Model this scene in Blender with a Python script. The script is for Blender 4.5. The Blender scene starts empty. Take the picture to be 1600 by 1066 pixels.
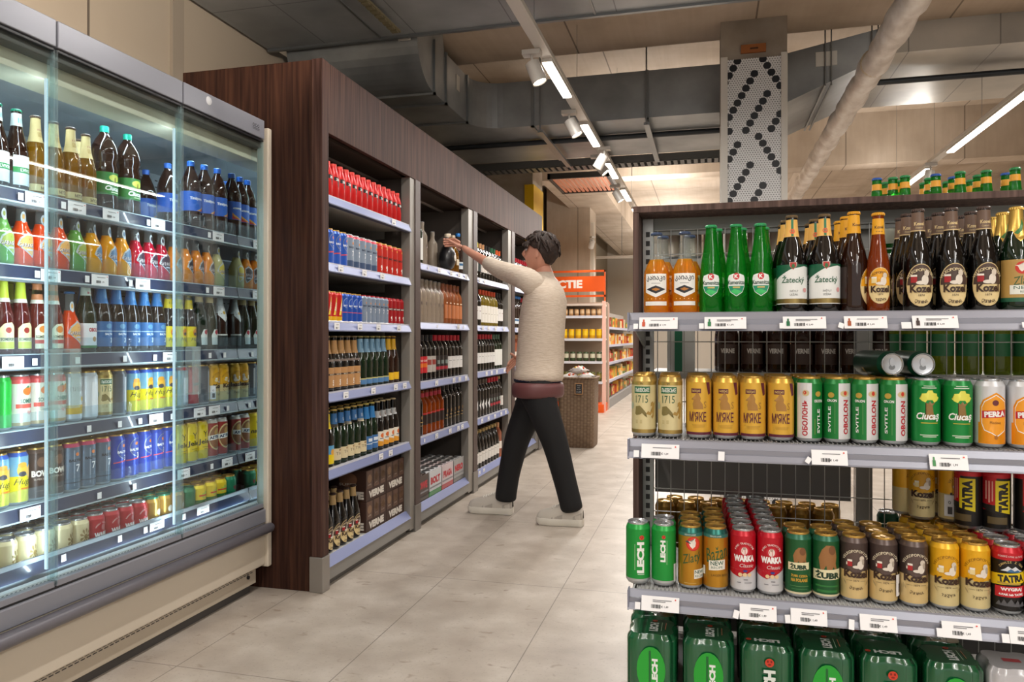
import bpy, bmesh, math, random
from mathutils import Vector, Matrix
random.seed(7)
C = bpy.context.scene.collection
SC = bpy.context.scene
PI = math.pi
R = math.radians

# ------------------------------------------------------------------ camera, world, exposure, area lights
YAW = R(14.66); F = 1181.0; EYE = 1.12
cs, sn = math.cos(YAW), math.sin(YAW)
cam = bpy.data.cameras.new('camera'); cam_o = bpy.data.objects.new('camera', cam); C.objects.link(cam_o)
cam_o.location = (0, 0, EYE); cam_o.rotation_euler = (PI/2, 0, YAW)
cam.sensor_width = 36.0; cam.lens = 36.0*F/1600; cam.shift_y = -6/1600; cam.clip_start = .05; cam.clip_end = 100
SC.camera = cam_o
SC.view_settings.view_transform = 'Standard'; SC.view_settings.look = 'None'
SC.view_settings.exposure = -0.1; SC.view_settings.gamma = 1; SC.view_settings.use_curve_mapping = False
cy = SC.cycles
cy.max_bounces = 7; cy.diffuse_bounces = 3; cy.glossy_bounces = 4; cy.transmission_bounces = 4; cy.transparent_max_bounces = 14
cy.caustics_reflective = False; cy.caustics_refractive = False; cy.sample_clamp_indirect = 4.0
W = bpy.data.worlds.new('world'); SC.world = W; W.use_nodes = True
W.node_tree.nodes['Background'].inputs[0].default_value = (1.0, .95, .9, 1)
W.node_tree.nodes['Background'].inputs[1].default_value = .8

def area(loc, rot, sx, sy, power, col=(1, .965, .915), spread=PI):
    l = bpy.data.lights.new('lamp_light', 'AREA'); l.shape = 'RECTANGLE'; l.size = sx; l.size_y = sy
    l.energy = power; l.color = col; l.spread = spread
    o = bpy.data.objects.new('lamp_light', l); C.objects.link(o); o.location = loc; o.rotation_euler = rot
    return o
TRACK_X, TRACK_Z = -.876, 2.65        # ceiling light track over the aisle
TRACK2_X = 1.92                       # the one over the next aisle
LED_Y = [-3.9, -2.7, -1.5, -.2, 1.1, 2.55, 4.12, 5.4, 6.66, 7.9, 9.1]
for y in LED_Y:
    area((TRACK_X, y+.3, TRACK_Z-.012), (0, 0, 0), .05, .62, 14)
    if y < 2 or y > 7: area((TRACK_X, y+.3, TRACK_Z+.055), (PI, 0, 0), .04, .62, 11 if y < 2 else 5)  # uplights added on top of the track to brighten ceiling and wall
LED2 = [(-4.6, 2.0), (-2.2, 2.0), (.3, 2.0), (2.7, 1.9), (5.0, 1.95), (7.6, 1.9)]
for y, l in LED2:
    area((TRACK2_X, y+l/2, TRACK_Z-.012), (0, 0, 0), .05, l, 34)
    if y < 2 or y > 7: area((TRACK2_X, y+l/2, TRACK_Z+.055), (PI, 0, 0), .04, l, 16)  # the second track gets added uplights too
for x in (-1.9, 4.9):                 # far-aisle track lamps; extra lamps and uplights added to brighten the dark background
    for y in (9.5, 12.5, 15.5, 18.5): area((x+1.2, y, 2.66), (0, 0, 0), .05, 2, 70); area((x+1.2, y, 2.72), (PI, 0, 0), .05, 2, 45)
area((2.2, -3.0, 3.1), (R(35), 0, 0), 1.5, 3.0, 60)

# ------------------------------------------------------------------ pixel -> place helpers (photo frame 1600 x 1066)
def ratio(px):
    u = (px-800)/F
    return (u*cs-sn)/(cs+u*sn)
def wx(px, Y): return ratio(px)*Y          # x of a thing seen at px standing at depth Y
def wy(px, X): return X/ratio(px)          # y of a thing seen at px standing on the plane x = X

# ------------------------------------------------------------------ materials
def lin(h):
    h = h.lstrip('#'); out = []
    for i in (0, 2, 4):
        c = int(h[i:i+2], 16)/255
        out.append(c/12.92 if c <= .04045 else ((c+.055)/1.055)**2.4)
    return (*out, 1)
_m = {}
def P(col, rough=.5, metal=0.0, coat=0.0, emit=0.0, spec=.5):
    k = (col, rough, metal, coat, emit, spec)
    if k in _m: return _m[k]
    m = bpy.data.materials.new('paint_'+col.strip('#')); m.use_nodes = True
    b = m.node_tree.nodes['Principled BSDF']
    b.inputs['Base Color'].default_value = lin(col); b.inputs['Roughness'].default_value = rough
    b.inputs['Metallic'].default_value = metal; b.inputs['Coat Weight'].default_value = coat
    b.inputs['Specular IOR Level'].default_value = spec
    if emit:
        b.inputs['Emission Color'].default_value = lin(col); b.inputs['Emission Strength'].default_value = emit
    _m[k] = m
    return m
def G(col, solid=.5, rough=.04, tcol=None):
    """tinted glass with what it holds: part see-through, part coloured body, glossy skin"""
    k = ('G', col, solid, rough, tcol)
    if k in _m: return _m[k]
    m = bpy.data.materials.new('glass_'+col.strip('#')); m.use_nodes = True; nt = m.node_tree; n = nt.nodes
    b = n['Principled BSDF']; b.inputs['Base Color'].default_value = lin(col); b.inputs['Roughness'].default_value = rough
    b.inputs['Coat Weight'].default_value = .5; b.inputs['Coat Roughness'].default_value = .03
    t = n.new('ShaderNodeBsdfTransparent'); t.inputs[0].default_value = lin(tcol or col)
    x = n.new('ShaderNodeMixShader'); x.inputs[0].default_value = solid
    nt.links.new(t.outputs[0], x.inputs[1]); nt.links.new(b.outputs[0], x.inputs[2])
    nt.links.new(x.outputs[0], n['Material Output'].inputs[0])
    _m[k] = m
    return m
def clear_glass(name, tint=(.93, .97, .97, 1), gloss=.9):
    if name in _m: return _m[name]
    m = bpy.data.materials.new(name); m.use_nodes = True; nt = m.node_tree; n = nt.nodes
    n.remove(n['Principled BSDF'])
    t = n.new('ShaderNodeBsdfTransparent'); t.inputs[0].default_value = tint
    g = n.new('ShaderNodeBsdfGlossy'); g.inputs['Roughness'].default_value = .01
    fr = n.new('ShaderNodeFresnel'); ge = n.new('ShaderNodeNewGeometry'); ir = n.new('ShaderNodeMapRange')
    ir.inputs[3].default_value = 1.5; ir.inputs[4].default_value = 1/1.5      # same reflectance on both faces of the pane
    nt.links.new(ge.outputs['Backfacing'], ir.inputs[0]); nt.links.new(ir.outputs[0], fr.inputs[0])
    mu = n.new('ShaderNodeMath'); mu.operation = 'MULTIPLY'; mu.inputs[1].default_value = gloss
    x = n.new('ShaderNodeMixShader')
    nt.links.new(fr.outputs[0], mu.inputs[0]); nt.links.new(mu.outputs[0], x.inputs[0])
    nt.links.new(t.outputs[0], x.inputs[1]); nt.links.new(g.outputs[0], x.inputs[2])
    nt.links.new(x.outputs[0], n['Material Output'].inputs[0])
    _m[name] = m
    return m
def noise_mat(name, cols, scale=(1, 1, 1), nscale=6, rough=.5, metal=0, detail=6, bump=0, extra=None, stops=None, dist=0.0):
    m = bpy.data.materials.new(name); m.use_nodes = True; nt = m.node_tree; n = nt.nodes; L = nt.links
    b = n['Principled BSDF']; b.inputs['Roughness'].default_value = rough; b.inputs['Metallic'].default_value = metal
    tc = n.new('ShaderNodeTexCoord'); mp = n.new('ShaderNodeMapping'); mp.inputs['Scale'].default_value = scale
    L.new(tc.outputs['Object'], mp.inputs[0])
    no = n.new('ShaderNodeTexNoise'); no.inputs['Scale'].default_value = nscale; no.inputs['Detail'].default_value = detail
    no.inputs['Distortion'].default_value = dist
    L.new(mp.outputs[0], no.inputs[0])
    cr = n.new('ShaderNodeValToRGB'); el = cr.color_ramp.elements
    stops = stops or [.3+.4*i/(len(cols)-1) for i in range(len(cols))]
    el[0].position = stops[0]; el[0].color = lin(cols[0]); el[1].position = stops[-1]; el[1].color = lin(cols[-1])
    for s, c in list(zip(stops, cols))[1:-1]:
        e = el.new(s); e.color = lin(c)
    L.new(no.outputs[0], cr.inputs[0])
    out = cr.outputs[0]
    if extra: out = extra(nt, tc, out)
    L.new(out, b.inputs['Base Color'])
    if bump:
        bp = n.new('ShaderNodeBump'); bp.inputs['Strength'].default_value = bump; bp.inputs['Distance'].default_value = .01
        L.new(no.outputs[0], bp.inputs['Height']); L.new(bp.outputs[0], b.inputs['Normal'])
    return m
def mixcol(nt, fac, a, b, mode='MIX'):
    x = nt.nodes.new('ShaderNodeMix'); x.data_type = 'RGBA'; x.blend_type = mode
    for s, v in ((x.inputs[0], fac), (x.inputs[6], a), (x.inputs[7], b)):
        if hasattr(v, 'is_output') or isinstance(v, bpy.types.NodeSocket): nt.links.new(v, s)
        else: s.default_value = v
    return x.outputs[2]
def math_n(nt, op, a, b=None, c=None):
    x = nt.nodes.new('ShaderNodeMath'); x.operation = op
    for i, v in enumerate((a, b, c)):
        if v is None: continue
        if isinstance(v, bpy.types.NodeSocket): nt.links.new(v, x.inputs[i])
        else: x.inputs[i].default_value = v
    return x.outputs[0]
def joints(px, py, ox=0, oy=0, w=.004, col='6a6058', axes='XY', amount=1.0):
    """thin joint lines of slabs px by py"""
    def f(nt, tc, base):
        sp = nt.nodes.new('ShaderNodeSeparateXYZ'); nt.links.new(tc.outputs['Object'], sp.inputs[0])
        fac = None
        for ax, p, o in ((axes[0], px, ox), (axes[1], py, oy)):
            if not p: continue
            d = math_n(nt, 'ADD', sp.outputs[ax], -o); d = math_n(nt, 'DIVIDE', d, p); d = math_n(nt, 'FRACT', d)
            d = math_n(nt, 'MINIMUM', d, math_n(nt, 'SUBTRACT', 1.0, d)); d = math_n(nt, 'LESS_THAN', d, w/p/2)
            fac = d if fac is None else math_n(nt, 'MAXIMUM', fac, d)
        return mixcol(nt, math_n(nt, 'MULTIPLY', fac, amount), base, lin(col))
    return f

# ------------------------------------------------------------------ mesh builder
class MB:
    def __init__(s): s.v = []; s.f = []; s.m = []; s.s = []; s.mats = []
    def mi(s, m):
        if m not in s.mats: s.mats.append(m)
        return s.mats.index(m)
    def add(s, vs, fs, m, smooth=False):
        o = len(s.v); k = s.mi(m)
        s.v += [tuple(v) for v in vs]
        for f in fs: s.f.append([i+o for i in f]); s.m.append(k); s.s.append(smooth)
        return s
    def box(s, x0, y0, z0, x1, y1, z1, m):
        x0, x1 = sorted((x0, x1)); y0, y1 = sorted((y0, y1)); z0, z1 = sorted((z0, z1))
        vs = [(x, y, z) for x in (x0, x1) for y in (y0, y1) for z in (z0, z1)]
        return s.add(vs, [(0, 1, 3, 2), (4, 6, 7, 5), (0, 4, 5, 1), (2, 3, 7, 6), (0, 2, 6, 4), (1, 5, 7, 3)], m)
    def cyl(s, p0, p1, r0, m, r1=None, n=16, caps=True):
        p0, p1 = Vector(p0), Vector(p1); r1 = r0 if r1 is None else r1
        q = (p1-p0).to_track_quat('Z', 'Y').to_matrix()
        ring = lambda p, r: [p+q@Vector((r*math.cos(2*PI*i/n), r*math.sin(2*PI*i/n), 0)) for i in range(n)]
        a, b = ring(p0, r0), ring(p1, r1)
        s.add(a+b, [(i, (i+1) % n, n+(i+1) % n, n+i) for i in range(n)], m, True)
        if caps:
            s.add(a, [tuple(reversed(range(n)))], m); s.add(b, [tuple(range(n))], m)
        return s
    def tube(s, pts, r, m, n=8, closed=False):
        pts = [Vector(p) for p in pts]; N = len(pts); vs = []
        for i, p in enumerate(pts):
            d = (pts[min(i+1, N-1)]-pts[max(i-1, 0)]).normalized()
            q = d.to_track_quat('Z', 'Y').to_matrix()
            rr = r[i] if isinstance(r, (list, tuple)) else r
            vs += [p+q@Vector((rr*math.cos(2*PI*j/n), rr*math.sin(2*PI*j/n), 0)) for j in range(n)]
        fs = [(i*n+j, i*n+(j+1) % n, (i+1)*n+(j+1) % n, (i+1)*n+j) for i in range(N-1) for j in range(n)]
        s.add(vs, fs, m, True); s.add(vs[:n], [tuple(reversed(range(n)))], m); s.add(vs[-n:], [tuple(range(n))], m)
        return s
    def lathe(s, segs, mats, n=24, x=0, y=0, z=0, k=.001):
        """segs: polylines [(r, z), ...] in mm, each smooth in itself; one material per polyline"""
        if not isinstance(mats, (list, tuple)): mats = [mats]*len(segs)
        for seg, m in zip(segs, mats):
            vs = []; fs = []; rings = []
            for r, h in seg:
                if r < 1e-6: vs.append((x, y, z+h*k)); rings.append([len(vs)-1]*n)
                else:
                    o = len(vs); rings.append(list(range(o, o+n)))
                    vs += [(x+r*k*math.cos(2*PI*i/n), y+r*k*math.sin(2*PI*i/n), z+h*k) for i in range(n)]
            for a, b in zip(rings, rings[1:]):
                for i in range(n):
                    f = [a[i], a[(i+1) % n], b[(i+1) % n], b[i]]
                    f = [q for j, q in enumerate(f) if q not in f[:j]]
                    if len(f) > 2: fs.append(f)
            s.add(vs, fs, m, True)
        return s
    def prism(s, poly, axis, a, b, m, smooth=False):
        """poly in the plane across axis (X: (y,z)  Y: (x,z)  Z: (x,y)), extruded a..b"""
        n = len(poly)
        P3 = {'X': lambda p, t: (t, p[0], p[1]), 'Y': lambda p, t: (p[0], t, p[1]), 'Z': lambda p, t: (p[0], p[1], t)}[axis]
        A = [P3(p, a) for p in poly]; B = [P3(p, b) for p in poly]
        s.add(A+B, [(i, (i+1) % n, n+(i+1) % n, n+i) for i in range(n)], m, smooth)
        s.add(A, [tuple(reversed(range(n)))], m); s.add(B, [tuple(range(n))], m)
        return s
    def mesh(s, name, fix=True):
        me = bpy.data.meshes.new(name); me.from_pydata(s.v, [], s.f)
        for m in s.mats: me.materials.append(m)
        me.polygons.foreach_set('material_index', s.m); me.polygons.foreach_set('use_smooth', s.s)
        if fix:
            bm = bmesh.new(); bm.from_mesh(me); bmesh.ops.recalc_face_normals(bm, faces=bm.faces); bm.to_mesh(me); bm.free()
        me.update()
        return me
    def obj(s, name, parent=None, bevel=0, loc=None, fix=True, **kw):
        o = bpy.data.objects.new(name, s.mesh(name, fix)); C.objects.link(o)
        if parent: o.parent = parent
        if loc: o.location = loc
        if bevel:
            md = o.modifiers.new('bevel', 'BEVEL'); md.width = bevel; md.segments = 2; md.limit_method = 'ANGLE'; md.angle_limit = R(50)
        for k, v in kw.items(): o[k] = v
        return o
def tag(o, label, cat, group=None):
    o['label'] = label; o['category'] = cat
    if group: o['group'] = group
    return o
def empty(name, loc, label, cat, group=None, rz=0):
    o = bpy.data.objects.new(name, None); C.objects.link(o); o.location = loc; o.rotation_euler = (0, 0, rz)
    o.empty_display_size = .05
    return tag(o, label, cat, group)
def struct(o): o['kind'] = 'structure'; return o

# ------------------------------------------------------------------ artwork wrapped on a round or flat surface
_tx = {}
def text_mesh(s, bold=0.0, shear=0.0):
    k = (s, bold, shear)
    if k not in _tx:
        cu = bpy.data.curves.new('lettering', 'FONT'); cu.body = s; cu.offset = bold; cu.shear = shear
        cu.resolution_u = 2; cu.fill_mode = 'FRONT'
        o = bpy.data.objects.new('lettering', cu); C.objects.link(o)
        dg = bpy.context.evaluated_depsgraph_get()
        me = bpy.data.meshes.new_from_object(o.evaluated_get(dg))
        bpy.data.objects.remove(o); vs = [v.co.to_2d() for v in me.vertices]
        fs = [list(p.vertices) for p in me.polygons]
        bpy.data.meshes.remove(me)
        if not vs: vs = [Vector((0, 0)), Vector((1, 0)), Vector((0, 1))]; fs = []
        x0 = min(v.x for v in vs); x1 = max(v.x for v in vs); y0 = min(v.y for v in vs); y1 = max(v.y for v in vs)
        _tx[k] = ([((v.x-x0), (v.y-y0)) for v in vs], fs, x1-x0, y1-y0)
    return _tx[k]
def ell(cu, cv, ru, rv, n=22, a0=0, a1=2*PI): return [(cu+ru*math.cos(a0+(a1-a0)*i/n), cv+rv*math.sin(a0+(a1-a0)*i/n)) for i in range(n if a1-a0 > 6 else n+1)]
def shapes(items):
    """-> list of (verts2d, faces, colour)"""
    out = []
    for it in items:
        t = it[0]
        if t == 'r': out.append(([(it[1], it[2]), (it[3], it[2]), (it[3], it[4]), (it[1], it[4])], [(0, 1, 2, 3)], it[5]))
        elif t == 'e': p = ell(*it[1:5]); out.append((p, [tuple(range(len(p)))], it[5]))
        elif t == 'p': out.append((list(it[1]), [tuple(range(len(it[1])))], it[2]))
        elif t == 't':
            _, s, cu, cv, h, col = it[:6]; o = it[6] if len(it) > 6 else {}
            vs, fs, w, hh = text_mesh(s, o.get('b', .0), o.get('sh', 0))
            if w <= 0 or hh <= 0: continue
            ky = h/hh; kx = o['w']/w if 'w' in o else ky
            a = R(o.get('rot', 0)); ca, sa = math.cos(a), math.sin(a); p = []
            for x, y in vs:
                x = (x-w/2)*kx; y = (y-hh/2)*ky; p.append((cu+x*ca-y*sa, cv+x*sa+y*ca))
            out.append((p, fs, col))
        elif t == 'a':      # letters on an arc
            _, s, cu, cv, rad, h, col, d0, d1 = it
            for i, ch in enumerate(s):
                a = R(d0+(d1-d0)*i/max(1, len(s)-1)); vs, fs, w, hh = text_mesh(ch, .015)
                ky = h/.7; r_ = a-PI/2; ca, sa = math.cos(r_), math.sin(r_)
                p = [(cu+rad*math.cos(a)+((x-w/2)*ky)*ca-((y-hh/2)*ky)*sa, cv+rad*math.sin(a)+((x-w/2)*ky)*sa+((y-hh/2)*ky)*ca) for x, y in vs]
                out.append((p, fs, col))
    return out
def ink(col):
    if not isinstance(col, str): return col
    if col.startswith('m'): return P(col[1:], .3, .7)
    if col.startswith('g'): return P(col[1:], .22, .25)
    return P(col, .45)
def wrap(items, rf, name, step=6.0, vstep=0, back=0.0, rough=None):
    """wrap flat artwork (mm, u to the viewer's right, v up) on the surface of revolution r = rf(v) mm; rf None: flat"""
    mb = MB(); lay = .18
    for vs, fs, col in shapes(items):
        bm = bmesh.new(); bv = [bm.verts.new((x, y, 0)) for x, y in vs]
        for f in fs:
            try: bm.faces.new([bv[i] for i in f])
            except ValueError: pass
        if rf:
            xs = [v[0] for v in vs]; ys = [v[1] for v in vs]
            if len(fs) == 1 and len(fs[0]) > 4: bmesh.ops.triangulate(bm, faces=bm.faces[:])
            c = math.ceil(min(xs)/step)*step
            while c < max(xs):
                if c > min(xs)+.01: bmesh.ops.bisect_plane(bm, geom=bm.verts[:]+bm.edges[:]+bm.faces[:], plane_co=(c, 0, 0), plane_no=(1, 0, 0))
                c += step
            if vstep:
                c = math.ceil(min(ys)/vstep)*vstep
                while c < max(ys):
                    if c > min(ys)+.01: bmesh.ops.bisect_plane(bm, geom=bm.verts[:]+bm.edges[:]+bm.faces[:], plane_co=(0, c, 0), plane_no=(0, 1, 0))
                    c += vstep
        bm.verts.index_update(); o = []
        for v in bm.verts:
            if rf:
                r = rf(v.co.y); a = v.co.x/r; r += lay; o.append((r*math.sin(a)*.001, -r*math.cos(a)*.001, v.co.y*.001))
            else: o.append((v.co.x*.001, -(back+lay)*.001, v.co.y*.001))
        mb.add(o, [[v.index for v in f.verts] for f in bm.faces], ink(col), bool(rf)); bm.free()
        lay += .10 if rf else .12
    return mb
def mkmesh(mb, name): return mb.mesh(name, fix=False)
# ------------------------------------------------------------------ setting: floor, ceiling, walls
def floor_extra(nt, tc, base):
    n = nt.nodes; L = nt.links
    mp = n.new('ShaderNodeMapping'); mp.inputs['Scale'].default_value = (1, 1.6, 1); L.new(tc.outputs['Object'], mp.inputs[0])
    no = n.new('ShaderNodeTexNoise'); no.inputs['Scale'].default_value = 13; no.inputs['Detail'].default_value = 3; no.inputs['Distortion'].default_value = .6; L.new(mp.outputs[0], no.inputs[0])
    f = n.new('ShaderNodeMapRange'); f.inputs[1].default_value = .64; f.inputs[2].default_value = .74; L.new(no.outputs[0], f.inputs[0])
    base = mixcol(nt, math_n(nt, 'MULTIPLY', f.outputs[0], .65), base, lin('84705e'))
    n2 = n.new('ShaderNodeTexNoise'); n2.inputs['Scale'].default_value = 95; n2.inputs['Detail'].default_value = 2; L.new(tc.outputs['Object'], n2.inputs[0])
    f2 = n.new('ShaderNodeMapRange'); f2.inputs[1].default_value = .6; f2.inputs[2].default_value = .72; L.new(n2.outputs[0], f2.inputs[0])
    base = mixcol(nt, math_n(nt, 'MULTIPLY', f2.outputs[0], .5), base, lin('94887c'))
    return joints(.5595, 1.12, -.636, 3.32, .004, '6f655b', 'XY', .8)(nt, tc, base)
FLOOR = noise_mat('stone_floor', ['a79b8f', 'b5aa9e', 'c5bbb0'], nscale=5.5, rough=.40, detail=12, extra=floor_extra)
def board_extra(nt, tc, base):
    n = nt.nodes; L = nt.links
    mp = n.new('ShaderNodeMapping'); mp.inputs['Scale'].default_value = (9, .35, 1); L.new(tc.outputs['Object'], mp.inputs[0])
    no = n.new('ShaderNodeTexNoise'); no.inputs['Scale'].default_value = 2.5; no.inputs['Detail'].default_value = 5; L.new(mp.outputs[0], no.inputs[0])
    base = mixcol(nt, math_n(nt, 'MULTIPLY', no.outputs[0], .55), base, lin('9d8a76'))
    return joints(1.25, 1.9, .3, .4, .012, '4c4036', 'XY', .7)(nt, tc, base)
CONC = noise_mat('board_formed_concrete', ['ab9a87', 'bcab98', 'c9b9a8'], nscale=2.2, rough=.8, bump=.15, extra=board_extra)
CONC2 = noise_mat('smooth_concrete', ['8d8377', '9c9286', 'aaa094'], nscale=4, rough=.8, bump=.2)
CREAM = noise_mat('cream_wall_panel', ['b9aa97', 'bfb19e'], nscale=.7, rough=.6)
WALL = P('b8ab9a', .7)
mb = MB().box(-3.2, -5, -.1, 9, 26, 0, FLOOR); struct(mb.obj('floor'))
struct(MB().box(-3.2, -5, 3.75, 9, 26, 3.9, CONC).obj('ceiling'))
# cross beam, and the long beam over the far end of the aisle
struct(MB().box(-2.8, 4.45, 3.25, 9, 5.62, 3.75, CONC).obj('trim_1'))
struct(MB().box(-2.35, 7.6, 3.35, -1.55, 26, 3.75, CONC).obj('trim_2'))
struct(MB().box(-2.8, 9.6, 3.15, 9, 9.9, 3.75, CONC).obj('trim_3'))
struct(MB().box(1.3, 9.9, 3.3, 2.1, 26, 3.75, CONC).obj('trim_4'))
struct(MB().box(4.6, 9.9, 3.3, 5.4, 26, 3.75, CONC).obj('trim_5'))
# left wall behind the cabinets: cream panels up to 3.05 m
lw = MB().box(-3.0, -5, 0, -2.82, 4.71, 3.05, CREAM)
for y in (1.25, 2.36, 3.48): lw.box(-2.822, y, 0, -2.80, y+.09, 3.05, P('a89b8b', .6))
for y in (1.8, 2.92, ): lw.box(-2.823, y, 0, -2.817, y+.012, 3.05, P('6b6055', .6))
lw.box(-3.0, 4.71, 0, -2.82, 26, 3.75, P('a0937f', .8))
struct(lw.obj('wall_left'))
struct(MB().box(-3.2, 21.5, 0, 9, 21.7, 3.75, P('d2c8ba', .7)).obj('wall_back'))
struct(MB().box(8.8, -5, 0, 9, 26, 3.75, WALL).obj('wall_right'))
# concrete columns
struct(MB().box(-2.75, 12.9, 0, -1.99, 13.6, 3.75, CONC).box(-1.99, 12.95, 0, -1.93, 13.0, 3.1, P('cfc8bc', .5)).obj('pillar_1'))
struct(MB().box(-2.8, 8.3, 0, -1.93, 8.8, 3.75, CONC2).obj('pillar_2'))
tag(MB().box(-2.02, 8.28, 1.9, -1.915, 8.79, 2.84, P('e0b400', .5)).obj('wall_sign_panel'), 'bright yellow sign panel on the pillar above the far end of the wood shelving', 'sign')
# the tiled column behind the gondola
COLY = 5.3
cx0, cx1 = wx(1126, COLY), wx(1230, COLY)
col = MB().box(cx0, COLY, 0, cx1, COLY+.5, 3.75, CONC2)
struct(col.obj('pillar_3'))
def mosaic(ox):
    """white mosaic of small hexagons with black dots running in diagonals"""
    m = bpy.data.materials.new('dotted_mosaic'); m.use_nodes = True; nt = m.node_tree; n = nt.nodes; L = nt.links
    b = n['Principled BSDF']; b.inputs['Roughness'].default_value = .3
    tc = n.new('ShaderNodeTexCoord'); sp = n.new('ShaderNodeSeparateXYZ'); L.new(tc.outputs['Object'], sp.inputs[0])
    X = math_n(nt, 'ADD', sp.outputs[0], -ox); Z = sp.outputs[2]
    def dots(pitch, rad, offx=0.0):
        gx = math_n(nt, 'DIVIDE', X, pitch); gz = math_n(nt, 'DIVIDE', Z, pitch*.866)
        row = math_n(nt, 'FLOOR', gz); odd = math_n(nt, 'MODULO', row, 2.0)
        gx = math_n(nt, 'ADD', gx, math_n(nt, 'MULTIPLY', odd, .5))
        fx = math_n(nt, 'ADD', math_n(nt, 'FRACT', gx), -.5); fz = math_n(nt, 'MULTIPLY', math_n(nt, 'ADD', math_n(nt, 'FRACT', gz), -.5), .866)
        d = math_n(nt, 'SQRT', math_n(nt, 'ADD', math_n(nt, 'MULTIPLY', fx, fx), math_n(nt, 'MULTIPLY', fz, fz)))
        return math_n(nt, 'LESS_THAN', d, rad), math_n(nt, 'FLOOR', gx), row, odd
    small, _, _, _ = dots(.0165, .22)
    big, ix, row, odd = dots(.054, .46)
    # diagonal chains: position along x measured in half cells
    hx = math_n(nt, 'SUBTRACT', math_n(nt, 'MULTIPLY', ix, 2.0), odd)
    blk = math_n(nt, 'FLOOR', math_n(nt, 'DIVIDE', math_n(nt, 'ADD', row, 3.0), 14.0))
    blx = math_n(nt, 'FLOOR', math_n(nt, 'DIVIDE', math_n(nt, 'ADD', hx, row), 14.0))
    up = math_n(nt, 'MODULO', math_n(nt, 'ABSOLUTE', math_n(nt, 'ADD', blk, blx)), 2.0)
    sgn = math_n(nt, 'SUBTRACT', math_n(nt, 'MULTIPLY', up, 2.0), 1.0)
    k = math_n(nt, 'ADD', hx, math_n(nt, 'MULTIPLY', row, sgn))
    on = math_n(nt, 'LESS_THAN', math_n(nt, 'ABSOLUTE', math_n(nt, 'MODULO', math_n(nt, 'ADD', k, 600.0), 6.0)), 1.0)
    bg = math_n(nt, 'MULTIPLY', big, on)
    c = mixcol(nt, small, lin('d9d9da'), lin('55565a')); c = mixcol(nt, bg, c, lin('1a1c22'))
    L.new(c, b.inputs['Base Color'])
    return m
TZ = 2.98
cl = MB().box(cx0+.0, COLY-.03, 0, cx0+.045, COLY-.003, TZ+.02, P('cfcac2', .4)).box(cx1-.04, COLY-.03, 0, cx1, COLY-.003, TZ+.02, P('cfcac2', .4))
cl.box(cx0+.045, COLY-.022, 0, cx1-.04, COLY-.003, TZ, mosaic(cx0))
tag(cl.obj('tile_cladding'), 'white mosaic cladding with black dots in diagonals on the column behind the gondola', 'tiles')
tag(MB().box(cx0+.13, COLY-.02, 3.02, cx0+.29, COLY-.001, 3.075, P('9a5c2c', .6)).box(cx0+.19, COLY-.024, 3.042, cx0+.24, COLY-.019, 3.05, P('3a2415', .6)).obj('wood_plaque'), 'small brown plaque on bare concrete above the dotted tiles', 'plaque')

# ------------------------------------------------------------------ ducts, trays and pipes under the ceiling
def duct_extra(nt, tc, base): return joints(.62, 1.15, .1, .35, .007, '3c3c3e', 'XY', .55)(nt, tc, base)
GALV = noise_mat('galvanised_sheet', ['7f8387', '989ca0', 'b0b4b8'], scale=(1, 1, 1), nscale=1.6, rough=.42, metal=.35, extra=duct_extra)
GALV2 = noise_mat('galvanised_duct', ['787b7d', '919597', 'a8acae'], nscale=2.2, rough=.40, metal=.45)
FLNG = P('8e9294', .35, .8)
a = empty('air_duct', (0, 0, 0), 'huge flat galvanised sheet duct spanning under the ceiling nearest the viewer', 'duct')
MB().box(-2.795, 2.7, 3.0, 1.02, 4.4, 3.25, GALV).obj('duct_body', a, .004)
d = MB()
for x in (-2.0, -.65, .4): d.box(x, 2.7, 2.992, x+.012, 4.4, 3.0, FLNG)
for y in (3.3, 4.37): d.box(-2.795, y, 2.985, 1.02, y+.025, 3.0, FLNG)
d.obj('flange', a)
t = MB(); 
for i in range(40): t.box(-1.83, 2.0+i*.055, 2.93, -1.79, 2.0+i*.055+.035, 2.94, P('8d8468', .5, .3))
t.box(-1.835, 2.0, 2.94, -1.785, 4.2, 2.952, P('8d8468', .5, .3)).obj('perforated_strip', a)
# second duct: comes down out of the first, runs along the aisle, bends across it
b_ = empty('air_duct', (0, 0, 0), 'rectangular galvanised duct dropping, then bending across the aisle behind the light track', 'duct')
arc = [(4.44+.3*(1-math.cos(t*PI/2/10)), 3.05-.3*math.sin(t*PI/2/10)) for t in range(11)]
poly = [(4.44, 3.25)]+arc+[(4.95, 2.75), (4.95, 3.10), (4.9, 3.25)]
MB().prism(poly, 'X', -2.7, -1.78, GALV2).obj('elbow', b_)
MB().box(-2.7, 4.95, 2.75, -1.78, 5.46, 3.10, GALV2).obj('duct_body', b_)
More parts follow.
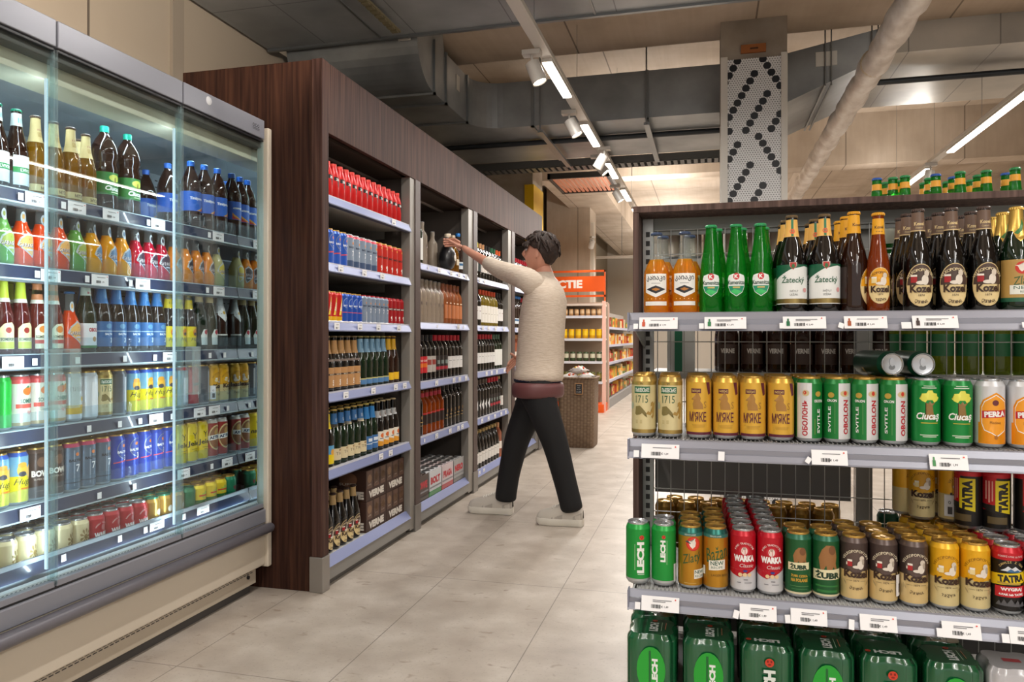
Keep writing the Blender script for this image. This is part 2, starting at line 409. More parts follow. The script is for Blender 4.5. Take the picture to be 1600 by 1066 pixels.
# horizontal bend towards +x
q = []
for i in range(9):
    an = PI-(PI/2)*i/8; q.append((-1.78+.22+.22*math.cos(an), 5.46+.22*math.sin(an)))
bend = [(-2.7, 5.46)]+[(-1.78, 5.46)]+q[1:]+[(-1.3, 5.68), (-1.3, 6.8), (-2.0, 6.8)]+[(-2.0+.7*math.cos(PI/2+PI/2*i/6), 6.1+.7*math.sin(PI/2+PI/2*i/6)) for i in range(1, 7)]
MB().prism(bend, 'Z', 2.75, 3.10, GALV2).obj('bend', b_)
MB().box(-1.3, 5.68, 2.75, .45, 6.8, 3.10, GALV2).obj('duct_body', b_)
for y in (4.74, 4.97, 5.44): MB().box(-2.7, y-.012, 2.735, -1.765, y+.012, 2.75, FLNG).box(-1.78, y-.012, 2.735, -1.765, y+.012, 3.1, FLNG).obj('flange', b_)
for x in (-1.32, -.45, .44): MB().box(x-.012, 5.665, 2.735, x+.012, 5.68, 3.1, FLNG).box(x-.012, 5.665, 2.735, x+.012, 6.8, 2.75, FLNG).obj('flange', b_)
for x, y in ((-1.25, 5.62), (-.45, 5.62), (.35, 5.62)):
    h = MB().cyl((x, y, 2.68), (x, y, 3.75), .006, FLNG, n=6)
    h.box(x-.02, y, 2.68, x+.02, 6.85, 2.70, FLNG).obj('hanger', b_)
MB().box(-1.90, 4.425, 2.99, -1.82, 4.438, 3.09, P('d9d6cf', .6)).box(-1.779, 5.2, 2.92, -1.776, 5.27, 3.03, P('b9b6af', .6)).box(-.7, 6.1, 2.748, -.6, 6.2, 2.7495, P('dcdad2', .6)).obj('paper_tag', b_)
# third duct: wide flat one on the other side of the column
c_ = empty('air_duct', (0, 0, 0), 'wide flat galvanised duct to the right of the tiled column, with hangers', 'duct')
GALV3 = noise_mat('galvanised_duct_warm', ['8c8a86', 'a6a29a', 'bcb6ac'], nscale=1.4, rough=.36, metal=.6, extra=joints(.55, 0, .2, 0, .008, '4a4a4c', 'XY', .6))
MB().box(1.15, 5.62, 3.05, 6.5, 6.9, 3.25, GALV3).obj('duct_body', c_)
MB().prism([(.455, 2.755), (1.148, 3.05), (1.148, 3.25), (.455, 3.12)], 'Y', 5.68, 6.8, GALV2).obj('transition', c_)
for x in (.5, .8, 1.1):
    z = 2.75+max(0, (x-.45))*.42; h = MB()
    for o in (-.02, .02): h.box(x+o-.006, 5.66, z-.02, x+o+.006, 6.86, z-.008, FLNG)
    h.cyl((x-.02, 5.66, z-.02), (x-.02, 5.66, 3.75), .005, FLNG, n=6).cyl((x+.02, 5.66, z-.02), (x+.02, 5.66, 3.75), .005, FLNG, n=6)
    h.obj('hanger', c_)
MB().box(.72, 5.673, 3.02, .86, 5.679, 3.12, P('d9d6cf', .6)).obj('paper_tag', c_)
# cable tray
TRAY = P('6f7070', .45, .6)
ct = MB()
for y in (6.98, 7.16): ct.box(-2.6, y, 2.72, .52, y+.008, 2.79, TRAY)
for i in range(52): ct.box(-2.6+i*.06, 6.98, 2.72, -2.6+i*.06+.035, 7.165, 2.726, TRAY)
tag(ct.obj('cable_tray'), 'long perforated grey cable tray crossing behind the ducts', 'cable tray')
tag(MB().cyl((-2.2, 6.08, 2.7245), (.44, 6.08, 2.7245), .022, P('2c3034', .4, .3), n=12).obj('pipe'), 'thin dark pipe under the duct between track and column', 'pipe')
tag(MB().cyl((1.2, 6.08, 3.0), (6.4, 6.08, 3.0), .022, P('2c3034', .4, .3), n=12).obj('pipe'), 'thin dark pipe under the wide duct right of the column', 'pipe')
# wrapped drain pipe
FOIL = noise_mat('foil_wrap', ['bfb3aa', 'd9cfc7', 'efe9e4'], scale=(1, .5, 1), nscale=14, rough=.35, metal=.05, bump=.5)
pp = MB(); pts = []; rr = []
for i in range(90):
    y = 1.2+i*.105; pts.append((.95+.008*math.sin(i*1.7), y, 2.75+.006*math.sin(i*2.3))); rr.append(.075+.004*math.sin(i*1.1)+.003*math.sin(i*2.9))
pp.tube(pts, rr, FOIL, n=18)
w = pp.obj('wrapped_pipe'); tag(w, 'thick pipe wrapped in pale foil running under the ceiling towards the back', 'pipe')
MB().lathe([[(77, 0), (84, 6), (84, 26), (77, 32)]], P('c9b79c', .6), n=20).obj('pipe_clamp', w, loc=(.95, 4.9, 2.75)).rotation_euler = (PI/2, 0, 0)

# ceiling vent; the warm reflected glow is put into the louvre colour
v = empty('ceiling_vent', (-1.35, 8.6, 2.86), 'louvred vent panel tinted with an orange pink glow under the ceiling at the back', 'vent')
fr = MB().box(-.38, -.45, 0, .3, -.42, .06, P('3a3836', .5)).box(-.38, .42, 0, .3, .45, .06, P('3a3836', .5)).box(-.38, -.45, 0, -.35, .45, .06, P('3a3836', .5)).box(.27, -.45, 0, .3, .45, .06, P('3a3836', .5))
fr.obj('frame', v)
s_ = MB()
for i in range(12): s_.box(-.34+i*.052, -.42, .01, -.34+i*.052+.03, .42, .03, P('d99478', .4, .2))
s_.obj('louvre', v)

# ------------------------------------------------------------------ light tracks, LED bars and spotlights
TR = P('cfcac3', .4, .1); LEDM = P('fff4e6', .5, emit=9.0); LENS = P('fff4e2', .5, emit=14.0)
def track(x, y0, y1, label, leds, label2, group, wires):
    t = empty('light_track', (x, y0, TRACK_Z), label, 'light track')
    MB().box(-.034, 0, .02, .034, y1-y0, .05, TR).obj('rail', t, .003)
    w = MB()
    for y, zt in wires: w.cyl((0, y-y0, .05), (0, y-y0, zt-TRACK_Z), .0016, FLNG, n=5)
    w.obj('suspension_wire', t)
    for i, (y, l) in enumerate(leds):
        o = empty('led_bar_lamp', (x, y, TRACK_Z), label2 % (ORD[i]), 'lamp', group)
        MB().box(-.03, -.01, 0, .03, l+.01, .02, TR).obj('housing', o)
        MB().box(-.026, 0, -.008, .026, l, 0, LEDM).obj('diffuser', o)
ORD = ['first', 'second', 'third', 'fourth', 'fifth', 'sixth', 'seventh', 'eighth', 'ninth', 'tenth', 'eleventh', 'twelfth', 'thirteenth', 'fourteenth', 'fifteenth', 'sixteenth', 'seventeenth', 'eighteenth', 'nineteenth', 'twentieth']
ORD += ['twenty-'+o for o in ORD[:9]]+['thirtieth']
track(TRACK_X, -4, 9.7, 'long white ceiling track carrying LED bars and spotlights over the aisle', [(y, .62) for y in LED_Y if y > 2], 'white LED bar, %s one lit along the track over the aisle', 'LED bars over the aisle', [(-1, 3.75), (1.5, 3.75), (3.8, 3.0), (5.1, 3.25), (6.2, 2.75), (7.4, 3.75), (8.8, 3.75)])
track(TRACK2_X, -4.7, 9.4, 'white ceiling track with long LED bars to the right of the wrapped pipe', [(y, l) for y, l in LED2 if y > 4], 'long glowing LED bar, %s one right of the wrapped pipe', 'LED bars over the next aisle', [(-1, 3.75), (1.5, 3.75), (3.6, 3.75), (5.1, 3.25), (6.2, 3.05), (7.4, 3.75), (8.8, 3.75)])
def spot(x, y, rz, tilt, label, e=30, z=TRACK_Z):
    s = empty('spotlight', (x, y, z), label, 'spotlight', 'spotlights on the track', R(rz))
    MB().box(-.03, -.05, -.008, .03, .05, .018, TR).cyl((0, 0, -.008), (0, 0, -.05), .008, TR, n=8).obj('mount', s)
    c_ = MB(); c_.lathe([[(0, 0), (34, 0), (40, -4)], [(40, -4), (42, -120)], [(42, -120), (37, -120), (36, -108)]], TR, n=24)
    cn = c_.obj('lamp_body', s, loc=(0, 0, -.045)); cn.rotation_euler = (R(tilt), 0, 0)
    MB().lathe([[(0, -110), (36, -110)]], LENS, n=24).obj('lens', cn)
    l = bpy.data.lights.new('spot_light', 'SPOT'); l.energy = e; l.spot_size = R(75); l.spot_blend = .6; l.shadow_soft_size = .035; l.color = (1, .9, .78)
    o = bpy.data.objects.new('spot_light', l); C.objects.link(o); o.parent = cn; o.location = (0, 0, -.125)
spot(-.93, 3.98, 90, -22, 'white cylinder spotlight nearest the viewer on the aisle track')
spot(-.93, 5.1, 90, -28, 'white cylinder spotlight between the first two LED bars of the aisle track')
spot(-.83, 6.15, 90, 30, 'small white spotlight beside the second LED bar of the aisle track')
spot(-.93, 6.4, 90, -40, 'small white spotlight just past the second LED bar of the aisle track')
spot(-.93, 7.7, 90, -30, 'small white spotlight before the fourth LED bar of the aisle track')
spot(1.9, 7.45, 90, 12, 'white spotlight hanging above the far end of the gondola', 20)
for y_ in (.1, 1.2, 2.2): spot(-.93, y_, 62, 93, 'added unseen track spotlight brightening the cream wall, %s one' % {.1: 'rear', 1.2: 'middle', 2.2: 'front'}[y_], 70)  # wall-wash spots added out of view to lift the dark cream wall
x_ = wx(925, 11); spot(x_, 11.05, 30, 40, 'white spotlight far down the aisle in front of the bare pillar', 25, 2.582)
MB_far = empty('light_track', (wx(905, 11.1), 14.05, 2.6), 'short white track crossing far down the aisle before the pillar', 'light track')
MB().box(-.9, -.02, -.02, .75, .02, .03, TR).cyl((-.6,0,.03),(-.6,0,1.152),.005,FLNG,n=6).cyl((.3,0,.03),(.3,0,1.152),.005,FLNG,n=6).obj('rail', MB_far)
# ------------------------------------------------------------------ price tags
_tag = {}
def tag_mesh(w, h, price, lines=1, dot=True, pic=None):
    k = (w, h, price, lines, dot, pic)
    if k not in _tag:
        it = [('r', -w/2, -h/2, w/2, h/2, 'f4f4f6')]
        if price:
            it += [('t', price, w*.12, -h*.18, h*.17, '26262a', {'b': .02})]
            for i in range(9): it.append(('r', -w*.24+i*w*.028, -h*.3, -w*.24+i*w*.028+w*.012*(1+(i % 3)*.5), -h*.05, '2e2e32'))
            for j in range(lines): it.append(('r', -w*.2, h*(.22-j*.1), w*(.3-.16*j), h*(.26-j*.1), '55555a'))
            if dot: it.append(('e', w*.4, h*.33, h*.05, h*.05, 'e0392b'))
            if pic: it += [('r', -w*.42, -h*.3, -w*.34, h*.08, pic), ('r', -w*.4, h*.08, -w*.36, h*.3, pic)]
        m = wrap(it, None, 'tag')
        m.box(-w/2000, -.0001, -h/2000, w/2000, .0006, h/2000, P('f4f4f6', .45))
        _tag[k] = mkmesh(m, 'price_tag')
    return _tag[k]
def price_tag(parent, x, y, z, rz=0, w=62, h=38, price='€ 1,49', rx=0, lines=1, ry=0, pic=None, dot=True):
    o = bpy.data.objects.new('price_tag', tag_mesh(w, h, price, lines, dot, pic)); C.objects.link(o)
    o.parent = parent; o.location = (x, y, z); o.rotation_euler = (rx, ry, rz)
    return o
def rebase(root, L):
    root.location = L
    for ch in root.children: ch.location = Vector(ch.location)-Vector(L)

# ------------------------------------------------------------------ refrigerated display cabinet with glass doors (left)
STEEL = P('8b8d97', .35, .15); CRM = P('cfc4b3', .45); DARK = P('1c1c20', .4); WHT = P('e4e8ea', .4); NAVY = P('27334d', .3, coat=.5)
GX = -1.9; FY0, FY1 = .72, 2.95
DOORS = [(.72, 1.285), (1.285, 1.85), (1.85, 2.412), (2.412, 2.945)]
FR = empty('display_fridge', (0, 0, 0), 'tall refrigerated drinks cabinet with clear glass doors along the cream wall', 'fridge')
MB().box(-1.885, 2.955, .105, -2.76, 2.985, 2.045, CRM).obj('end_panel', FR, .006)
MB().box(-1.885, FY0-.03, .105, -2.76, FY0, 2.045, CRM).obj('end_panel', FR, .006)
hd = MB()
for y0, y1 in DOORS: hd.box(-1.895, y0+.003, 1.99, -1.915, y1-.003, 2.072, STEEL)
hd.box(-1.915, FY0, 1.985, -2.75, FY1, 2.06, P('8d8f93', .5))
HD = hd.obj('header', FR, .003)
hh = [('e', 0, 10, 7, 7, '33343a'), ('e', 17, 10, 7, 7, '33343a'), ('e', 34, 10, 7, 7, '33343a'), ('e', 0, 10, 3.4, 3.4, 'a6a8b4'), ('e', 17, 10, 3.4, 3.4, 'a6a8b4'), ('e', 34, 10, 3.4, 3.4, 'a6a8b4'), ('r', -8, -4, 42, -1, '5a5b62'), ('r', -8, -9, 42, -7, '5a5b62')]
mk = wrap(hh, None, 'mark').obj('header_mark', HD, fix=False); mk.location = (-1.8948, 2.86, 2.025); mk.rotation_euler = (0, 0, PI/2)
MB().lathe([[(0, 4), (14, 3), (17, 0)]], P('d8dade', .3), n=18).obj('lamp_dome', HD, loc=(-1.895, 2.56, 2.045)).rotation_euler = (0, PI/2, 0)
MB().box(-1.965, FY0, 1.905, -2.09, FY1, 1.985, P('d8d6bd', .5)).box(-1.915, FY0, 1.955, -1.965, FY1, 1.985, P('4d4a42', .5)).obj('canopy', FR, .003)
MB().box(-2.09, FY0, 1.94, -2.72, FY1, 1.985, P('9fa8ad', .5)).obj('inner_roof', FR)
MB().box(-1.935, 2.946, .36, -2.72, 2.954, 1.95, P('e8f0f2', .02, 1.0)).obj('mirror_end_wall', FR)
bk = MB().box(-2.70, FY0, .34, -2.74, FY1, 1.985, P('b4bcc2', .5))
for i in range(28):
    for j in range(46):
        y = 1.55+i*.055+(.012 if i % 2 else 0)
        if i % 4 == 3 or y > 2.9: continue
        if j < 36 and j % 3: continue
        bk.add([(-2.6995, y, .42+j*.033), (-2.6995, y+.02, .42+j*.033), (-2.6995, y+.02, .426+j*.033), (-2.6995, y, .426+j*.033)], [(0, 1, 2, 3)], DARK)
bk.obj('slotted_back', FR)
lo = MB().box(-1.9, FY0, .115, -2.72, FY1+.005, .30, CRM)
LO = lo.obj('front_panel', FR, .006)
MB().box(-1.896, FY0, .302, -1.95, FY1+.005, .362, STEEL).obj('sill', FR, .004)
MB().box(-1.905, FY0, .362, -1.95, FY1, .369, DARK).obj('sill_gasket', FR)
rl = MB().tube([(-1.868, FY0, .285), (-1.868, FY1-.005, .285), (-1.868, FY1+.004, .285)], [.021, .021, .016], P('6d6b73', .35, .2), n=16)
rl.box(-1.9, FY0, .272, -1.868, FY1, .298, P('6d6b73', .35, .2)).obj('bumper_rail', FR)
lp = MB().box(-1.925, FY0, .045, -2.7, FY1-.03, .115, P('b9ad9b', .5))
y = 1.0
while y < 2.88:
    lp.box(-1.924, y, .103, -1.9265, y+.016, .106, DARK).box(-1.924, y+.008, .095, -1.9265, y+.024, .098, DARK); y += .024
lp.cyl((-1.924, 2.86, .085), (-1.918, 2.86, .085), .008, DARK, n=12).obj('vent_panel', FR)
MB().box(-1.955, FY0, 0, -2.7, FY1-.03, .05, P('4c4947', .6)).obj('kick_plate', FR)
EDGE = G('e4eef0', .12, .05, 'eff9fa'); GLASS = clear_glass('door_glass', (.93, .97, .98, 1), 1.0); ACR = G('e6eef0', .13, .03, 'f2fafa')
for i, (y0, y1) in enumerate(DOORS):
    dr = MB().box(-1.902, y0+.004, .375, -1.908, y1-.004, 1.985, GLASS).obj('glass_door', FR)
    e = MB()
    for ya, yb in ((y0+.003, y0+.008), (y1-.008, y1-.003)): e.box(-1.9, ya, .375, -1.926, yb, 1.985, EDGE)
    e.obj('edge_profile', dr, .001)
    MB().box(-1.9, y0+.004, .37, -1.925, y1-.004, .388, STEEL).obj('door_frame', dr, .001)
    MB().box(-1.9, y0+.004, 1.978, -1.925, y1-.004, 1.986, DARK).obj('door_frame', dr, .001)
    hs = []
    if i in (1,): hs = [y1-.035]
    if i in (2, 3, 0): hs = [y0+.035]
    for yh in hs:
        hb = MB().box(-1.898, yh-.022, .905, -1.862, yh-.016, 1.085, ACR).box(-1.898, yh+.016, .905, -1.862, yh+.022, 1.085, ACR)
        hb.box(-1.868, yh-.016, .905, -1.862, yh+.016, 1.085, ACR).box(-1.898, yh-.016, .905, -1.868, yh+.016, .911, ACR).box(-1.898, yh-.016, 1.079, -1.868, yh+.016, 1.085, ACR)
        hb.obj('door_handle', dr, .0015)
SHELF_Z = [1.572, 1.34, 1.067, .835, .60]
RISER = G('cfe0ea', .04, .05, 'f2f8fb')
shelves = []
for i, z in enumerate(SHELF_Z):
    s_ = MB().box(-2.05, FY0, z-.012, -2.68, FY1-.006, z, P('c3c9cc', .4)).box(-2.05, FY0, z-.05, -2.07, FY1-.006, z-.012, P('8b9298', .4)).obj('shelf', FR)
    r_ = MB().add([(-2.038, FY0, z-.002), (-2.038, FY1-.006, z-.002), (-2.028, FY1-.006, z-.042), (-2.028, FY0, z-.042)], [(0, 1, 2, 3)], NAVY)
    r_.box(-2.05, FY0, z-.045, -2.027, FY1-.006, z-.040, P('aebfc6', .3)).box(-2.05, FY0, z-.002, -2.036, FY1-.006, z+.001, P('aebfc6', .3)).obj('price_rail', s_, fix=False)
    g_ = MB()
    for a, b in ((.74, 1.62), (1.625, 2.4), (2.405, 2.94)): g_.box(-2.036, a, z+.001, -2.039, b, z+.052, RISER)
    g_.obj('front_guard', s_)
    shelves.append(s_)
dk = MB().box(-1.975, FY0, .335, -2.68, FY1-.006, .353, P('c3c9cc', .4)).box(-1.93, FY0, .372, -1.955, FY1-.006, .392, P('dfe9ec', .35))
y = .8
while y < 2.93: dk.box(-1.929, y, .376, -1.9305, y+.006, .388, P('6c7c86', .4)); y += .014
dk = dk.obj('base_deck', FR)
MB().add([(-1.985, FY0, .452), (-1.985, FY1-.006, .452), (-1.962, FY1-.006, .404), (-1.962, FY0, .404)], [(0, 1, 2, 3)], NAVY).box(-1.985, FY0, .353, -1.978, FY1-.006, .451, P('8f9aa2', .4)).obj('price_rail', dk, fix=False)
# LED strips of the cabinet (behind each door post and under the canopy)
CO = (.80, .93, 1.0); LEDC = P('dff4ff', .5, emit=.5)
st = MB()
for y in (1.285, 1.85, 2.412): st.box(-1.932, y-.003, .42, -1.94, y+.003, 1.9, LEDC)
st.box(-2.095, FY0, 1.925, -2.102, FY1-.01, 1.932, LEDC)
st.obj('led_strip', FR)
for y in (1.285, 1.85, 2.412):
    area((-1.942, y, 1.16), (0, -PI/2, 0), 1.45, .01, 2.6, CO).rotation_euler = (0, PI/2, 0)
for y0, y1 in DOORS: area((-2.11, (y0+y1)/2, 1.93), (0, R(10), 0), .012, .5, 1.6, CO)
for y0, y1 in DOORS[1:]: area((-1.958, (y0+y1)/2, .40), (0, R(180-25), 0), .012, .5, .5, CO)
# tags: (photo x, small/large)
def ftag(si, px, big, price='€ 1,49', tilt=0):
    z = SHELF_Z[si]-.024; y = wy(px, -2.03)
    if y > 2.9: return
    price_tag(shelves[si], -2.026, y, z, PI/2, *( (74, 38) if big else (18, 22)), price if big else None, rx=0, ry=tilt)
for si, px, big, pr in ((0, 54, 1, '€ 1,99'), (0, 31, 0, 0), (0, 119, 1, '€ 3,69'), (0, 98, 0, 0), (0, 172, 1, '€ 1,99'), (0, 246, 1, '€ 2,49'), (0, 231, 0, 0), (0, 340, 1, '€ 3,49'), (0, 326, 0, 0),
                        (1, 78, 1, '€ 1,99'), (1, 57, 0, 0), (1, 155, 1, '€ 1,79'), (1, 135, 0, 0), (1, 222, 1, '€ 1,79'), (1, 203, 0, 0), (1, 341, 1, '€ 1,99'), (1, 323, 0, 0),
                        (2, 19, 1, '€ 1,49'), (2, 53, 0, 0), (2, 120, 0, 0), (2, 194, 0, 0), (2, 241, 0, 0), (2, 264, 1, '€ 1,19'), (2, 327, 0, 0), (2, 350, 0, 0),
                        (3, 138, 0, 0), (3, 186, 0, 0), (3, 218, 0, 0), (3, 243, 1, '€ 1,29'), (3, 268, 0, 0), (3, 311, 1, '€ 1,29'), (3, 334, 1, '€ 1,49'), (3, 355, 0, 0),
                        (4, 46, 1, '€ 1,39'), (4, 154, 0, 0), (4, 209, 0, 0), (4, 286, 1, '€ 1,29'), (4, 330, 0, 0), (4, 354, 1, '€ 1,29')):
    ftag(si, px, big, pr)
for px, big in ((246, 1), (228, 0), (188, 0), (100, 0), (318, 1), (288, 0)):
    y = wy(px, -1.965); price_tag(dk, -1.966, y, .425, PI/2, *((74, 34) if big else (18, 22)), '€ 1,29' if big else None, rx=R(-0), ry=0)
rebase(FR, (-2.3, 1.85, 0))

# ------------------------------------------------------------------ wood shelving unit (middle left)
def wood_mat(name, cols):
    m = noise_mat(name, cols, scale=(34, 34, 1.1), nscale=2.2, rough=.6, detail=7, bump=.06, stops=[.32, .5, .7])
    m.node_tree.nodes['Principled BSDF'].inputs['Specular IOR Level'].default_value = .18
    return m
WOOD = wood_mat('dark_walnut', ['26140e', '382118', '4a2e21']); WOODF = wood_mat('walnut_fascia', ['33201a', '47302a', '594035'])
WEDGE = P('463430', .45); LAV = P('858fba', .35, .1); LAVD = P('7f88b4', .3, .1); GREY = P('8c8a86', .45, .2); GREYD = P('57544f', .5)
SX = -1.64
WU = empty('shelving_unit', (0, 0, 0), 'long dark walnut shelving unit full of beer and wine bottles', 'shelving')
B0 = 3.045
bay = [(B0, wy(642, SX)), (wy(657, SX), wy(733, SX)), (wy(746, SX), wy(795, SX)), (wy(804.5, SX), wy(838, SX))]
WEND = wy(847, SX)
MB().box(-2.353, 2.99, 0, -1.69, 3.02, 2.34, WOOD).obj('end_panel', WU, .002)
MB().box(-1.69, 2.985, .155, SX+.002, B0, 2.342, WOODF).obj('corner_post', WU, .003)
MB().box(-1.70, 2.982, 0, SX+.006, B0+.002, .155, P('9a958f', .35, .6)).obj('metal_foot', WU, .003)
MB().box(-1.665, B0, 2.028, SX, WEND, 2.34, WOODF).obj('fascia', WU, .002)
MB().box(-2.35, B0, 2.30, -1.665, WEND, 2.325, WOOD).obj('top_board', WU)
MB().box(-2.20, B0, .1, -2.23, WEND, 2.3, P('2b2320', .6)).obj('back_panel', WU)
MB().box(-2.2, B0, 2.03, -1.7, WEND, 2.045, P('38291f', .6)).box(-1.86, B0, 2.018, -1.875, WEND, 2.03, P('8d8580', .4)).obj('soffit', WU)
UP = [(wy(642, SX), wy(649, SX), wy(657, SX)), (wy(733, SX), wy(740, SX), wy(746, SX)), (wy(795, SX), wy(800, SX), wy(804.5, SX)), (wy(838, SX), wy(842, SX), WEND)]
for g0, w0, w1 in UP:
    MB().box(SX-.005, g0, .02, -1.70, w0, 2.03, P('8f8a83', .4, .3)).obj('upright', WU, .002)
    MB().box(SX+.001, w0, .15, -1.72, w1, 2.03, WEDGE).obj('upright_trim', WU, .002)
    MB().box(SX+.005, w0-.01, 0, -1.70, w1+.002, .15, P('85807b', .35, .6)).obj('metal_foot', WU, .002)
    MB().box(-1.72, w0-.02, .1, -2.2, w1-.01, 2.03, P('5e5650', .5)).obj('divider', WU)
BZ = [[1.754, 1.451, 1.186, .867, .522], [1.555, 1.205, .852, .524], [1.555, 1.203, .86, .514], [1.555, 1.2, .86, .514]]
BASE = .138
wshelf = []
for bi, (y0, y1) in enumerate(bay):
    row = []
    for z in BZ[bi]:
        s_ = MB().box(SX-.03, y0, z-.03, -2.19, y1, z, P('b9b7b2', .4)).obj('shelf', WU)
        m = MB().add([(SX-.012, y0, z+.004), (SX-.012, y1, z+.004), (SX+.004, y1, z-.036), (SX+.004, y0, z-.036)], [(0, 1, 2, 3)], LAV)
        m.box(SX-.03, y0, z-.04, SX+.004, y1, z-.035, P('5a5f78', .4)).box(SX-.03, y0, z, SX-.01, y1, z+.005, P('c9cbd8', .3)).obj('price_rail', s_, fix=False)
        if bi < 3: MB().box(-1.8, y1-.012, z-.075, -2.19, y1-.004, z-.03, P('8a8782', .5)).obj('bracket', s_)
        row.append(s_)
    m = MB().box(SX-.03, y0, BASE-.03, -2.19, y1, BASE-.01, P('d6d4cf', .4)).obj('base_shelf', WU)
    MB().add([(SX-.03, y0, BASE-.005), (SX-.03, y1, BASE-.005), (SX+.002, y1, BASE-.045), (SX+.002, y0, BASE-.045)], [(0, 1, 2, 3)], LAV).obj('price_rail', m, fix=False)
    MB().box(SX-.004, y0, .035, -1.70, y1, BASE-.045, GREY).box(SX-.03, y0, 0, -1.72, y1, .035, GREYD).obj('plinth', WU)
    row.append(m); wshelf.append(row)
def wtag(bi, si, px, big=1, price='€ 1,49'):
    if si < len(BZ[bi]): z = BZ[bi][si]; price_tag(wshelf[bi][si], SX+.0022, wy(px, SX), z-.018, PI/2, *((50, 34) if big else (16, 20)), price if big else None, dot=False)
    else: price_tag(wshelf[bi][si], SX-.008, wy(px, SX), BASE-.022, PI/2, 44, 26, price, dot=False)
for a in ((0, 0, 615), (0, 1, 532), (0, 1, 569), (0, 1, 597), (0, 2, 526), (0, 2, 562), (0, 2, 591), (0, 2, 623), (0, 3, 540), (0, 3, 583), (0, 3, 618), (0, 3, 632), (0, 4, 595), (0, 4, 610),
          (1, 0, 669, 0), (1, 0, 686), (1, 0, 705), (1, 0, 717), (1, 0, 728), (1, 1, 683, 0), (1, 1, 716), (1, 1, 724, 0), (1, 2, 682), (1, 2, 709), (1, 2, 718), (1, 2, 728), (1, 3, 663, 0), (1, 3, 682), (1, 3, 703), (1, 3, 716), (1, 3, 722),
          (2, 0, 749), (2, 0, 757), (2, 1, 754), (2, 1, 763), (2, 1, 774), (2, 1, 787), (2, 2, 760), (2, 2, 768), (2, 2, 776), (2, 2, 788), (2, 3, 753), (2, 3, 763), (2, 3, 773), (2, 3, 783), (2, 3, 790), (2, 4, 751), (2, 4, 758, 0),
          (3, 1, 809), (3, 1, 814), (3, 4, 823)):
    wtag(*a)
rebase(WU, (-2.0, 5.2, 0))

# ------------------------------------------------------------------ gondola (right)
GY = 2.05; GX0 = ratio(982)*2.05; GX1 = 1.25
LIPM = P('9496a2', .32, .3); LIPD = P('8b8ea0', .35, .3); UPR = P('a9aaa8', .4, .4)
WFR = wood_mat('gondola_wood', ['4e3d38', '624e48', '765f57'])
GO = empty('shelving_gondola', (0, 0, 0), 'low double-sided shelf gondola framed in brown wood, stacked with beer', 'shelving')
MB().box(-.233, 2.39, 0, -.215, 2.60, 1.5095, WFR).obj('side_panel', GO, .001)
MB().box(GX1+.05, 2.39, 0, GX1+.07, 2.60, 1.5095, WFR).obj('side_panel', GO, .001)
MB().box(-.233, 2.39, 1.51, GX1+.07, 2.60, 1.53, WFR).obj('top_board', GO, .001)
MB().box(GX1, 2.50, 0, GX1+.034, 2.54, 1.505, UPR).obj('upright', GO, .001)
up = MB().box(-.212, 2.50, 0, -.178, 2.54, 1.505, UPR)
for i in range(48): up.box(-.202, 2.4992, .06+i*.0295, -.189, 2.501, .06+i*.0295+.017, P('2c2c2c', .6))
up.obj('upright', GO, .001)
MB().box(wx(1337, 2.6), 2.585, .1, wx(1362, 2.6), 2.61, 1.5, P('8e8d89', .5, .2)).obj('rear_post', GO, .002)
MB().box(-.178, 2.53, 1.455, GX1, 2.545, 1.51, P('8d8f8b', .5, .1)).obj('header_strip', GO)
MB().box(-.178, 2.585, .60, wx(1330, 2.58), 2.592, .79, P('6d6a66', .5, .2)).box(-.178, 2.595, .15, GX1, 2.60, .37, P('5d5a57', .5, .2)).obj('grey_back_sheet', GO)  # lower sheet added dark, in place of the shade behind the wire
wr = MB(); WIRE = P('b4b4b0', .35, .5)
x = -.165
while x < GX1: wr.cyl((x, 2.515, .16), (x, 2.515, 1.47), .0016, WIRE, n=5, caps=False); x += .0425
for z in (.16, .255, .35, .45, .55, .625, .72, .815, .91, 1.006, 1.105, 1.2, 1.30, 1.39, 1.47): wr.cyl((-.178, 2.519, z), (GX1, 2.519, z), .0018 if z not in (1.006, 1.39) else .0026, WIRE, n=5, caps=False)
wr.obj('wire_back', GO)
GZ = [1.183, .845, .442]
gsh = []
def lip(mb, x0, x1, z, y, h=.047, t=.02):
    p = [(y, z+.003), (y-.004, z), (y-t*.5, z-h*.35), (y-t*.5-.003, z-h*.38), (y-t*.62, z-h*.62), (y-t*.62-.003, z-h*.65), (y-t, z-h*.92), (y-t-.003, z-h), (y-t+.006, z-h), (y+.006, z-.01)]
    mb.prism(p, 'X', x0, x1, LIPM)
for i, z in enumerate(GZ):
    s_ = MB().box(GX0+.02, GY+.004, z-.022, GX1+.04, 2.49, z, P('d5d6d6', .4, .1)).obj('shelf', GO)
    m = MB(); lip(m, GX0, GX1+.05, z, GY)
    m.box(GX0-.001, GY-.02, z-.05, GX0+.003, GY+.012, z+.003, LIPD)
    m.obj('price_rail', s_)
    m = MB(); x = GX0+.012
    while x < GX1 and i != 0:
        m.cyl((x, GY+.003, z+.0035), (x, GY+.06, z+.0035), .0014, P('dcdcdc', .3, .5), n=5, caps=False); x += .0105
    if i: m.obj('wire_deck', s_)
    MB().prism([(GY+.03, z-.03), (2.49, z-.10), (2.49, z-.022), (GY+.03, z-.022)], 'X', -.207, -.203, UPR).obj('bracket', s_)
    gsh.append(s_)
MB().box(GX0+.02, GY, .02, GX1+.04, 2.49, .149, P('c5c6c8', .4, .2)).obj('base_shelf', GO, .002)
for z in (1.385, 1.0, .39, .12):
    MB().box(-.2, 2.615, z-.02, GX1+.04, 2.98, z, P('bcbab5', .5)).obj('rear_shelf', GO)
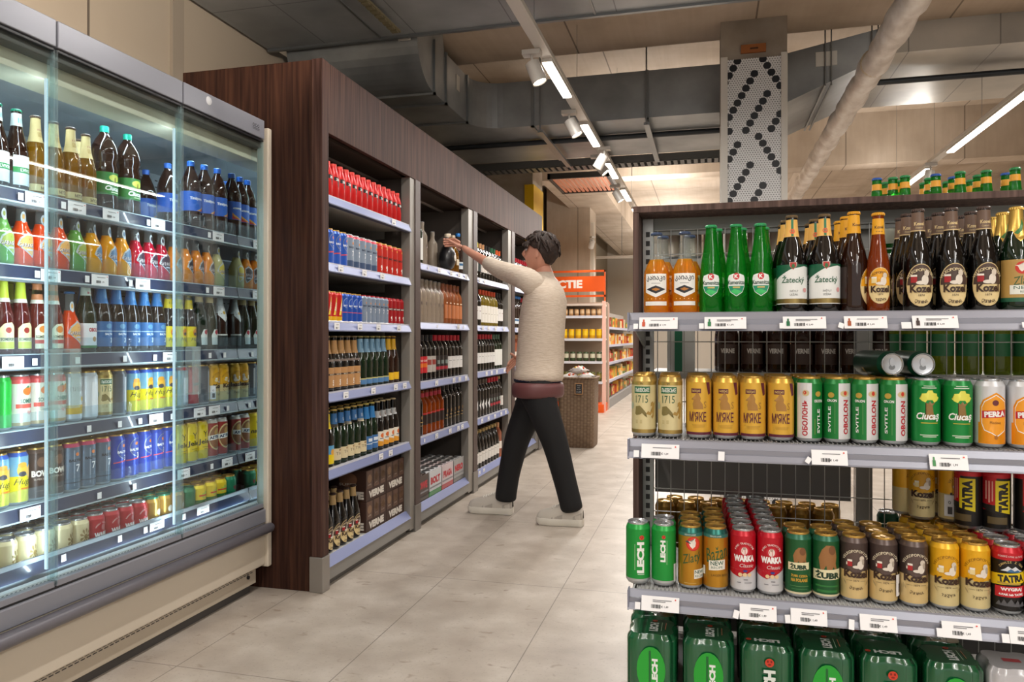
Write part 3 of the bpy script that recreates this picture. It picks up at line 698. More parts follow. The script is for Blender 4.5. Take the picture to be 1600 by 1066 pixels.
def gtag(si, px, price, w=64, pic=None, lines=1, h=33):
    z = GZ[si]; X = wx(px, GY-.012)
    price_tag(gsh[si], X, GY-.0235, z-.026, 0, w, h, price, rx=R(-22), lines=lines, pic=pic)
def gtab(si, px, w=12, h=15, tilt=0, dz=0):
    price_tag(gsh[si], wx(px, GY-.012), GY-.0265, GZ[si]-.034+dz, 0, w, h, None, rx=R(-22), ry=tilt)
gtag(0, 1029, '€ 1,99', 100, 'c8502c'); gtag(0, 1133, '€ 1,99', 104, '2c7a4a', 2); gtag(0, 1256, '€ 2,49', 102, '1f6b44', 2); gtag(0, 1351, '€ 2,49', 98, 'a5522c'); gtag(0, 1459, '€ 2,49', 100, '3c2c2a', 2)
gtab(0, 994); gtab(0, 1096); gtab(0, 1221); gtab(0, 1313, 13, 14, R(20)); gtab(0, 1414, 22, 17); gtab(0, 1598, 12, 14)
gtag(1, 1032, '€ 1,29', 98, None, 1, 38); gtag(1, 1295, '€ 1,49', 84, None, 1, 38); gtag(1, 1480, '€ 1,99', 84, '3a8a4a', 1, 38)
gtab(1, 995, 14, 18); gtab(1, 1127, 16, 24, R(2), .002); gtab(1, 1262, 12, 16, R(35))
gtag(2, 1032, '€ 1,49', 98, None, 2, 38); gtag(2, 1184, '€ 1,49', 90, None, 2, 38); gtag(2, 1263, '€ 1,49', 86, None, 2, 38); gtag(2, 1371, '€ 1,49', 84, None, 2, 38); gtag(2, 1500, '€ 1,49', 84, None, 2, 38); gtag(2, 1597, '€ 1,49', 60, None, 2, 38)
gtab(2, 997, 14, 18); gtab(2, 1150, 14, 20, R(15)); gtab(2, 1230, 13, 20, R(-5)); gtab(2, 1329, 13, 24, R(5)); gtab(2, 1466, 14, 20); gtab(2, 1568, 16, 20)
rebase(GO, (.5, 2.5, 0))
# ------------------------------------------------------------------ product prototypes
def profile(pts):
    """radius as a function of height from (r, z) points"""
    ps = sorted(((z, r) for r, z in pts))
    def f(v):
        if v <= ps[0][0]: return ps[0][1]
        for (z0, r0), (z1, r1) in zip(ps, ps[1:]):
            if v <= z1: return r0+(r1-r0)*(v-z0)/max(1e-6, z1-z0)
        return ps[-1][1]
    return f
LIDS = {'silver': ('c9cccf', .25, .85), 'gold': ('cfa656', .28, .8), 'dark': ('55504c', .3, .6), 'green': ('2f7f62', .3, .6), 'red': ('b02432', .3, .6)}
def can(name, bands, items=(), lid='silver', r=33.1, h=168, top=None):
    """bands: [(z0, z1, colour)] up the wall; the shoulder takes `top` or the last colour"""
    cm = lambda c: P(c.lstrip('mg'), .3, .7 if c[0] == 'm' else .25)
    mb = MB(); segs = []; ms = []
    segs.append([(0, 5), (22, 5), (25, 1), (27, 1), (30, 5), (r, 10)]); ms.append(P('c9cccf', .3, .8))
    for z0, z1, c in bands: segs.append([(r, z0), (r, z1)]); ms.append(cm(c))
    tc = cm(top or bands[-1][2]); zt = bands[-1][1]
    segs.append([(r, zt), (r-1.2, zt+3), (r-5.2, h-6)]); ms.append(tc)
    mb.lathe(segs, ms, n=24)
    l = MB(); lm = P(*LIDS[lid])
    l.lathe([[(r-5.6, h-6.5), (r-5, h-1.5), (r-5.6, h), (r-6.6, h-.6), (r-7.4, h-5), (r-9, h-5.5), (0, h-4.2)]], lm, n=24)
    tb = ell(0, 5, 6.5, 11, 12); l.prism([(x*.001, y*.001) for x, y in tb], 'Z', (h-4.2)*.001, (h-2.6)*.001, lm)
    l.prism([(x*.001, y*.001) for x, y in ell(0, -8, 8, 7, 12)], 'Z', (h-4.9)*.001, (h-4.0)*.001, P('8f9294' if lid != 'gold' else '94722f', .35, .8))
    parts = [('lid', mkmesh(l, 'lid'))]
    lab = mkmesh(wrap(items, lambda v: r, 'artwork'), 'artwork') if items else None
    return dict(kind='beer_can', cat='can', body=mkmesh(mb, name), parts=parts, front=[('printed_artwork', lab)] if lab else [], r=r*.001, h=h*.001)

BOT = {   # glass outlines (r, z) in mm; crown on top
 'half': [(0, 3), (27, 0), (33.5, 5), (34, 20), (34, 118), (32.5, 134), (28, 156), (21, 180), (17, 200), (15, 225), (14, 248), (14, 254)],
 'small': [(0, 3), (25, 0), (29, 4), (30, 18), (30, 100), (28.5, 118), (23, 145), (17, 172), (14.5, 196), (13.3, 222), (13.3, 228)],
 'cone': [(0, 3), (26, 0), (30.5, 5), (31, 60), (30.5, 80), (29, 105), (25, 140), (20, 170), (16, 200), (13.5, 225), (13.3, 232)],
 'slim': [(0, 3), (23, 0), (26, 4), (27, 18), (27, 110), (25, 130), (20, 155), (16, 185), (14, 215), (13.3, 240), (13.3, 246)],
 'stout': [(0, 3), (32, 0), (37, 5), (38, 18), (38, 120), (37, 135), (32, 158), (24, 182), (18, 202), (15, 226), (14, 245), (14, 250)],
 'cider': [(0, 3), (27, 0), (33, 4), (34, 16), (34, 85), (32, 98), (25, 115), (18, 132), (14.5, 150), (13.5, 178), (13.3, 196), (13.3, 201)],
 'bell': [(0, 3), (29, 0), (34, 5), (35, 15), (35, 100), (33, 116), (27, 132), (19, 148), (15.5, 168), (14, 196), (13.5, 212), (13.5, 217)],
 'wine': [(0, 8), (20, 2), (33, 0), (37, 5), (37.5, 15), (37.5, 185), (36, 200), (29, 218), (19, 234), (15, 246), (14.5, 272), (15, 279), (13, 280)],
 'burg': [(0, 8), (22, 2), (36, 0), (40, 5), (41, 15), (41, 140), (39, 165), (32, 195), (23, 225), (16, 248), (14.5, 272), (15, 279), (13, 280)],
 'vodka': [(0, 4), (30, 0), (35, 4), (36, 14), (36, 170), (35, 185), (29, 202), (18, 215), (15, 224), (15, 262), (16, 268), (13, 269)],
 'flask': [(0, 4), (34, 0), (41, 5), (43, 20), (44, 90), (42, 130), (36, 160), (24, 182), (16, 196), (14.5, 205), (14.5, 238), (15.5, 244), (13, 245)],
 'round': [(0, 4), (30, 0), (44, 10), (58, 40), (62, 70), (58, 105), (42, 138), (24, 158), (15, 172), (14.5, 205), (15.5, 212), (13, 213)],
 'pet': [(0, 8), (22, 2), (36, 0), (44, 8), (46, 25), (46, 60), (44.5, 64), (44.5, 148), (46, 152), (45, 168), (41, 182), (41, 190), (46, 205), (46, 225), (41, 248), (30, 272), (18, 290), (13.5, 300), (13.5, 306)],
 'petb': [(0, 8), (22, 2), (36, 0), (42, 8), (43, 20), (43, 70), (42, 74), (42, 160), (43, 164), (43, 176), (40, 196), (32, 222), (22, 246), (14, 262), (13.3, 275)],
 'alu': [(0, 3), (24, 0), (28, 4), (28.5, 110), (27, 122), (22, 140), (18, 152), (17.5, 172)],
}
CAPS = {'crown': [[(13.6, -2), (15.6, -1.5), (15.2, 3)], [(15.2, 3), (13.5, 5.5), (0, 6.2)]], 'screw': [[(14.6, -16), (15, 1)], [(15, 1), (13, 3), (0, 3)]],
        'pet': [[(15.5, -8), (15.5, 12)], [(15.5, 12), (13.5, 14.5), (0, 14.5)]], 'capsule': [[(15.6, -50), (15.3, -8), (16, -6), (16, 1)], [(16, 1), (14, 2), (0, 2)]], 'cork': [[(13, -10), (14, -2)], [(15.5, -2), (17, 4), (17, 20), (14, 23), (0, 23)]],
        'none': None}
def bottle(name, shape, glass, cap='crown', capcol='3a3030', bands=(), items=(), neck=(), kind='beer_bottle', cat='bottle', fill=None, n=24, vstep=9, nv=8):
    """bands: full wraps [(z0, z1, colour)]; items: body artwork; neck: neck artwork / wraps"""
    prof = BOT[shape]; pf = profile(prof); H = prof[-1][1]
    mb = MB()
    if fill: # glass below the fill line holds the drink, above it is empty clear glass
        lvl, empty_g = fill; lo = [p for p in prof if p[1] < lvl or p[1] <= 3]+[(pf(lvl), lvl)]; hi = [(pf(lvl), lvl)]+[p for p in prof if p[1] > lvl]
        mb.lathe([lo, hi], [glass, empty_g], n=n)
    else: mb.lathe([prof], glass, n=n)
    parts = []
    if CAPS[cap]:
        c = MB().lathe([[(r, H+z) for r, z in s] for s in CAPS[cap]], P(capcol.lstrip('m'), .35, .6 if capcol[0] == 'm' else .15), n=n)
        if cap == 'crown':
            for i in range(18):
                a = 2*PI*i/18; c.box(math.cos(a)*.0152-.0007, math.sin(a)*.0152-.0007, (H-2)*.001, math.cos(a)*.0152+.0007, math.sin(a)*.0152+.0007, (H+3)*.001, P(capcol.lstrip('m'), .35, .6 if capcol[0] == 'm' else .15))
        parts.append(('cap', mkmesh(c, 'cap')))
    front = []
    def lab(nm, bands, items):
        m = wrap(items, pf, nm, vstep=vstep) if items else MB()
        for z0, z1, c in bands:
            zs = [z0]+[p[1] for p in prof if z0 < p[1] < z1]+[z1]
            m.lathe([[(pf(z)+.12, z) for z in zs]], ink(c), n=n)
        return (nm, mkmesh(m, nm))
    if bands or items: front.append(lab('label', bands, items))
    if neck:
        nb = [q for q in neck if q[0] == 'b']; ni = [q for q in neck if q[0] != 'b']; vs0 = vstep
        vstep = nv; front.append(lab('neck_label', [q[1:] for q in nb], ni)); vstep = vs0
    return dict(kind=kind, cat=cat, body=mkmesh(mb, name), parts=parts, front=front, r=max(p[0] for p in prof)*.001, h=H*.001)
def put(p, x, y, z, rz=0, label='', group=None, front=True, tilt=None):
    o = bpy.data.objects.new(p['kind'], p['body']); C.objects.link(o); o.location = (x, y, z); o.rotation_euler = tilt or (0, 0, rz)
    tag(o, label, p['cat'], group)
    for nm, me in p['parts']+(p['front'] if front else []):
        c = bpy.data.objects.new(nm, me); C.objects.link(c); c.parent = o
    return o
BROWN = G('2a130a', .82, .04, '7a3812'); BLACKG = G('0d0a09', .93, .03, '2a1a10'); AMBER = G('a3460a', .45, .04, 'e8861a'); GREENG = G('148a28', .38, .04, '74dc74'); DGREEN = G('0c2412', .82, .04, '3f7a48')
CLEAR = G('cfd4d2', .12, .03, 'f2f5f4'); AMB2 = G('e0981c', .42, .04, 'ffc45a'); OLIVE = G('55601a', .5, .05, '9aa83c')
def tri(cu, cv, w, h, c): return ('p', [(cu-w, cv), (cu+w, cv), (cu, cv+h)], c)
PR = {}
# --- gondola cans
GRID = lambda c, v0, n=3, w=18: [('r', -w+i*1.5, v0-i*3.2, w-i*1.5, v0-i*3.2+1.0, c) for i in range(n)]
paw = [(8, 62), (14, 70), (20, 66), (24, 74), (27, 84), (22, 82), (23, 92), (29, 96), (33, 90), (38, 96), (36, 82), (34, 70), (33, 56), (28, 48), (24, 54), (28, 60), (27, 66), (21, 58), (14, 60)]
PR['l1715'] = can('can_cream_gold', [(10, 20, 'mb59a58'), (20, 140, 'gddcf9d'), (140, 150, 'mc9ad62')],
    [('r', -25, 118, 20, 136, '1a6443'), ('t', 'ЛЬВІВСЬКЕ', -2.5, 127, 11, 'f0f0e4', {'w': 40, 'b': .02}), ('t', '1715', -3, 102, 20, '2f5b40', {'w': 34}), ('p', paw, 'ab8a47'), ('p', [(-22, 62), (-20, 82), (-8, 84), (0, 76), (8, 66), (12, 52), (6, 56), (-2, 64), (-8, 60), (-18, 58)], '7d7040'),
     ('r', -20, 36, -14, 46, 'c8b884'), ('r', -8, 36, -2, 46, 'c8b884'), ('t', 'w', -3, 144, 6, '6f6236'), ('e', -34, 84, 6, 10, 'a9b8a0')], 'gold', top='mcdb069')
lion = [(-14, 78), (12, 78), (10, 92), (4, 100), (5, 108), (1, 118), (-4, 124), (-8, 118), (-12, 112), (-20, 104), (-13, 102), (-16, 92)]
PR['myake'] = can('can_yellow', [(10, 150, 'ge3b242')],
    [('r', -40, 10, 40, 17, '5d1d33'), ('p', [(12, 17), (34, 17), (40, 20), (40, 10), (12, 10)], '5d1d33'), ('p', [(20, 150), (32, 150), (36, 120), (27, 116)], '5d1d33'), ('r', -20, 121, 6, 133, '5d1d33'), ('t', 'ЛЬВІВСЬКЕ', -7, 127, 6, 'f0d27a', {'w': 22}),
     ('p', lion, 'a87a3a'), ('t', 'S', 17, 90, 18, 'a87a3a', {'w': 7}), ("t", "М'ЯКЕ", -3, 58, 26, '5d1d33', {'w': 46, 'b': .015})]+GRID('c09438', 36), 'gold', top='me0b352')
PR['obolon_ua'] = can('can_white_green', [(10, 150, 'g1d7f3a')], [('r', -38, 10, 3, 152, 'ge4e4e6'), ('t', 'ОБОЛОНЬ', -14, 62, 14, 'b3202f', {'rot': 90, 'b': .04, 'w': 92}), ('e', -12, 126, 9, 8, 'c9b98a'), ('e', -14, 127, 4, 5, 'c8402c'),
     ('e', 20, 124, 8, 7, 'b89a3e'), ('t', 'ОБОЛОНЬ', 22, 106, 7, 'f0f0ee', {'b': .03, 'w': 26}), ('t', 'SVITLE', 21, 54, 8, 'eef0ee', {'rot': 90, 'w': 62, 'b': .02}), ('r', 10, 20, 11, 60, '8fa14a')], 'gold', top='g1d7f3a')
PR['obolon'] = can('can_green_white', [(10, 150, 'g1d7f3a')], [('r', 0, 10, 42, 152, 'ge4e4e6'), ('t', 'OBOLON', 19, 66, 14, 'b3202f', {'rot': 90, 'b': .04, 'w': 88}), ('e', 16, 126, 12, 8, 'c9b98a'), ('e', 17, 127, 4.5, 5.5, 'c8402c'),
     ('e', -18, 122, 8, 7, 'b89a3e'), ('t', 'ON.ON', -16, 108, 7, 'f0f0ee', {'b': .03, 'w': 24}), ('t', 'SVITLE', -22, 60, 7, 'eef0ee', {'rot': 90, 'w': 66, 'b': .02}), ('r', -9, 24, -8, 104, '6aa060')], 'gold', top='g1d7f3a')
crown = ell(2, 119, 12, 10)[:0]+[(-22, 118), (-16, 112), (-8, 108), (-4, 114), (8, 114), (12, 108), (20, 112), (26, 120), (20, 124), (20, 130), (10, 132), (8, 138), (-2, 138), (-6, 131), (-16, 130), (-15, 123)]
PR['ciucas'] = can('can_green_stag', [(10, 150, 'g1a8a3f')], [('p', crown, 'e2e05a'), ('p', [(-8, 108), (-1, 100), (-4, 82), (-8, 66), (14, 66), (10, 84), (8, 100), (16, 110), (6, 105), (2, 112), (-2, 105)], '8a6a35'),
     ('t', 'Ciucaş', -1, 72, 22, 'f4f4f0', {'w': 56, 'b': .03, 'sh': .25}), ('r', -18, 56, 22, 58, 'c9b23a'), ('r', -20, 26, 24, 28, 'd8e6d0'), ('r', -14, 22, 18, 24, 'd8e6d0'), ('r', -16, 143, 18, 145, 'e6f0e0'), ('r', -12, 148, 14, 149.5, 'e6f0e0')], 'silver')
qf = [(-26, 60), (-20, 44), (-6, 38), (6, 30), (18, 38), (28, 44), (32, 60), (32, 96), (28, 112), (16, 120), (4, 128), (-8, 120), (-20, 112), (-26, 98)]
PR['perla'] = can('can_white_orange', [(10, 150, 'ge0e2e6')], [('r', -36, 10, 40, 62, 'gf0991e'), ('p', [(x*1.18-.5, (y-79)*1.15+79) for x, y in qf], 'gf0991e'), ('p', [(x*1.05, (y-79)*1.05+79) for x, y in qf], 'f2f2ee'), ('p', qf, 'f0a02a'),
     ('p', [(-26, 72), (-26, 90), (32, 94), (32, 76)], 'c0202c'), ('t', 'PERŁA', 3, 83, 14, 'f4f4f2', {'w': 48, 'b': .05, 'rot': 4}), ('e', 3, 110, 7, 7, '6a2a30'), ('t', 'Miodowa', 3, 62, 7, '7a4a1a', {'w': 24}), ('e', 4, 26, 4, 5, 'a86a20')], 'silver')
dot = lambda u, v, r=6.5: [('e', u, v, r, r, 'd8432a'), ('e', u-.4*r, v+.3*r, .22*r, .3*r, '8a2016'), ('e', u+.4*r, v+.3*r, .22*r, .3*r, '8a2016'), ('e', u, v-.4*r, .4*r, .2*r, '8a2016')]
PR['lech'] = can('can_green_lech', [(10, 16, 'mc9cccf'), (16, 150, 'g1f9a3e')], [('t', 'LECH', 10, 74, 20, 'f2f6f0', {'rot': 90, 'w': 84, 'b': .06})]+dot(13, 128)+[('r', -6, 40, -5, 110, 'bfe0b8'), ('r', 2, 28, 20, 30, 'd0ead0')], 'silver', top='g23a043')
PR['lech2'] = can('can_green_lech_small', [(10, 16, 'mc9cccf'), (16, 150, 'g1f9a3e')], [('t', 'LECH', 0, 96, 14, 'f2f6f0', {'rot': 90, 'w': 58, 'b': .06})]+dot(2, 134, 5)+[('r', 10, 60, 11, 125, 'bfe0b8'), ('r', 32, 12, 42, 60, 'e6e8e6')], 'silver', top='g23a043')
bird = [(-12, 128), (-4, 124), (0, 114), (6, 108), (13, 114), (15, 124), (12, 132), (15, 135), (10, 135), (6, 126), (-2, 128)]
BZ1 = [('r', -42, 141, 42, 150, '2f6f66'), ('t', 'NEALKO LAGER', 0, 145, 4, 'e8e8d8', {'w': 30}), ('e', 8, 121, 19, 19, 'c9301e'), ('e', 8, 121, 16, 16, 'e04028'), ('p', bird, 'e8e0d4'), ('p', [(-14, 127), (-4, 126), (2, 120), (0, 124), (-6, 130)], '4a5a58')]
PR['zlaty'] = can('can_gold_bird', [(10, 150, 'mc58f2e')], BZ1+[('t', 'Zlatý', 4, 80, 32, '2b5a30', {'w': 54, 'sh': .4, 'rot': 14}), ('p', [(10, 28), (42, 30), (42, 54), (10, 52)], 'ece9dc'), ('t', 'NEW', 26, 46, 9, '2b5a4a', {'b': .02}), ('t', 'RECIPE', 26, 35, 6, '2b5a4a', {'w': 26}), ('r', -16, 16, 16, 17, 'e6c878')], 'gold', top='m2f6f66')
PR['zlaty2'] = can('can_gold_script', [(10, 150, 'mc58f2e')], [('r', -42, 141, 42, 150, '2f6f66'), ('t', 'NEALKO LAGER', 0, 145, 4, 'e8e8d8', {'w': 30}), ('t', 'Bažan', 2, 100, 36, '2b5a30', {'w': 64, 'sh': .4, 'rot': 16}), ('p', [(-18, 54), (26, 58), (26, 84), (-18, 80)], 'ece9dc'), ('t', 'NEW', 4, 74, 11, '2b5a4a', {'b': .02, 'rot': 4}), ('t', 'RECIPE', 4, 63, 6, '2b5a4a', {'w': 30, 'rot': 4}), ('t', 'LAGER BEER', 12, 42, 6, '6a4a14'), ('p', [(-42, 40), (-30, 41), (-30, 64), (-42, 62)], 'ece9dc')], 'gold', top='m2f6f66')
PR['warka'] = can('can_red_warka', [(10, 62, 'gd8d8dc'), (62, 150, 'gc01528')], [('p', [(-52, 62), (-52, 54), (-10, 42), (30, 62)], 'gc01528'), ('p', [(30, 62), (52, 62), (52, 72)], 'gd8d8dc'), ('t', 'WARKA', 2, 92, 17, 'f4f2f0', {'w': 56, 'b': .07}), ('e', 2, 113, 13, 12, 'c92a3a'), ('e', 2, 112, 8, 10, 'ecd8d0'), ('e', 2, 118, 4, 4, 'b89a8a'),
     ('a', 'PIWO TRADYCYJNE', 2, 108, 24, 5, 'f0d8d4', 160, 20), ('t', 'Classic', 8, 74, 9, 'f0e0de', {'sh': .3}), ('e', 4, 60, 5, 3, '2a3a8a'), ('e', -8, 50, 5, 5, 'e8c89a'), ('e', 3, 50, 5, 5, 'e8c89a'), ('e', 14, 50, 5, 5, 'e8c89a'), ('r', -16, 28, -6, 30, '8a8a90'), ('r', 2, 28, 20, 30, '8a8a90'), ('r', 0, 36, 10, 38, '50505a')], 'silver')
bison = [(-14, 96), (-16, 108), (-10, 122), (-2, 130), (8, 130), (16, 122), (18, 110), (16, 100), (20, 84), (16, 82), (12, 94), (6, 84), (0, 84), (-2, 96), (-8, 86), (-12, 86)]
PR['zubr'] = can('can_green_bison', [(10, 15, 'ge2d8b4'), (15, 150, 'g1c5a30')], [('p', bison, '9a6a3c'), ('e', 8, 120, 8, 10, '7a4e2c'), ('p', [(-30, 70), (-30, 90), (26, 92), (26, 74)], 'e8e0b8'), ('t', 'ŻUBR', -2, 81, 15, '1c3a28', {'w': 44, 'b': .06}), ('t', 'ŻUBR CZEKA', 0, 58, 8, 'd8a83a', {'w': 42, 'b': .03}), ('t', 'NA POLANIE', 0, 46, 9, 'd8a83a', {'w': 42, 'b': .03}), ('r', -24, 30, 24, 31, '6a9a60'), ('r', -20, 22, 20, 24, '3f7a48')], 'gold', top='g2a6a50')
b2 = [(x*1.35, (y-106)*1.5+104) for x, y in bison]
PR['zubr2'] = can('can_green_bison_big', [(10, 15, 'ge2d8b4'), (15, 150, 'g1c5a30')], [('p', b2, '9a6a3c'), ('e', 12, 128, 9, 12, '7a4e2c'), ('p', [(-40, 50), (-40, 76), (40, 80), (40, 54)], 'e8e0b8'), ('t', 'ŻUBR', 2, 65, 21, '1c3a28', {'w': 66, 'b': .06}), ('r', -30, 34, 30, 38, '2f7a3a'), ('r', -26, 20, 26, 26, '2f7a3a')], 'gold', top='g2a6a50')
def kz(top, word, bg, ring, mug):
    """round beer emblem: arc of letters, mug, pale seated shape (plain stand-in), big serif word"""
    return [('e', 0, 104, 27, 30, ring), ('e', 0, 103, 24, 27, bg), ('a', 'VELKOPOPOVICKÝ', 0, 98, 33, 6.5, top, 158, 22), ('r', -20, 92, -9, 104, mug), ('r', -20, 104, -9, 109, 'f2ece0'), ('r', -23, 95, -20, 102, 'e2d8c8'),
            ('e', 10, 96, 8, 11, 'e6ddd0'), ('e', 13, 112, 6, 7, 'd8ccbc'), ('e', 1, 91, 9, 4, 'e6ddd0'), ('e', 16, 104, 3, 8, 'b0a494')]
def kzl(word, w2, col='3a2418'): return [('t', 'Kozel', 0, 73, 19, col, {'w': 58, 'b': .05}), ('r', -6, 63, 26, 64, col), ('t', '1874', 0, 56, 5, col), ('r', -22, 55.5, -9, 56.2, col), ('r', 9, 55.5, 22, 56.2, col), ('a', w2, 0, 72, 36, 6, col, 250, 290), ('p', [(-30, 60), (-28, 52), (-22, 44), (-24, 52)], 'a8946a'), ('p', [(30, 60), (28, 52), (22, 44), (24, 52)], 'a8946a')]
PR['kozel_dark'] = can('can_brown_cream', [(10, 80, 'gdcc187'), (80, 150, 'g4a3c38')], kz('e8dcc0', '', '5a4842', '4a3c38', 'b02a2e')+kzl('Kozel', 'ČERNÝ'), 'gold', top='g5c4d48')
PR['kozel_dark2'] = can('can_brown_cream_sticker', [(10, 80, 'gdcc187'), (80, 150, 'g4a3c38')], kz('e8dcc0', '', '5a4842', '4a3c38', 'b02a2e')+kzl('Kozel', 'ČERNÝ')+[('r', 24, 22, 42, 76, 'f0f0f2'), ('r', 34, 30, 41, 52, '44444a')], 'gold', top='g5c4d48')
PR['kozel_gold'] = can('can_yellow_cream', [(10, 78, 'gdccb95'), (78, 150, 'gecb11c')], kz('9a6a10', '', 'dba21c', 'ecb11c', 'ecd9a0')+kzl('Kozel', 'LEŽÁK'), 'gold', top='gf0ba2c')
PR['kozel_gold2'] = can('can_yellow_cream_sticker', [(10, 78, 'gdccb95'), (78, 150, 'gecb11c')], kz('9a6a10', '', 'dba21c', 'ecb11c', 'ecd9a0')+kzl('Kozel', 'LEŽÁK')+[('r', -42, 18, -20, 76, 'f0f0f2'), ('r', -34, 24, -24, 44, '44444a'), ('t', '0', -30, 56, 9, '33333a')], 'gold', top='gf0ba2c')
PR['tatra'] = can('can_black_yellow', [(10, 132, 'g1d1b1b'), (132, 150, 'gc4202c')], [('t', 'ODBIERZ 4-PAK lub TATRĘ', 0, 141, 6, 'f0d8d8', {'w': 60}), ('p', [(-24, 106), (-14, 112), (-8, 118), (0, 113), (8, 118), (18, 110), (28, 106)], 'dfe4ea'), ('p', [(-12, 104), (-2, 112), (6, 107), (14, 110), (22, 103)], '3f6f9a'), ('a', 'ZAWSZE Z GÓR', 0, 96, 33, 5, 'c9b070', 140, 40),
     ('p', [(-52, 68), (-52, 96), (52, 108), (52, 82)], 'e8c81c'), ('t', 'TATRA', 0, 89, 18, '1d1b1b', {'w': 58, 'b': .06, 'rot': 6}), ('r', -30, 74, 20, 79, 'b89a3c'), ('p', [(-36, 42), (-36, 68), (36, 72), (36, 46)], 'c4202c'), ('t', 'WYGRAJ', 0, 62, 10, 'f4eeee', {'w': 46, 'b': .06, 'rot': 3}), ('t', '4-PAK lub TATRĘ', 0, 50, 7, 'f4eeee', {'w': 54, 'b': .05, 'rot': 3}),
     ('p', [(-34, 22), (-26, 34), (-22, 26), (-16, 38), (-10, 28), (-2, 40), (6, 28), (12, 38), (18, 26), (26, 34), (34, 22)], '5a5a5e')], 'silver', top='gc4202c')
PR['tatra_side'] = can('can_black_yellow_side', [(10, 140, 'g1d1b1b'), (140, 150, 'gc4202c')], [('r', -42, 56, -6, 142, 'gc4202c'), ('p', [(-42, 60), (-6, 48), (-6, 70), (-42, 72)], '1d1b1b'), ('p', [(-8, 56), (30, 48), (30, 134), (-8, 134)], 'f0d81e'), ('t', 'TATRA', 11, 92, 24, '1d1b1b', {'w': 76, 'b': .07, 'rot': 90}), ('r', -32, 84, -28, 132, 'e6a89a'), ('r', -24, 76, -20, 132, 'e6a89a'), ('r', -16, 80, -13, 132, 'e6a89a'), ('r', -26, 22, 20, 40, '6a5a3a')], 'silver', top='gc4202c')
PR['plain_brown'] = can('can_grey_brown', [(10, 60, 'gcabfae'), (60, 150, 'gc4b4a6')], [('t', 'ВЕРБА', -8, 130, 13, '3c2c22', {'w': 44}), ('t', 'ПАЛ', 34, 128, 13, '3c2c22'), ('r', -20, 108, 20, 110, '5a4638'), ('r', -14, 100, 14, 102, '5a4638')], 'silver', top='gb8aca0')
PR['rear_gold'] = can('can_gold_red', [(10, 150, 'm9a7430')], [('e', 0, 60, 14, 14, 'b8402c'), ('r', -20, 90, 20, 94, '4a5a30')], 'gold', top='m8a6a30')
PR['rear_green'] = can('can_green_dark', [(10, 150, 'g0f4a34')], [('r', -20, 20, 20, 34, 'c7c8c2'), ('r', -40, 60, 40, 70, 'c9b878')], 'silver')
# --- gondola bottles
PR['amber'] = bottle('bottle_clear_amber', 'bell', AMB2, capcol='3a4a6a', fill=(148, CLEAR), items=[('p', [(-31, 108), (31, 108), (31, 58), (0, 44), (-31, 58)], 'efefec'), ('t', 'კაიაკი', 0, 94, 15, '22222a', {'w': 54, 'b': .02}), ('p', [(-27, 66), (0, 76), (27, 66), (0, 54)], '26262c'), ('p', [(-12, 66), (0, 70), (12, 66), (0, 61)], 'b8762c'), ('r', -12, 81, 12, 83, 'b0b0b0')]+[('e', x, 40, 1.4, 1.4, 'f0c070') for x in (-22, -11, 0, 11, 22)]+[('r', -31, 22, 31, 33, 'ecece8')], kind='beer_bottle')
sh = [(-23, 92), (-20, 100), (-8, 104), (8, 104), (20, 100), (23, 92), (22, 70), (16, 55), (0, 44), (-16, 55), (-22, 70)]
PR['kamen'] = bottle('bottle_green', 'cone', GREENG, capcol='2e9a5e', items=[('p', sh, 'e8eeea'), ('p', [(-21.5, 72), (21.5, 72), (15, 56), (0, 46), (-15, 56)], '1f8f6a'), ('p', [(-15, 57), (-6, 64), (4, 61), (15, 57), (0, 47)], '3fc06a'), ('e', 0, 97, 8, 9, 'c8202c'), ('t', 'K', 0, 97, 10, 'f2f2ee', {'b': .05}), ('t', 'Kamenitza', 0, 81, 11, '1d4a3a', {'w': 44, 'b': .02}), ('r', -9, 66, 9, 70, 'c9b26a')])
shield = [(-7, 128), (7, 128), (7, 118), (0, 109), (-7, 118)]
PR['zatec'] = bottle('bottle_brown_zatec', 'stout', BLACKG, capcol='6a5638', vstep=10, items=[('r', -58, 22, 58, 124, 'e9ecea'), ('r', -58, 24, 58, 36, 'm9a8550'), ('p', [(-58, 124), (58, 124), (58, 116), (30, 120), (12, 116), (-6, 112), (-30, 98), (-58, 84)], '0f5a3c'), ('p', [(x*1.3, y+2) for x, y in shield], 'e8e4d8'), ('p', [(x*1.1, y+1.5) for x, y in shield], 'b8302c'), ('e', 0, 120, 4, 6, '3a6a3a'),
     ('t', 'Žatecký', 0, 84, 24, '3c6a52', {'w': 60, 'sh': .15, 'b': .015}), ('t', 'SVĚTLÝ', 2, 56, 6, '4a4a48'), ('t', 'LEŽÁK', 2, 47, 6, '4a4a48'), ('e', 32, 58, 6, 6, 'dda0a0')],
     neck=[('b', 198, 243, 'e8b45a'), ('r', -3, 199, 3, 243, '2f7a54'), ('e', 0, 212, 6.5, 6.5, 'e0502c')])
oval = lambda f, ring: [('e', 0, 66, 31*f, 46*f, ring), ('e', 0, 66, 29*f, 44*f, 'e8cf96')]
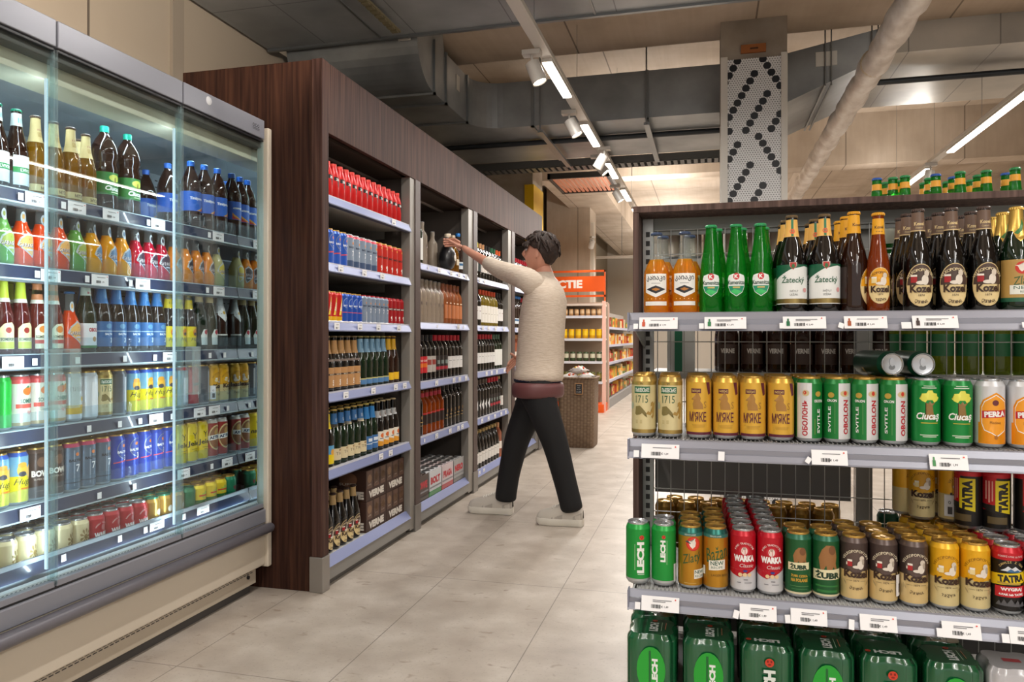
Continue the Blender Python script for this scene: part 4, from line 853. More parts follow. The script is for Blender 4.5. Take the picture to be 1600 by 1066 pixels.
def kzb(f, topc, arcc, mug, w2, ink_='3a2418'):
    half = [(29*f*math.cos(a), 66+44*f*math.sin(a)) for a in [PI*i/20 for i in range(21)]]
    it = [('e', 0, 66, 31*f, 46*f, 'd8c08a'), ('e', 0, 66, 29*f, 44*f, 'e6cf98'), ('p', half, topc), ('a', 'VELKOPOPOVICKÝ', 0, 68, 31*f, 6*f, arcc, 150, 30)]
    it += [('r', -20*f, 66+6, -8*f, 66+18*f, mug), ('r', -20*f, 66+18*f, -8*f, 66+22*f, 'f2ece0'), ('e', 7*f, 66+11*f, 7*f, 11*f, 'e6ddd0'), ('e', 10*f, 66+25*f, 5*f, 7*f, 'd8ccbc'), ('e', -1*f, 66+5*f, 9*f, 4*f, 'e6ddd0')]
    it += [('t', 'Kozel', 0, 57, 17*f, ink_, {'w': 43*f, 'b': .04}), ('t', '1874', 0, 66-22*f, 4.5*f, ink_), ('a', w2, 0, 66+2, 38*f, 6*f, ink_, 255, 285)]
    return it
PR['kozel_b'] = bottle('bottle_black_goat', 'half', BLACKG, capcol='4a3a34', vstep=12, items=kzb(1.16, '4f3c34', 'e2d0a4', 'a8242a', 'ČERNÝ'), neck=[('b', 205, 250, '6b5446'), ('t', 'Kozel', 0, 221, 9, 'e0c890', {'w': 24, 'b': .03}), ('t', 'ČERNÝ', 0, 211, 5, 'e0c890'), ('b', 202, 205, 'c9b080')])
PR['kozel_y'] = bottle('bottle_amber_goat', 'slim', G('8a3808', .62, .04, 'd8761a'), capcol='e0a01c', vstep=12, items=kzb(1.0, 'e8a41c', '8a5a10', 'ecd9a0', 'LEŽÁK'), neck=[('b', 196, 236, 'e8a81e'), ('t', 'Kozel', 0, 214, 8, '4a2c14', {'w': 22, 'b': .03}), ('r', -8, 202, 8, 204, '8a5a14')])
PR['kozel_s'] = bottle('bottle_brown_turned', 'half', BROWN, capcol='e0a01c', vstep=12, items=[(*q[:1], *( [q[1], q[2]+44]+list(q[3:]) if q[0] in ('t', 'a') else ([q[1]+44]+list(q[2:]) if q[0] == 'e' else ([q[1]+44, q[2], q[3]+44]+list(q[4:]) if q[0] == 'r' else [[(u+44, v) for u, v in q[1]], q[2]])))) for q in kzb(1.1, 'e8a41c', '8a5a10', 'ecd9a0', 'LEŽÁK')]+[('r', -60, 30, -44, 96, 'd8962a'), ('r', -58, 30, -46, 55, 'ecece8')], neck=[('b', 203, 250, 'e8a81e'), ('t', 'Kozel', 6, 225, 8, '4a2c14', {'w': 22, 'b': .03})])
foil = [('b', 196, 254, 'mdcb45a'), ('p', [(-15, 197), (15, 197), (8, 176), (0, 168), (-8, 176)], 'mdcb45a'), ('p', [(-12, 190), (-4, 186), (6, 196), (10, 212), (6, 226), (4, 214), (0, 202)], '3f7a3c')]
PR['bazant_b'] = bottle('bottle_green_gold_foil', 'stout', DGREEN, capcol='mdcb45a', vstep=10, items=[('r', -50, 30, 50, 124, 'b5914e'), ('r', -50, 22, 50, 32, '1c5a40'), ('e', 0, 104, 15, 15, 'c9301e'), ('p', [(u*.8-6, (v-120)*.8+104) for u, v in bird], 'e8e0d4'), ('t', 'Zlatý', 4, 72, 26, '2b5a30', {'w': 50, 'sh': .4, 'rot': 12}), ('r', -26, 40, 40, 62, 'e8eae0'), ('t', 'NEW', 4, 56, 8, '2b5a4a', {'w': 44}), ('t', 'RECIPE', 6, 46, 5, '2b5a4a')], neck=foil)
PR['rear_tall'] = bottle('bottle_green_tall', 'half', GREENG, capcol='2a8a4e', bands=[(40, 110, 'd8dcd0')], neck=[('b', 218, 238, 'e8a52c')])
PR['rear_tallb'] = bottle('bottle_green_blue_cap', 'half', GREENG, capcol='2a5ab0', bands=[(40, 110, 'd8dcd0')], neck=[('b', 218, 238, 'e8a52c')])
PR['rear_brown'] = bottle('bottle_dark_rear', 'half', BROWN, capcol='2a2220', bands=[(30, 96, '3c2a22')], items=[('t', 'VERNE', 0, 74, 16, 'c9c2b8', {'w': 48, 'b': .04})])
PR['rear_olive'] = bottle('bottle_olive', 'wine', OLIVE, cap='capsule', capcol='3f6a2c', kind='beer_bottle', bands=[(60, 130, '1f5a34')])
# --- fridge
PR['lviv_b'] = bottle('bottle_brown_white', 'half', BROWN, capcol='1f8a6a', items=[('r', -36, 20, 36, 112, 'e4e8e6'), ('r', -36, 58, 36, 76, '1f8a44'), ('t', 'LVIVSKE', 6, 67, 10, 'f0f0ee', {'w': 44, 'b': .03})], neck=[('b', 206, 246, 'd8e4e4'), ('r', -8, 216, 8, 232, '5ac0c0')])
PR['mydi'] = bottle('bottle_gold', 'half', G('9a6c10', .5, .04, 'd8aa2a'), capcol='6a5a50', neck=[('b', 172, 250, 'e4cf94'), ('r', -7, 210, 7, 216, 'b05a5a'), ('r', -8, 190, 8, 206, 'cdb070')], items=[('r', -60, 14, 60, 36, 'd9c080'), ('t', 'МYЗО', 6, 25, 12, '6a4a20', {'w': 36, 'b': .03})])
PR['ciucas_p'] = bottle('pet_green_label', 'pet', BROWN, cap='pet', capcol='1fa58a', kind='plastic_bottle', bands=[(66, 148, '2f7a34')], items=[('e', 4, 128, 24, 13, 'cfd45a'), ('p', [(0, 100), (8, 100), (7, 130), (2, 130)], '7a6a30'), ('t', 'Ciucaş', 0, 88, 22, 'f2f4ee', {'w': 66, 'b': .04, 'sh': .3}), ('r', -12, 74, 30, 77, 'd8e0c8')])
PR['tim_p'] = bottle('pet_blue_label', 'petb', BROWN, cap='pet', capcol='2a6ac8', kind='plastic_bottle', bands=[(76, 158, '1f5fc0')], items=[('t', 'Timişoreana', 0, 128, 15, 'f0f4f8', {'w': 74, 'b': .04}), ('p', [(-10, 78), (40, 78), (40, 108), (30, 98), (10, 86)], 'e0a020'), ('p', [(4, 78), (40, 78), (40, 98), (28, 88)], 'c03a2a')])
def garage(nm, hexc, t, lb, d=.8):
    dm = [(-26, 66), (-18, 88), (8, 108), (26, 96), (26, 40), (20, 28)]
    return bottle(nm, 'cider', G(hexc, d, .04, t), capcol='2f6fa8', fill=(142, CLEAR), kind='lemonade_bottle', neck=[('e', 0, 155, 8, 18, 'cfd8dc'), ('e', 0, 157, 4, 8, lb)],
        items=[('p', dm, 'b4bcc0'), ('p', [(u*.85+1, (v-66)*.85+66) for u, v in dm], lb), ('t', 'GARAGE', 2, 66, 13, 'f4eeea', {'w': 46, 'b': .04}), ('t', 'GARAGE', 3, 65, 13, '3a2a4a', {'w': 46, 'b': .01}), ('r', 0, 50, 20, 55, 'c9d0e0')])
PR['g_orange'] = garage('lemonade_orange', 'ee4a0a', 'ff8a3a', 'e8b060'); PR['g_yellow'] = garage('lemonade_yellow', 'f2a400', 'ffc82a', '5a7a9a'); PR['g_red'] = garage('lemonade_red', 'c40a34', 'e83a60', '3a2a3a')
PR['g_amber'] = garage('lemonade_amber', 'ee8c08', 'ffae3a', '3a3438'); PR['g_pale'] = garage('lemonade_pale', 'dcd89a', 'f0eec8', 'c9b840', .55); PR['g_green'] = garage('lemonade_green', '6aa84a', 'a8d884', '9aa84a')
PR['somer_r'] = bottle('cider_red_lime', 'small', G('5c0f12', .7, .04, 'a8302a'), capcol='b8cc30', items=[('p', [(-24, 16), (24, 16), (24, 84), (10, 98), (-12, 94), (-24, 80)], 'e6dca8'), ('e', 0, 74, 9, 9, '9a2a24'), ('t', 'SOMERSBY', 0, 46, 9, '2a3a2a', {'w': 44, 'b': .03}), ('r', -24, 18, 24, 38, 'd8d04a')], neck=[('b', 172, 224, 'c4d43a'), ('b', 160, 172, 'e8e6d8')])
PR['somer_o'] = bottle('cider_red_orange', 'small', G('6a1812', .7, .04, 'b84a2a'), capcol='e0c830', items=[('p', [(-24, 16), (24, 16), (24, 84), (10, 98), (-12, 94), (-24, 80)], 'eadfc0'), ('e', 0, 78, 13, 11, 'e08a3a'), ('t', 'SOMERSBY', 0, 54, 9, '2a3a2a', {'w': 44, 'b': .03}), ('r', -24, 32, 24, 44, 'c8402c')], neck=[('b', 172, 224, 'd88a5a'), ('b', 190, 204, '2f6a4a'), ('b', 160, 172, 'e8e6d8')])
PR['obol_b'] = bottle('bottle_green_white', 'half', DGREEN, capcol='2f7a4a', items=[('r', -48, 22, 48, 100, 'e2e6e8'), ('t', 'OBOLON', 4, 78, 14, 'b02038', {'w': 50, 'b': .05}), ('e', 0, 46, 8, 9, 'b88a4a'), ('r', -48, 16, 48, 24, '1f7a3a')], neck=[('b', 196, 246, 'd8e8dc'), ('b', 228, 250, '2a8a5a'), ('r', -10, 202, 10, 210, 'b0304a')])
PR['balt3'] = bottle('bottle_blue_three', 'half', BLACKG, capcol='2a5a88', items=[('r', -46, 20, 46, 108, '21609a'), ('r', -46, 72, 46, 76, '9ab8cc'), ('t', 'BALTIKA', 2, 64, 8, 'e0e8f0', {'w': 36, 'b': .03}), ('t', '3', 10, 42, 18, 'e8eef4', {'b': .03}), ('e', 0, 92, 12, 9, '5a90b8')], neck=[('b', 172, 248, '2b78ba'), ('r', -6, 190, 6, 222, '8ab8d8')])
PR['hugs'] = bottle('bottle_yellow_label', 'small', BLACKG, capcol='e0c060', items=[('r', -42, 14, 42, 96, 'ead21e'), ('e', 0, 72, 13, 15, 'd8882a'), ('e', 0, 66, 8, 6, '3a3a40'), ('t', 'Hugs', 2, 42, 20, '2a2a20', {'w': 46, 'sh': .4})], neck=[('b', 168, 224, 'e8d01c'), ('b', 205, 222, '2a5aa0'), ('r', -8, 184, 8, 194, '8a8a3a')])
PR['whiteneck'] = bottle('bottle_white_diamond', 'half', BROWN, capcol='8a6a4a', items=[('r', -48, 14, 48, 60, '1c2a28'), ('r', -48, 60, 48, 66, 'd8d8d4')], neck=[('b', 158, 246, 'b9c4c8'), ('p', [(-30, 150), (0, 120), (30, 150), (20, 190), (-20, 190)], 'e8ecee'), ('e', 0, 160, 7, 7, 'd8b04a')])
PR['whiteneck_d'] = bottle('bottle_dark_white_diamond', 'half', BLACKG, capcol='c09a7a', items=[('r', -48, 14, 48, 60, '181c1e'), ('r', -48, 60, 48, 66, 'd8d8d4')], neck=[('b', 158, 246, 'd4dcdf'), ('p', [(-34, 150), (0, 118), (34, 150), (20, 190), (-20, 190)], 'e8ecee'), ('e', 4, 158, 7, 7, 'd8c04a')])
PR['greenwhite'] = bottle('bottle_green_red_dot', 'half', DGREEN, capcol='3a8a4a', items=[('p', [(-20, 20), (20, 20), (24, 60), (10, 86), (-10, 86), (-22, 60)], 'e2e8e4'), ('e', 4, 74, 10, 10, 'b82038')], neck=[('b', 200, 246, 'cdbd8a')])
PR['c_green'] = can('can_bright_green', [(10, 150, 'g0fae3a')], [('p', [(20, 60), (40, 60), (40, 110), (24, 118)], '103a2a')], 'silver')
PR['c_somer'] = can('can_white_orange_fruit', [(10, 20, 'gc8a878'), (20, 140, 'ge8e4d4'), (140, 152, 'ge05a5a')], [('e', -8, 116, 15, 12, 'e0702a'), ('e', 12, 122, 12, 10, 'e88a2a'), ('e', 18, 108, 9, 8, 'e0784a'), ('p', [(-16, 126), (-6, 134), (0, 128)], '3a7a4a'), ('t', 'SOMERSBY', 0, 86, 13, '2a6a5a', {'w': 60, 'b': .03}), ('r', -42, 64, 42, 77, 'd8584a'), ('t', 'light', 2, 50, 13, 'd0606a', {'sh': .3})], 'silver')
PR['c_whey'] = can('can_silver_yellow', [(10, 26, 'gd8dce0'), (26, 56, 'ge8b81c'), (56, 150, 'gd4d8dc')], [('t', 'ПИВО', 2, 110, 14, '8a8a90'), ('e', 20, 76, 7, 8, 'd8b84a')], 'gold')
PR['c_white'] = can('can_plain_white', [(10, 150, 'ge0e6ec')], [('r', -8, 100, 18, 103, '8a929c'), ('r', -8, 20, 24, 130, 'eef1f5')], 'gold')
PR['c_1715'] = PR['l1715']
PR['c_dark'] = can('can_dark_grey', [(10, 150, 'g5a6068')], [('r', -4, 20, 6, 140, 'b8bcc2')], 'gold')
hug = lambda v0: [('r', -50, v0, 50, 150, 'g7ab0cc'), ('e', -4, v0+18, 16, 22, 'e2aa34'), ('e', -4, v0+34, 14, 8, 'd8962a'), ('e', -4, v0+6, 12, 8, '33343c'), ('e', 26, v0+10, 18, 22, 'd8b05a'), ('t', 'Hugs', 0, v0-20, 24, '26281f', {'w': 58, 'sh': .4}), ('t', 'PREMIUM', 6, v0-40, 6, 'e0702a', {'b': .03})]
PR['c_hugs'] = can('can_yellow_hugs', [(10, 150, 'ge6d820')], hug(90), 'gold', top='g2a5ab8')
PR['c_hugs2'] = can('can_yellow_lime', [(10, 150, 'ge6d820')], hug(96)+[('r', 24, 12, 40, 60, 'eef0f0')], 'gold', top='g2a5ab8')
PR['c_greyred'] = can('can_grey_red_rim', [(10, 150, 'g9aaab4')], [('r', -20, 20, 14, 120, 'c9d4dc'), ('t', '9', 10, 128, 14, 'd03a4a')], 'silver', top='gc8303c')
PR['c_red9'] = can('can_red_plain', [(10, 150, 'gb8242c')], [('r', -30, 84, 30, 96, '5a1a20'), ('t', '9', 0, 44, 26, 'f0e8e8', {'b': .03})], 'gold')
PR['c_bow'] = can('can_brown_bow', [(10, 150, 'g3f2c24')], [('e', 0, 122, 14, 16, '6a4a36'), ('t', 'BOWE', 2, 86, 20, 'e0d8cc', {'w': 62, 'b': .05}), ('t', 'SUPER BOCK', 2, 68, 6, 'b8a898'), ('r', -16, 30, 16, 32, '7a6454')], 'gold', top='g5a443a')
bal = lambda n, c: [('e', 6, 112, 30, 34, 'm8a98a8'), ('e', 6, 112, 27, 31, c), ('e', 4, 126, 7, 6, 'd8762c'), ('t', 'BALTIKA', 2, 104, 9, 'eef0f4', {'w': 50, 'b': .04}), ('t', n, 10, 82, 20, 'f0f2f6', {'b': .02})]
PR['c_seven'] = can('can_grey_seven', [(10, 150, 'g5a6e82')], [('r', -10, 20, -6, 140, '8a9cae'), ('e', 4, 126, 7, 6, 'd8762c'), ('t', 'BALTIKA', 2, 106, 9, '1a2430', {'w': 52, 'b': .04}), ('t', '7', 6, 80, 24, 'eef2f6', {'b': .01}), ('r', -50, 30, 50, 34, '2a3a4a')], 'gold', top='gd84a70')
PR['c_three'] = can('can_blue_three', [(10, 150, 'g1f45b0')], bal('3', '24449a')+[('p', [(-36, 68), (36, 76), (36, 72), (-36, 64)], 'd84a5a')], 'gold')
PR['c_jel'] = can('can_yellow_stag', [(10, 150, 'ge8cc18')], [('t', 'Jelen', 0, 78, 26, '33301c', {'w': 66, 'b': .03}), ('t', 'Y', -2, 112, 26, '33301c', {'w': 22}), ('r', -16, 56, 16, 58, '6a6020'), ('r', -10, 48, 10, 50, '6a6020')], 'gold')
asti = lambda c: [('e', 4, 88, 38, 54, 'd8c088'), ('e', 4, 88, 33, 48, c), ('e', 6, 110, 14, 18, 'b08a4a'), ('p', [(-36, 76), (36, 84), (36, 104), (-36, 96)], 'f0eee8'), ('t', 'ASTIKA', 0, 90, 14, '1c3a5a', {'w': 58, 'b': .06, 'rot': 5})]
PR['c_asti'] = can('can_red_white_band', [(10, 150, 'ga8302a')], asti('8a5a3a'), 'silver', top='gd8d4cc')
PR['c_asti2'] = can('can_red_lime_top', [(10, 126, 'ga8302a'), (126, 150, 'gd8cf1e')], asti('8a5a3a'), 'silver', top='ge0d428')
PR['c_cream'] = can('can_cream_floral', [(10, 150, 'gdcd2a8')], [('p', [(8+7*math.cos(a), 108+7*math.sin(a)), (8+17*math.cos(a-.22), 108+22*math.sin(a-.22)), (8+21*math.cos(a), 108+28*math.sin(a)), (8+17*math.cos(a+.22), 108+22*math.sin(a+.22))], '8f7a48') for a in (0, .7, 1.4, 2.1, 2.8, 3.5, 4.2, 4.9, 5.6)]+[('e', 8, 108, 7, 8, '8a7440'), ('r', 6, 46, 9, 100, '8a7440')], 'silver')
PR['c_warka'] = can('can_red_silver', [(10, 60, 'gd0d4d8'), (60, 150, 'gb5162a')], [('a', 'WARKA CLASSIC', 0, 112, 26, 5, 'e8c0c0', 150, 30), ('e', 2, 122, 8, 10, 'c06a70'), ('t', 'WARKA', 2, 96, 20, 'f0eef0', {'w': 60, 'b': .06})], 'silver', top='gb5162a')
PR['c_bazant'] = can('can_gold_green_rim', [(10, 150, 'mb08a3e')], [('e', 8, 112, 12, 12, 'b8b4a8'), ('t', 'Bažant', 0, 80, 22, '3a5a30', {'w': 58, 'sh': .3, 'rot': 8}), ('r', -20, 40, 20, 58, 'c9b480')], 'green')
PR['c_gold2'] = can('can_dark_gold', [(10, 150, 'm8f7034')], [('r', -20, 60, 20, 100, '6a5a2a')], 'gold')
PR['c_lime'] = can('can_yellow_green', [(10, 104, 'g2f7a3a'), (104, 150, 'gf0d42a')], [('p', crown, 'b8cc4a'), ('p', [(-12, 60), (0, 100), (12, 60)], 'd0d860'), ('t', 'Ciucaş', 0, 60, 16, 'e8f0e0', {'w': 50, 'b': .03, 'sh': .3}), ('r', -30, 118, 30, 124, 'd8402c')], 'gold', top='gf0d42a')
PR['c_zatec'] = can('can_white_green_top', [(10, 100, 'gdce4e2'), (100, 150, 'g11805c')], [('p', [(-52, 100), (52, 100), (52, 80), (10, 96), (-20, 84), (-52, 60)], 'g11805c'), ('p', [(x*1.2+4, y-6) for x, y in shield], '7a3a34'), ('t', 'Žatecký', 0, 66, 20, '3a5a50', {'w': 56, 'sh': .2})], 'gold', top='g11805c')
PR['c_green2'] = can('can_teal_green', [(10, 150, 'g14704a')], [('r', -30, 60, 30, 90, 'dce4e2')], 'green')
# --- wood unit: cans
PR['w_blue'] = can('can_blue_ring', [(10, 150, 'g2456b8')], bal('3', '2456b8')+[('p', [(-36, 60), (36, 68), (36, 62), (-36, 54)], 'c84a60')], 'gold')
PR['w_seven'] = can('can_grey_blue_seven', [(10, 40, 'g46597a'), (40, 150, 'g8a99ac')], [('e', 4, 124, 8, 7, 'd8862c'), ('t', 'BALTIKA', 2, 104, 9, '20304a', {'w': 52, 'b': .04}), ('t', '7', 4, 74, 26, 'f4f6f8', {'b': .03})], 'silver', top='gd85060')
PR['w_nine'] = can('can_red_nine', [(10, 150, 'gc8281c')], [('e', 0, 140, 6, 6, 'e09a3a'), ('t', 'BALTIKA', 0, 92, 11, '3a1a14', {'w': 52, 'b': .05}), ('t', '9', 0, 34, 30, 'f4ece6', {'b': .04})], 'gold')
def slim(*a, **k):
    c = can(*a, r=26, h=146, **k); c['kind'] = 'slim_can'
    return c
def sb(b): return [(z0, min(z1, 130), c) for z0, z1, c in b]
PR['s_red'] = slim('slim_can_red_yellow', sb([(8, 30, 'gf0b81c'), (30, 150, 'gc8201c')]), [('p', [(-16, 36), (-4, 36), (14, 118), (4, 118)], 'f0d24a'), ('t', 'KIXX', 0, 76, 13, 'f4ecd8', {'rot': 75, 'b': .05})], lid='gold')
PR['s_blue'] = slim('slim_can_blue', sb([(8, 150, 'g2150b0')]), [('e', 0, 96, 22, 24, '8aa4d0'), ('e', 0, 96, 19, 21, '2150b0'), ('t', 'BALTIKA', 0, 84, 8, 'e0e6f0', {'w': 40, 'b': .04}), ('r', -26, 50, 26, 54, 'c8506a')], lid='gold')
PR['s_seven'] = slim('slim_can_grey', sb([(8, 150, 'g8796aa')]), [('e', 2, 106, 6, 5, 'd8862c'), ('t', 'BALTIKA', 0, 92, 8, '20304a', {'w': 40, 'b': .04}), ('t', '7', 2, 68, 22, 'f4f6f8', {'b': .02})], lid='red')
PR['s_seven2'] = slim('slim_can_grey_sticker', sb([(8, 150, 'g8796aa')]), [('e', 2, 106, 6, 5, 'd8862c'), ('t', 'BALTIKA', 0, 92, 8, '20304a', {'w': 40, 'b': .04}), ('r', 2, 10, 16, 62, 'f0f0f2')], lid='red')
PR['s_nine'] = slim('slim_can_dark_red', sb([(8, 150, 'ga81820')]), [('r', -26, 80, 26, 92, '4a1418'), ('t', 'BALTIKA', 0, 86, 7, 'e8d8d0', {'w': 38, 'b': .04}), ('t', '9', 0, 34, 26, 'f4ece6', {'b': .03})], lid='red')
PR['zig'] = bottle('bottle_red_zig', 'alu', P('d01a1c', .32, .2), cap='none', kind='aluminium_bottle', bands=[(0, 1, 'b01418')], items=[('p', [(-24, 92), (24, 88), (24, 106), (-24, 110)], '1c1416'), ('p', [(4, 60), (22, 92), (-6, 92)], '1c1416'), ('t', 'ZIG', 0, 98, 11, 'f0eae8', {'w': 26, 'b': .06})], neck=[('b', 160, 172, 'e8463c')])
# --- wood unit: beer bottles
PR['kraft5'] = bottle('bottle_kraft_five', 'half', BLACKG, capcol='9a8a6a', items=[('r', -50, 20, 50, 112, 'b98a58'), ('r', -50, 76, 50, 84, '4a3424'), ('t', 'BALTIKA', 0, 80, 6, 'e8dcc8', {'w': 40}), ('t', '5', 4, 42, 26, 'f0e8dc', {'b': .03})], neck=[('b', 176, 238, 'c99a60'), ('b', 140, 150, '6a5a50')])
PR['blue5'] = bottle('bottle_blue_label', 'half', BLACKG, capcol='9a8a6a', items=[('r', -50, 20, 50, 112, '2f5a98'), ('t', '7', 4, 42, 26, 'f0e8dc', {'b': .03})], neck=[('b', 176, 238, '8098b8')])
PR['green0'] = bottle('bottle_green_blue_neck', 'half', DGREEN, capcol='c9c07a', items=[('r', -50, 16, 50, 46, '4f7fae'), ('r', -50, 40, 50, 46, 'c9c07a')], neck=[('b', 176, 244, '86b4d4'), ('r', -8, 196, 8, 228, '2a6a9a')])
PR['yel0'] = bottle('bottle_yellow_neck', 'half', BROWN, capcol='c9a04a', items=[('r', -50, 20, 50, 60, 'e8b81c')], neck=[('b', 184, 244, 'e8b41c'), ('r', -6, 200, 6, 214, 'b03a2a')])
PR['red19'] = bottle('bottle_red_nineteen', 'half', BROWN, capcol='b83a2a', items=[('r', -50, 30, 50, 118, 'b81c1c'), ('t', '19', 0, 60, 24, 'f4ece6', {'b': .04}), ('t', 'PREMIUM', 0, 90, 8, 'f0dcd0', {'b': .04})], neck=[('b', 184, 244, 'b8261e'), ('r', -5, 204, 5, 222, 'd8a04a')])
PR['yel1'] = bottle('bottle_lemon_neck', 'half', BLACKG, capcol='c9a85a', items=[('r', -50, 16, 50, 60, 'e8cc14'), ('r', -50, 60, 50, 100, '5aa0cc'), ('e', 0, 70, 12, 14, 'e0a030')], neck=[('b', 176, 244, 'ecd40e'), ('r', -8, 206, 8, 214, '3a70b0')])
PR['crm1'] = bottle('bottle_cream_label', 'half', DGREEN, capcol='d8b86a', items=[('r', -50, 24, 50, 78, 'd9c9a2'), ('t', 'ТRC', 0, 54, 14, '5a4a3a', {'w': 50}), ('e', 0, 70, 10, 5, '9a7a4a')], neck=[('b', 176, 240, '3a78b8'), ('b', 176, 190, 'e0d4b0'), ('r', -8, 200, 8, 216, 'c8d8e8')])
PR['blu1'] = bottle('bottle_blue_white_label', 'half', DGREEN, capcol='d8c46a', items=[('r', -50, 24, 50, 92, '3a6ea8'), ('r', -50, 50, 50, 54, 'd8e4ec'), ('r', -22, 64, 22, 80, 'e0e8ee')], neck=[('b', 180, 240, '3390dc')])
PR['org1'] = bottle('bottle_white_orange_label', 'half', BLACKG, capcol='d8c49a', items=[('r', -50, 24, 50, 100, 'e8e0d0'), ('p', [(-50, 24), (50, 24), (50, 36), (-50, 56)], 'e09a2a'), ('e', 0, 78, 16, 12, 'd86a2a'), ('r', -20, 60, 20, 64, '3a4a6a')], neck=[('b', 172, 206, 'c9cdd0'), ('e', 0, 190, 8, 9, '6a4a3a')])
PR['koz1'] = bottle('bottle_black_cream_oval', 'half', BLACKG, capcol='3a2a24', vstep=14, items=kzb(1.16, '4f3c34', 'e2d0a4', 'a8242a', 'ČERNÝ'), neck=[('b', 205, 250, 'b59868')])
# --- wine and spirits
def wine(nm, gl, capc, lab_, items=(), shape='wine', z=(60, 140), cap='capsule', kind='wine_bottle'):
    H = {'wine': 300, 'burg': 300}.get(shape, 240)
    return bottle(nm, shape, gl, cap=cap, capcol=capc, kind=kind, n=18, items=[('r', -48, z[0], 48, z[1], lab_)]+list(items))
PR['w_redwhite'] = wine('wine_red_capsule', BLACKG, 'b8182c', 'e8e6e4', [('r', -20, 110, 20, 113, '8a8a8a')])
PR['w_blackwhite'] = wine('wine_black_capsule', BLACKG, '1c1c20', 'e8e6e4', [('r', -18, 112, 18, 116, '7a2a2a')], z=(50, 150))
PR['w_redlabel'] = wine('wine_red_label', BLACKG, '1c1c20', 'c8202a', [('r', -48, 84, 48, 108, 'e0701c'), ('t', 'CASTLE', 0, 124, 11, 'e8d8d0', {'w': 56, 'b': .04})], z=(50, 150))
PR['w_grey'] = wine('wine_grey_label', BLACKG, '1c1c20', 'b8b0a8', [('r', -30, 96, 30, 128, '9a4038')], z=(50, 150))
PR['w_dark'] = wine('wine_dark_label', BLACKG, 'b8182c', '2c2422', [('r', -30, 60, 30, 80, 'b02a3a'), ('r', -20, 96, 20, 120, '7a8a84')], z=(50, 150))
PR['w_orangecap'] = wine('wine_orange_capsule', G('a08a30', .5, .04, 'c9b050'), 'd8502a', 'ece8e0', [('r', -16, 96, 16, 99, '8a7a6a')], z=(30, 160))
PR['w_green'] = wine('wine_green_capsule', DGREEN, '4a6a5a', 'ecece8', z=(30, 160))
PR['w_gold'] = wine('wine_gold_capsule', BLACKG, 'b59a62', 'e4e0da', [('r', -24, 96, 24, 99, '9a948c')], 'burg', z=(40, 120))
PR['w_rose'] = wine('wine_rose', G('d88a6a', .45, .04, 'f0b898'), 'c9946a', 'eee4d8', z=(70, 130))
PR['w_diamond'] = wine('wine_white_diamond', BLACKG, '5a4a40', '1a1a1c', [('p', [(-24, 90), (0, 130), (24, 90), (0, 50)], 'e4e4e4')], z=(60, 100))
PR['w_tall'] = wine('wine_tall_gold_foil', BLACKG, 'a8884a', 'c8c6c4', [('r', -20, 100, 20, 104, '6a6a6a')], 'burg', z=(40, 110))
PR['l_clear'] = bottle('spirit_clear_grey_cap', 'vodka', G('cdbfae', .4, .04, 'ece2d6'), cap='screw', capcol='8a8a8c', kind='liquor_bottle', n=18, items=[('e', 0, 120, 9, 11, '4a3a34'), ('r', -14, 60, 14, 62, '7a6a5a')])
PR['l_copper'] = bottle('spirit_copper_brown_cap', 'vodka', G('b86a3a', .6, .04, 'd89a6a'), cap='screw', capcol='3a1e14', kind='liquor_bottle', n=18, items=[('r', -30, 40, 30, 130, 'c87a4a'), ('r', -16, 138, 16, 146, 'e8d0b0')])
PR['l_cognac'] = bottle('spirit_amber_round', 'flask', G('a06a18', .45, .03, 'd8a040'), cap='cork', capcol='c9b49a', kind='liquor_bottle', n=20, items=[('r', -20, 60, 20, 100, 'e4d8c0')])
PR['l_dark'] = bottle('spirit_dark_red_cap', 'wine', BLACKG, cap='capsule', capcol='8a2020', kind='liquor_bottle', n=18, items=[('r', -36, 40, 36, 110, '2a201c'), ('e', 0, 80, 14, 14, 'a84a2a')])
PR['l_paleb'] = bottle('spirit_pale_blue_cap', 'vodka', G('3a2a24', .7, .04, '8a6a50'), cap='cork', capcol='2a7ac8', kind='liquor_bottle', n=18, items=[('r', -40, 40, 40, 90, 'e0e6ea'), ('r', -40, 64, 40, 80, '2a6a9a')])
PR['l_flask'] = bottle('spirit_black_round', 'round', P('1a1a1e', .35, 0, .4), cap='cork', capcol='d8c8b0', kind='liquor_bottle', n=28, items=[('e', 0, 74, 22, 22, 'd8d0c4')])
PR['l_whisky'] = bottle('spirit_orange_whisky', 'vodka', G('a8480c', .55, .04, 'e08a2a'), cap='screw', capcol='1a1614', kind='liquor_bottle', n=18, items=[('r', -40, 60, 40, 120, '2a1812'), ('r', -40, 122, 40, 132, 'b82a2a')], neck=[('b', 226, 252, 'b82a3a')])
PR['l_black'] = bottle('spirit_black_gold_print', 'wine', BLACKG, cap='capsule', capcol='15120f', kind='liquor_bottle', n=18, items=[('r', -28, 60, 28, 62, 'b8924a'), ('r', -20, 80, 20, 84, 'b8924a'), ('e', 0, 110, 10, 12, '8a6a3a')])
PR['l_yellow'] = bottle('spirit_yellow', 'wine', G('d8a81c', .5, .04, 'e8c84a'), cap='capsule', capcol='b8a02a', kind='liquor_bottle', n=18, items=[('r', -36, 60, 36, 130, 'e8d8b0')])
PR['w_colcap'] = [wine('wine_cap_%s' % n_, BLACKG, c_, l_) for n_, c_, l_ in (('orange', 'e0602a', 'e8e4de'), ('yellow', 'd8d02a', '2f3a3a'), ('peach', 'e0a878', 'd8d0c8'), ('black', '2a2a2a', 'b8b4b0'), ('dgreen', '2f6a4a', 'e0dcd4'))]
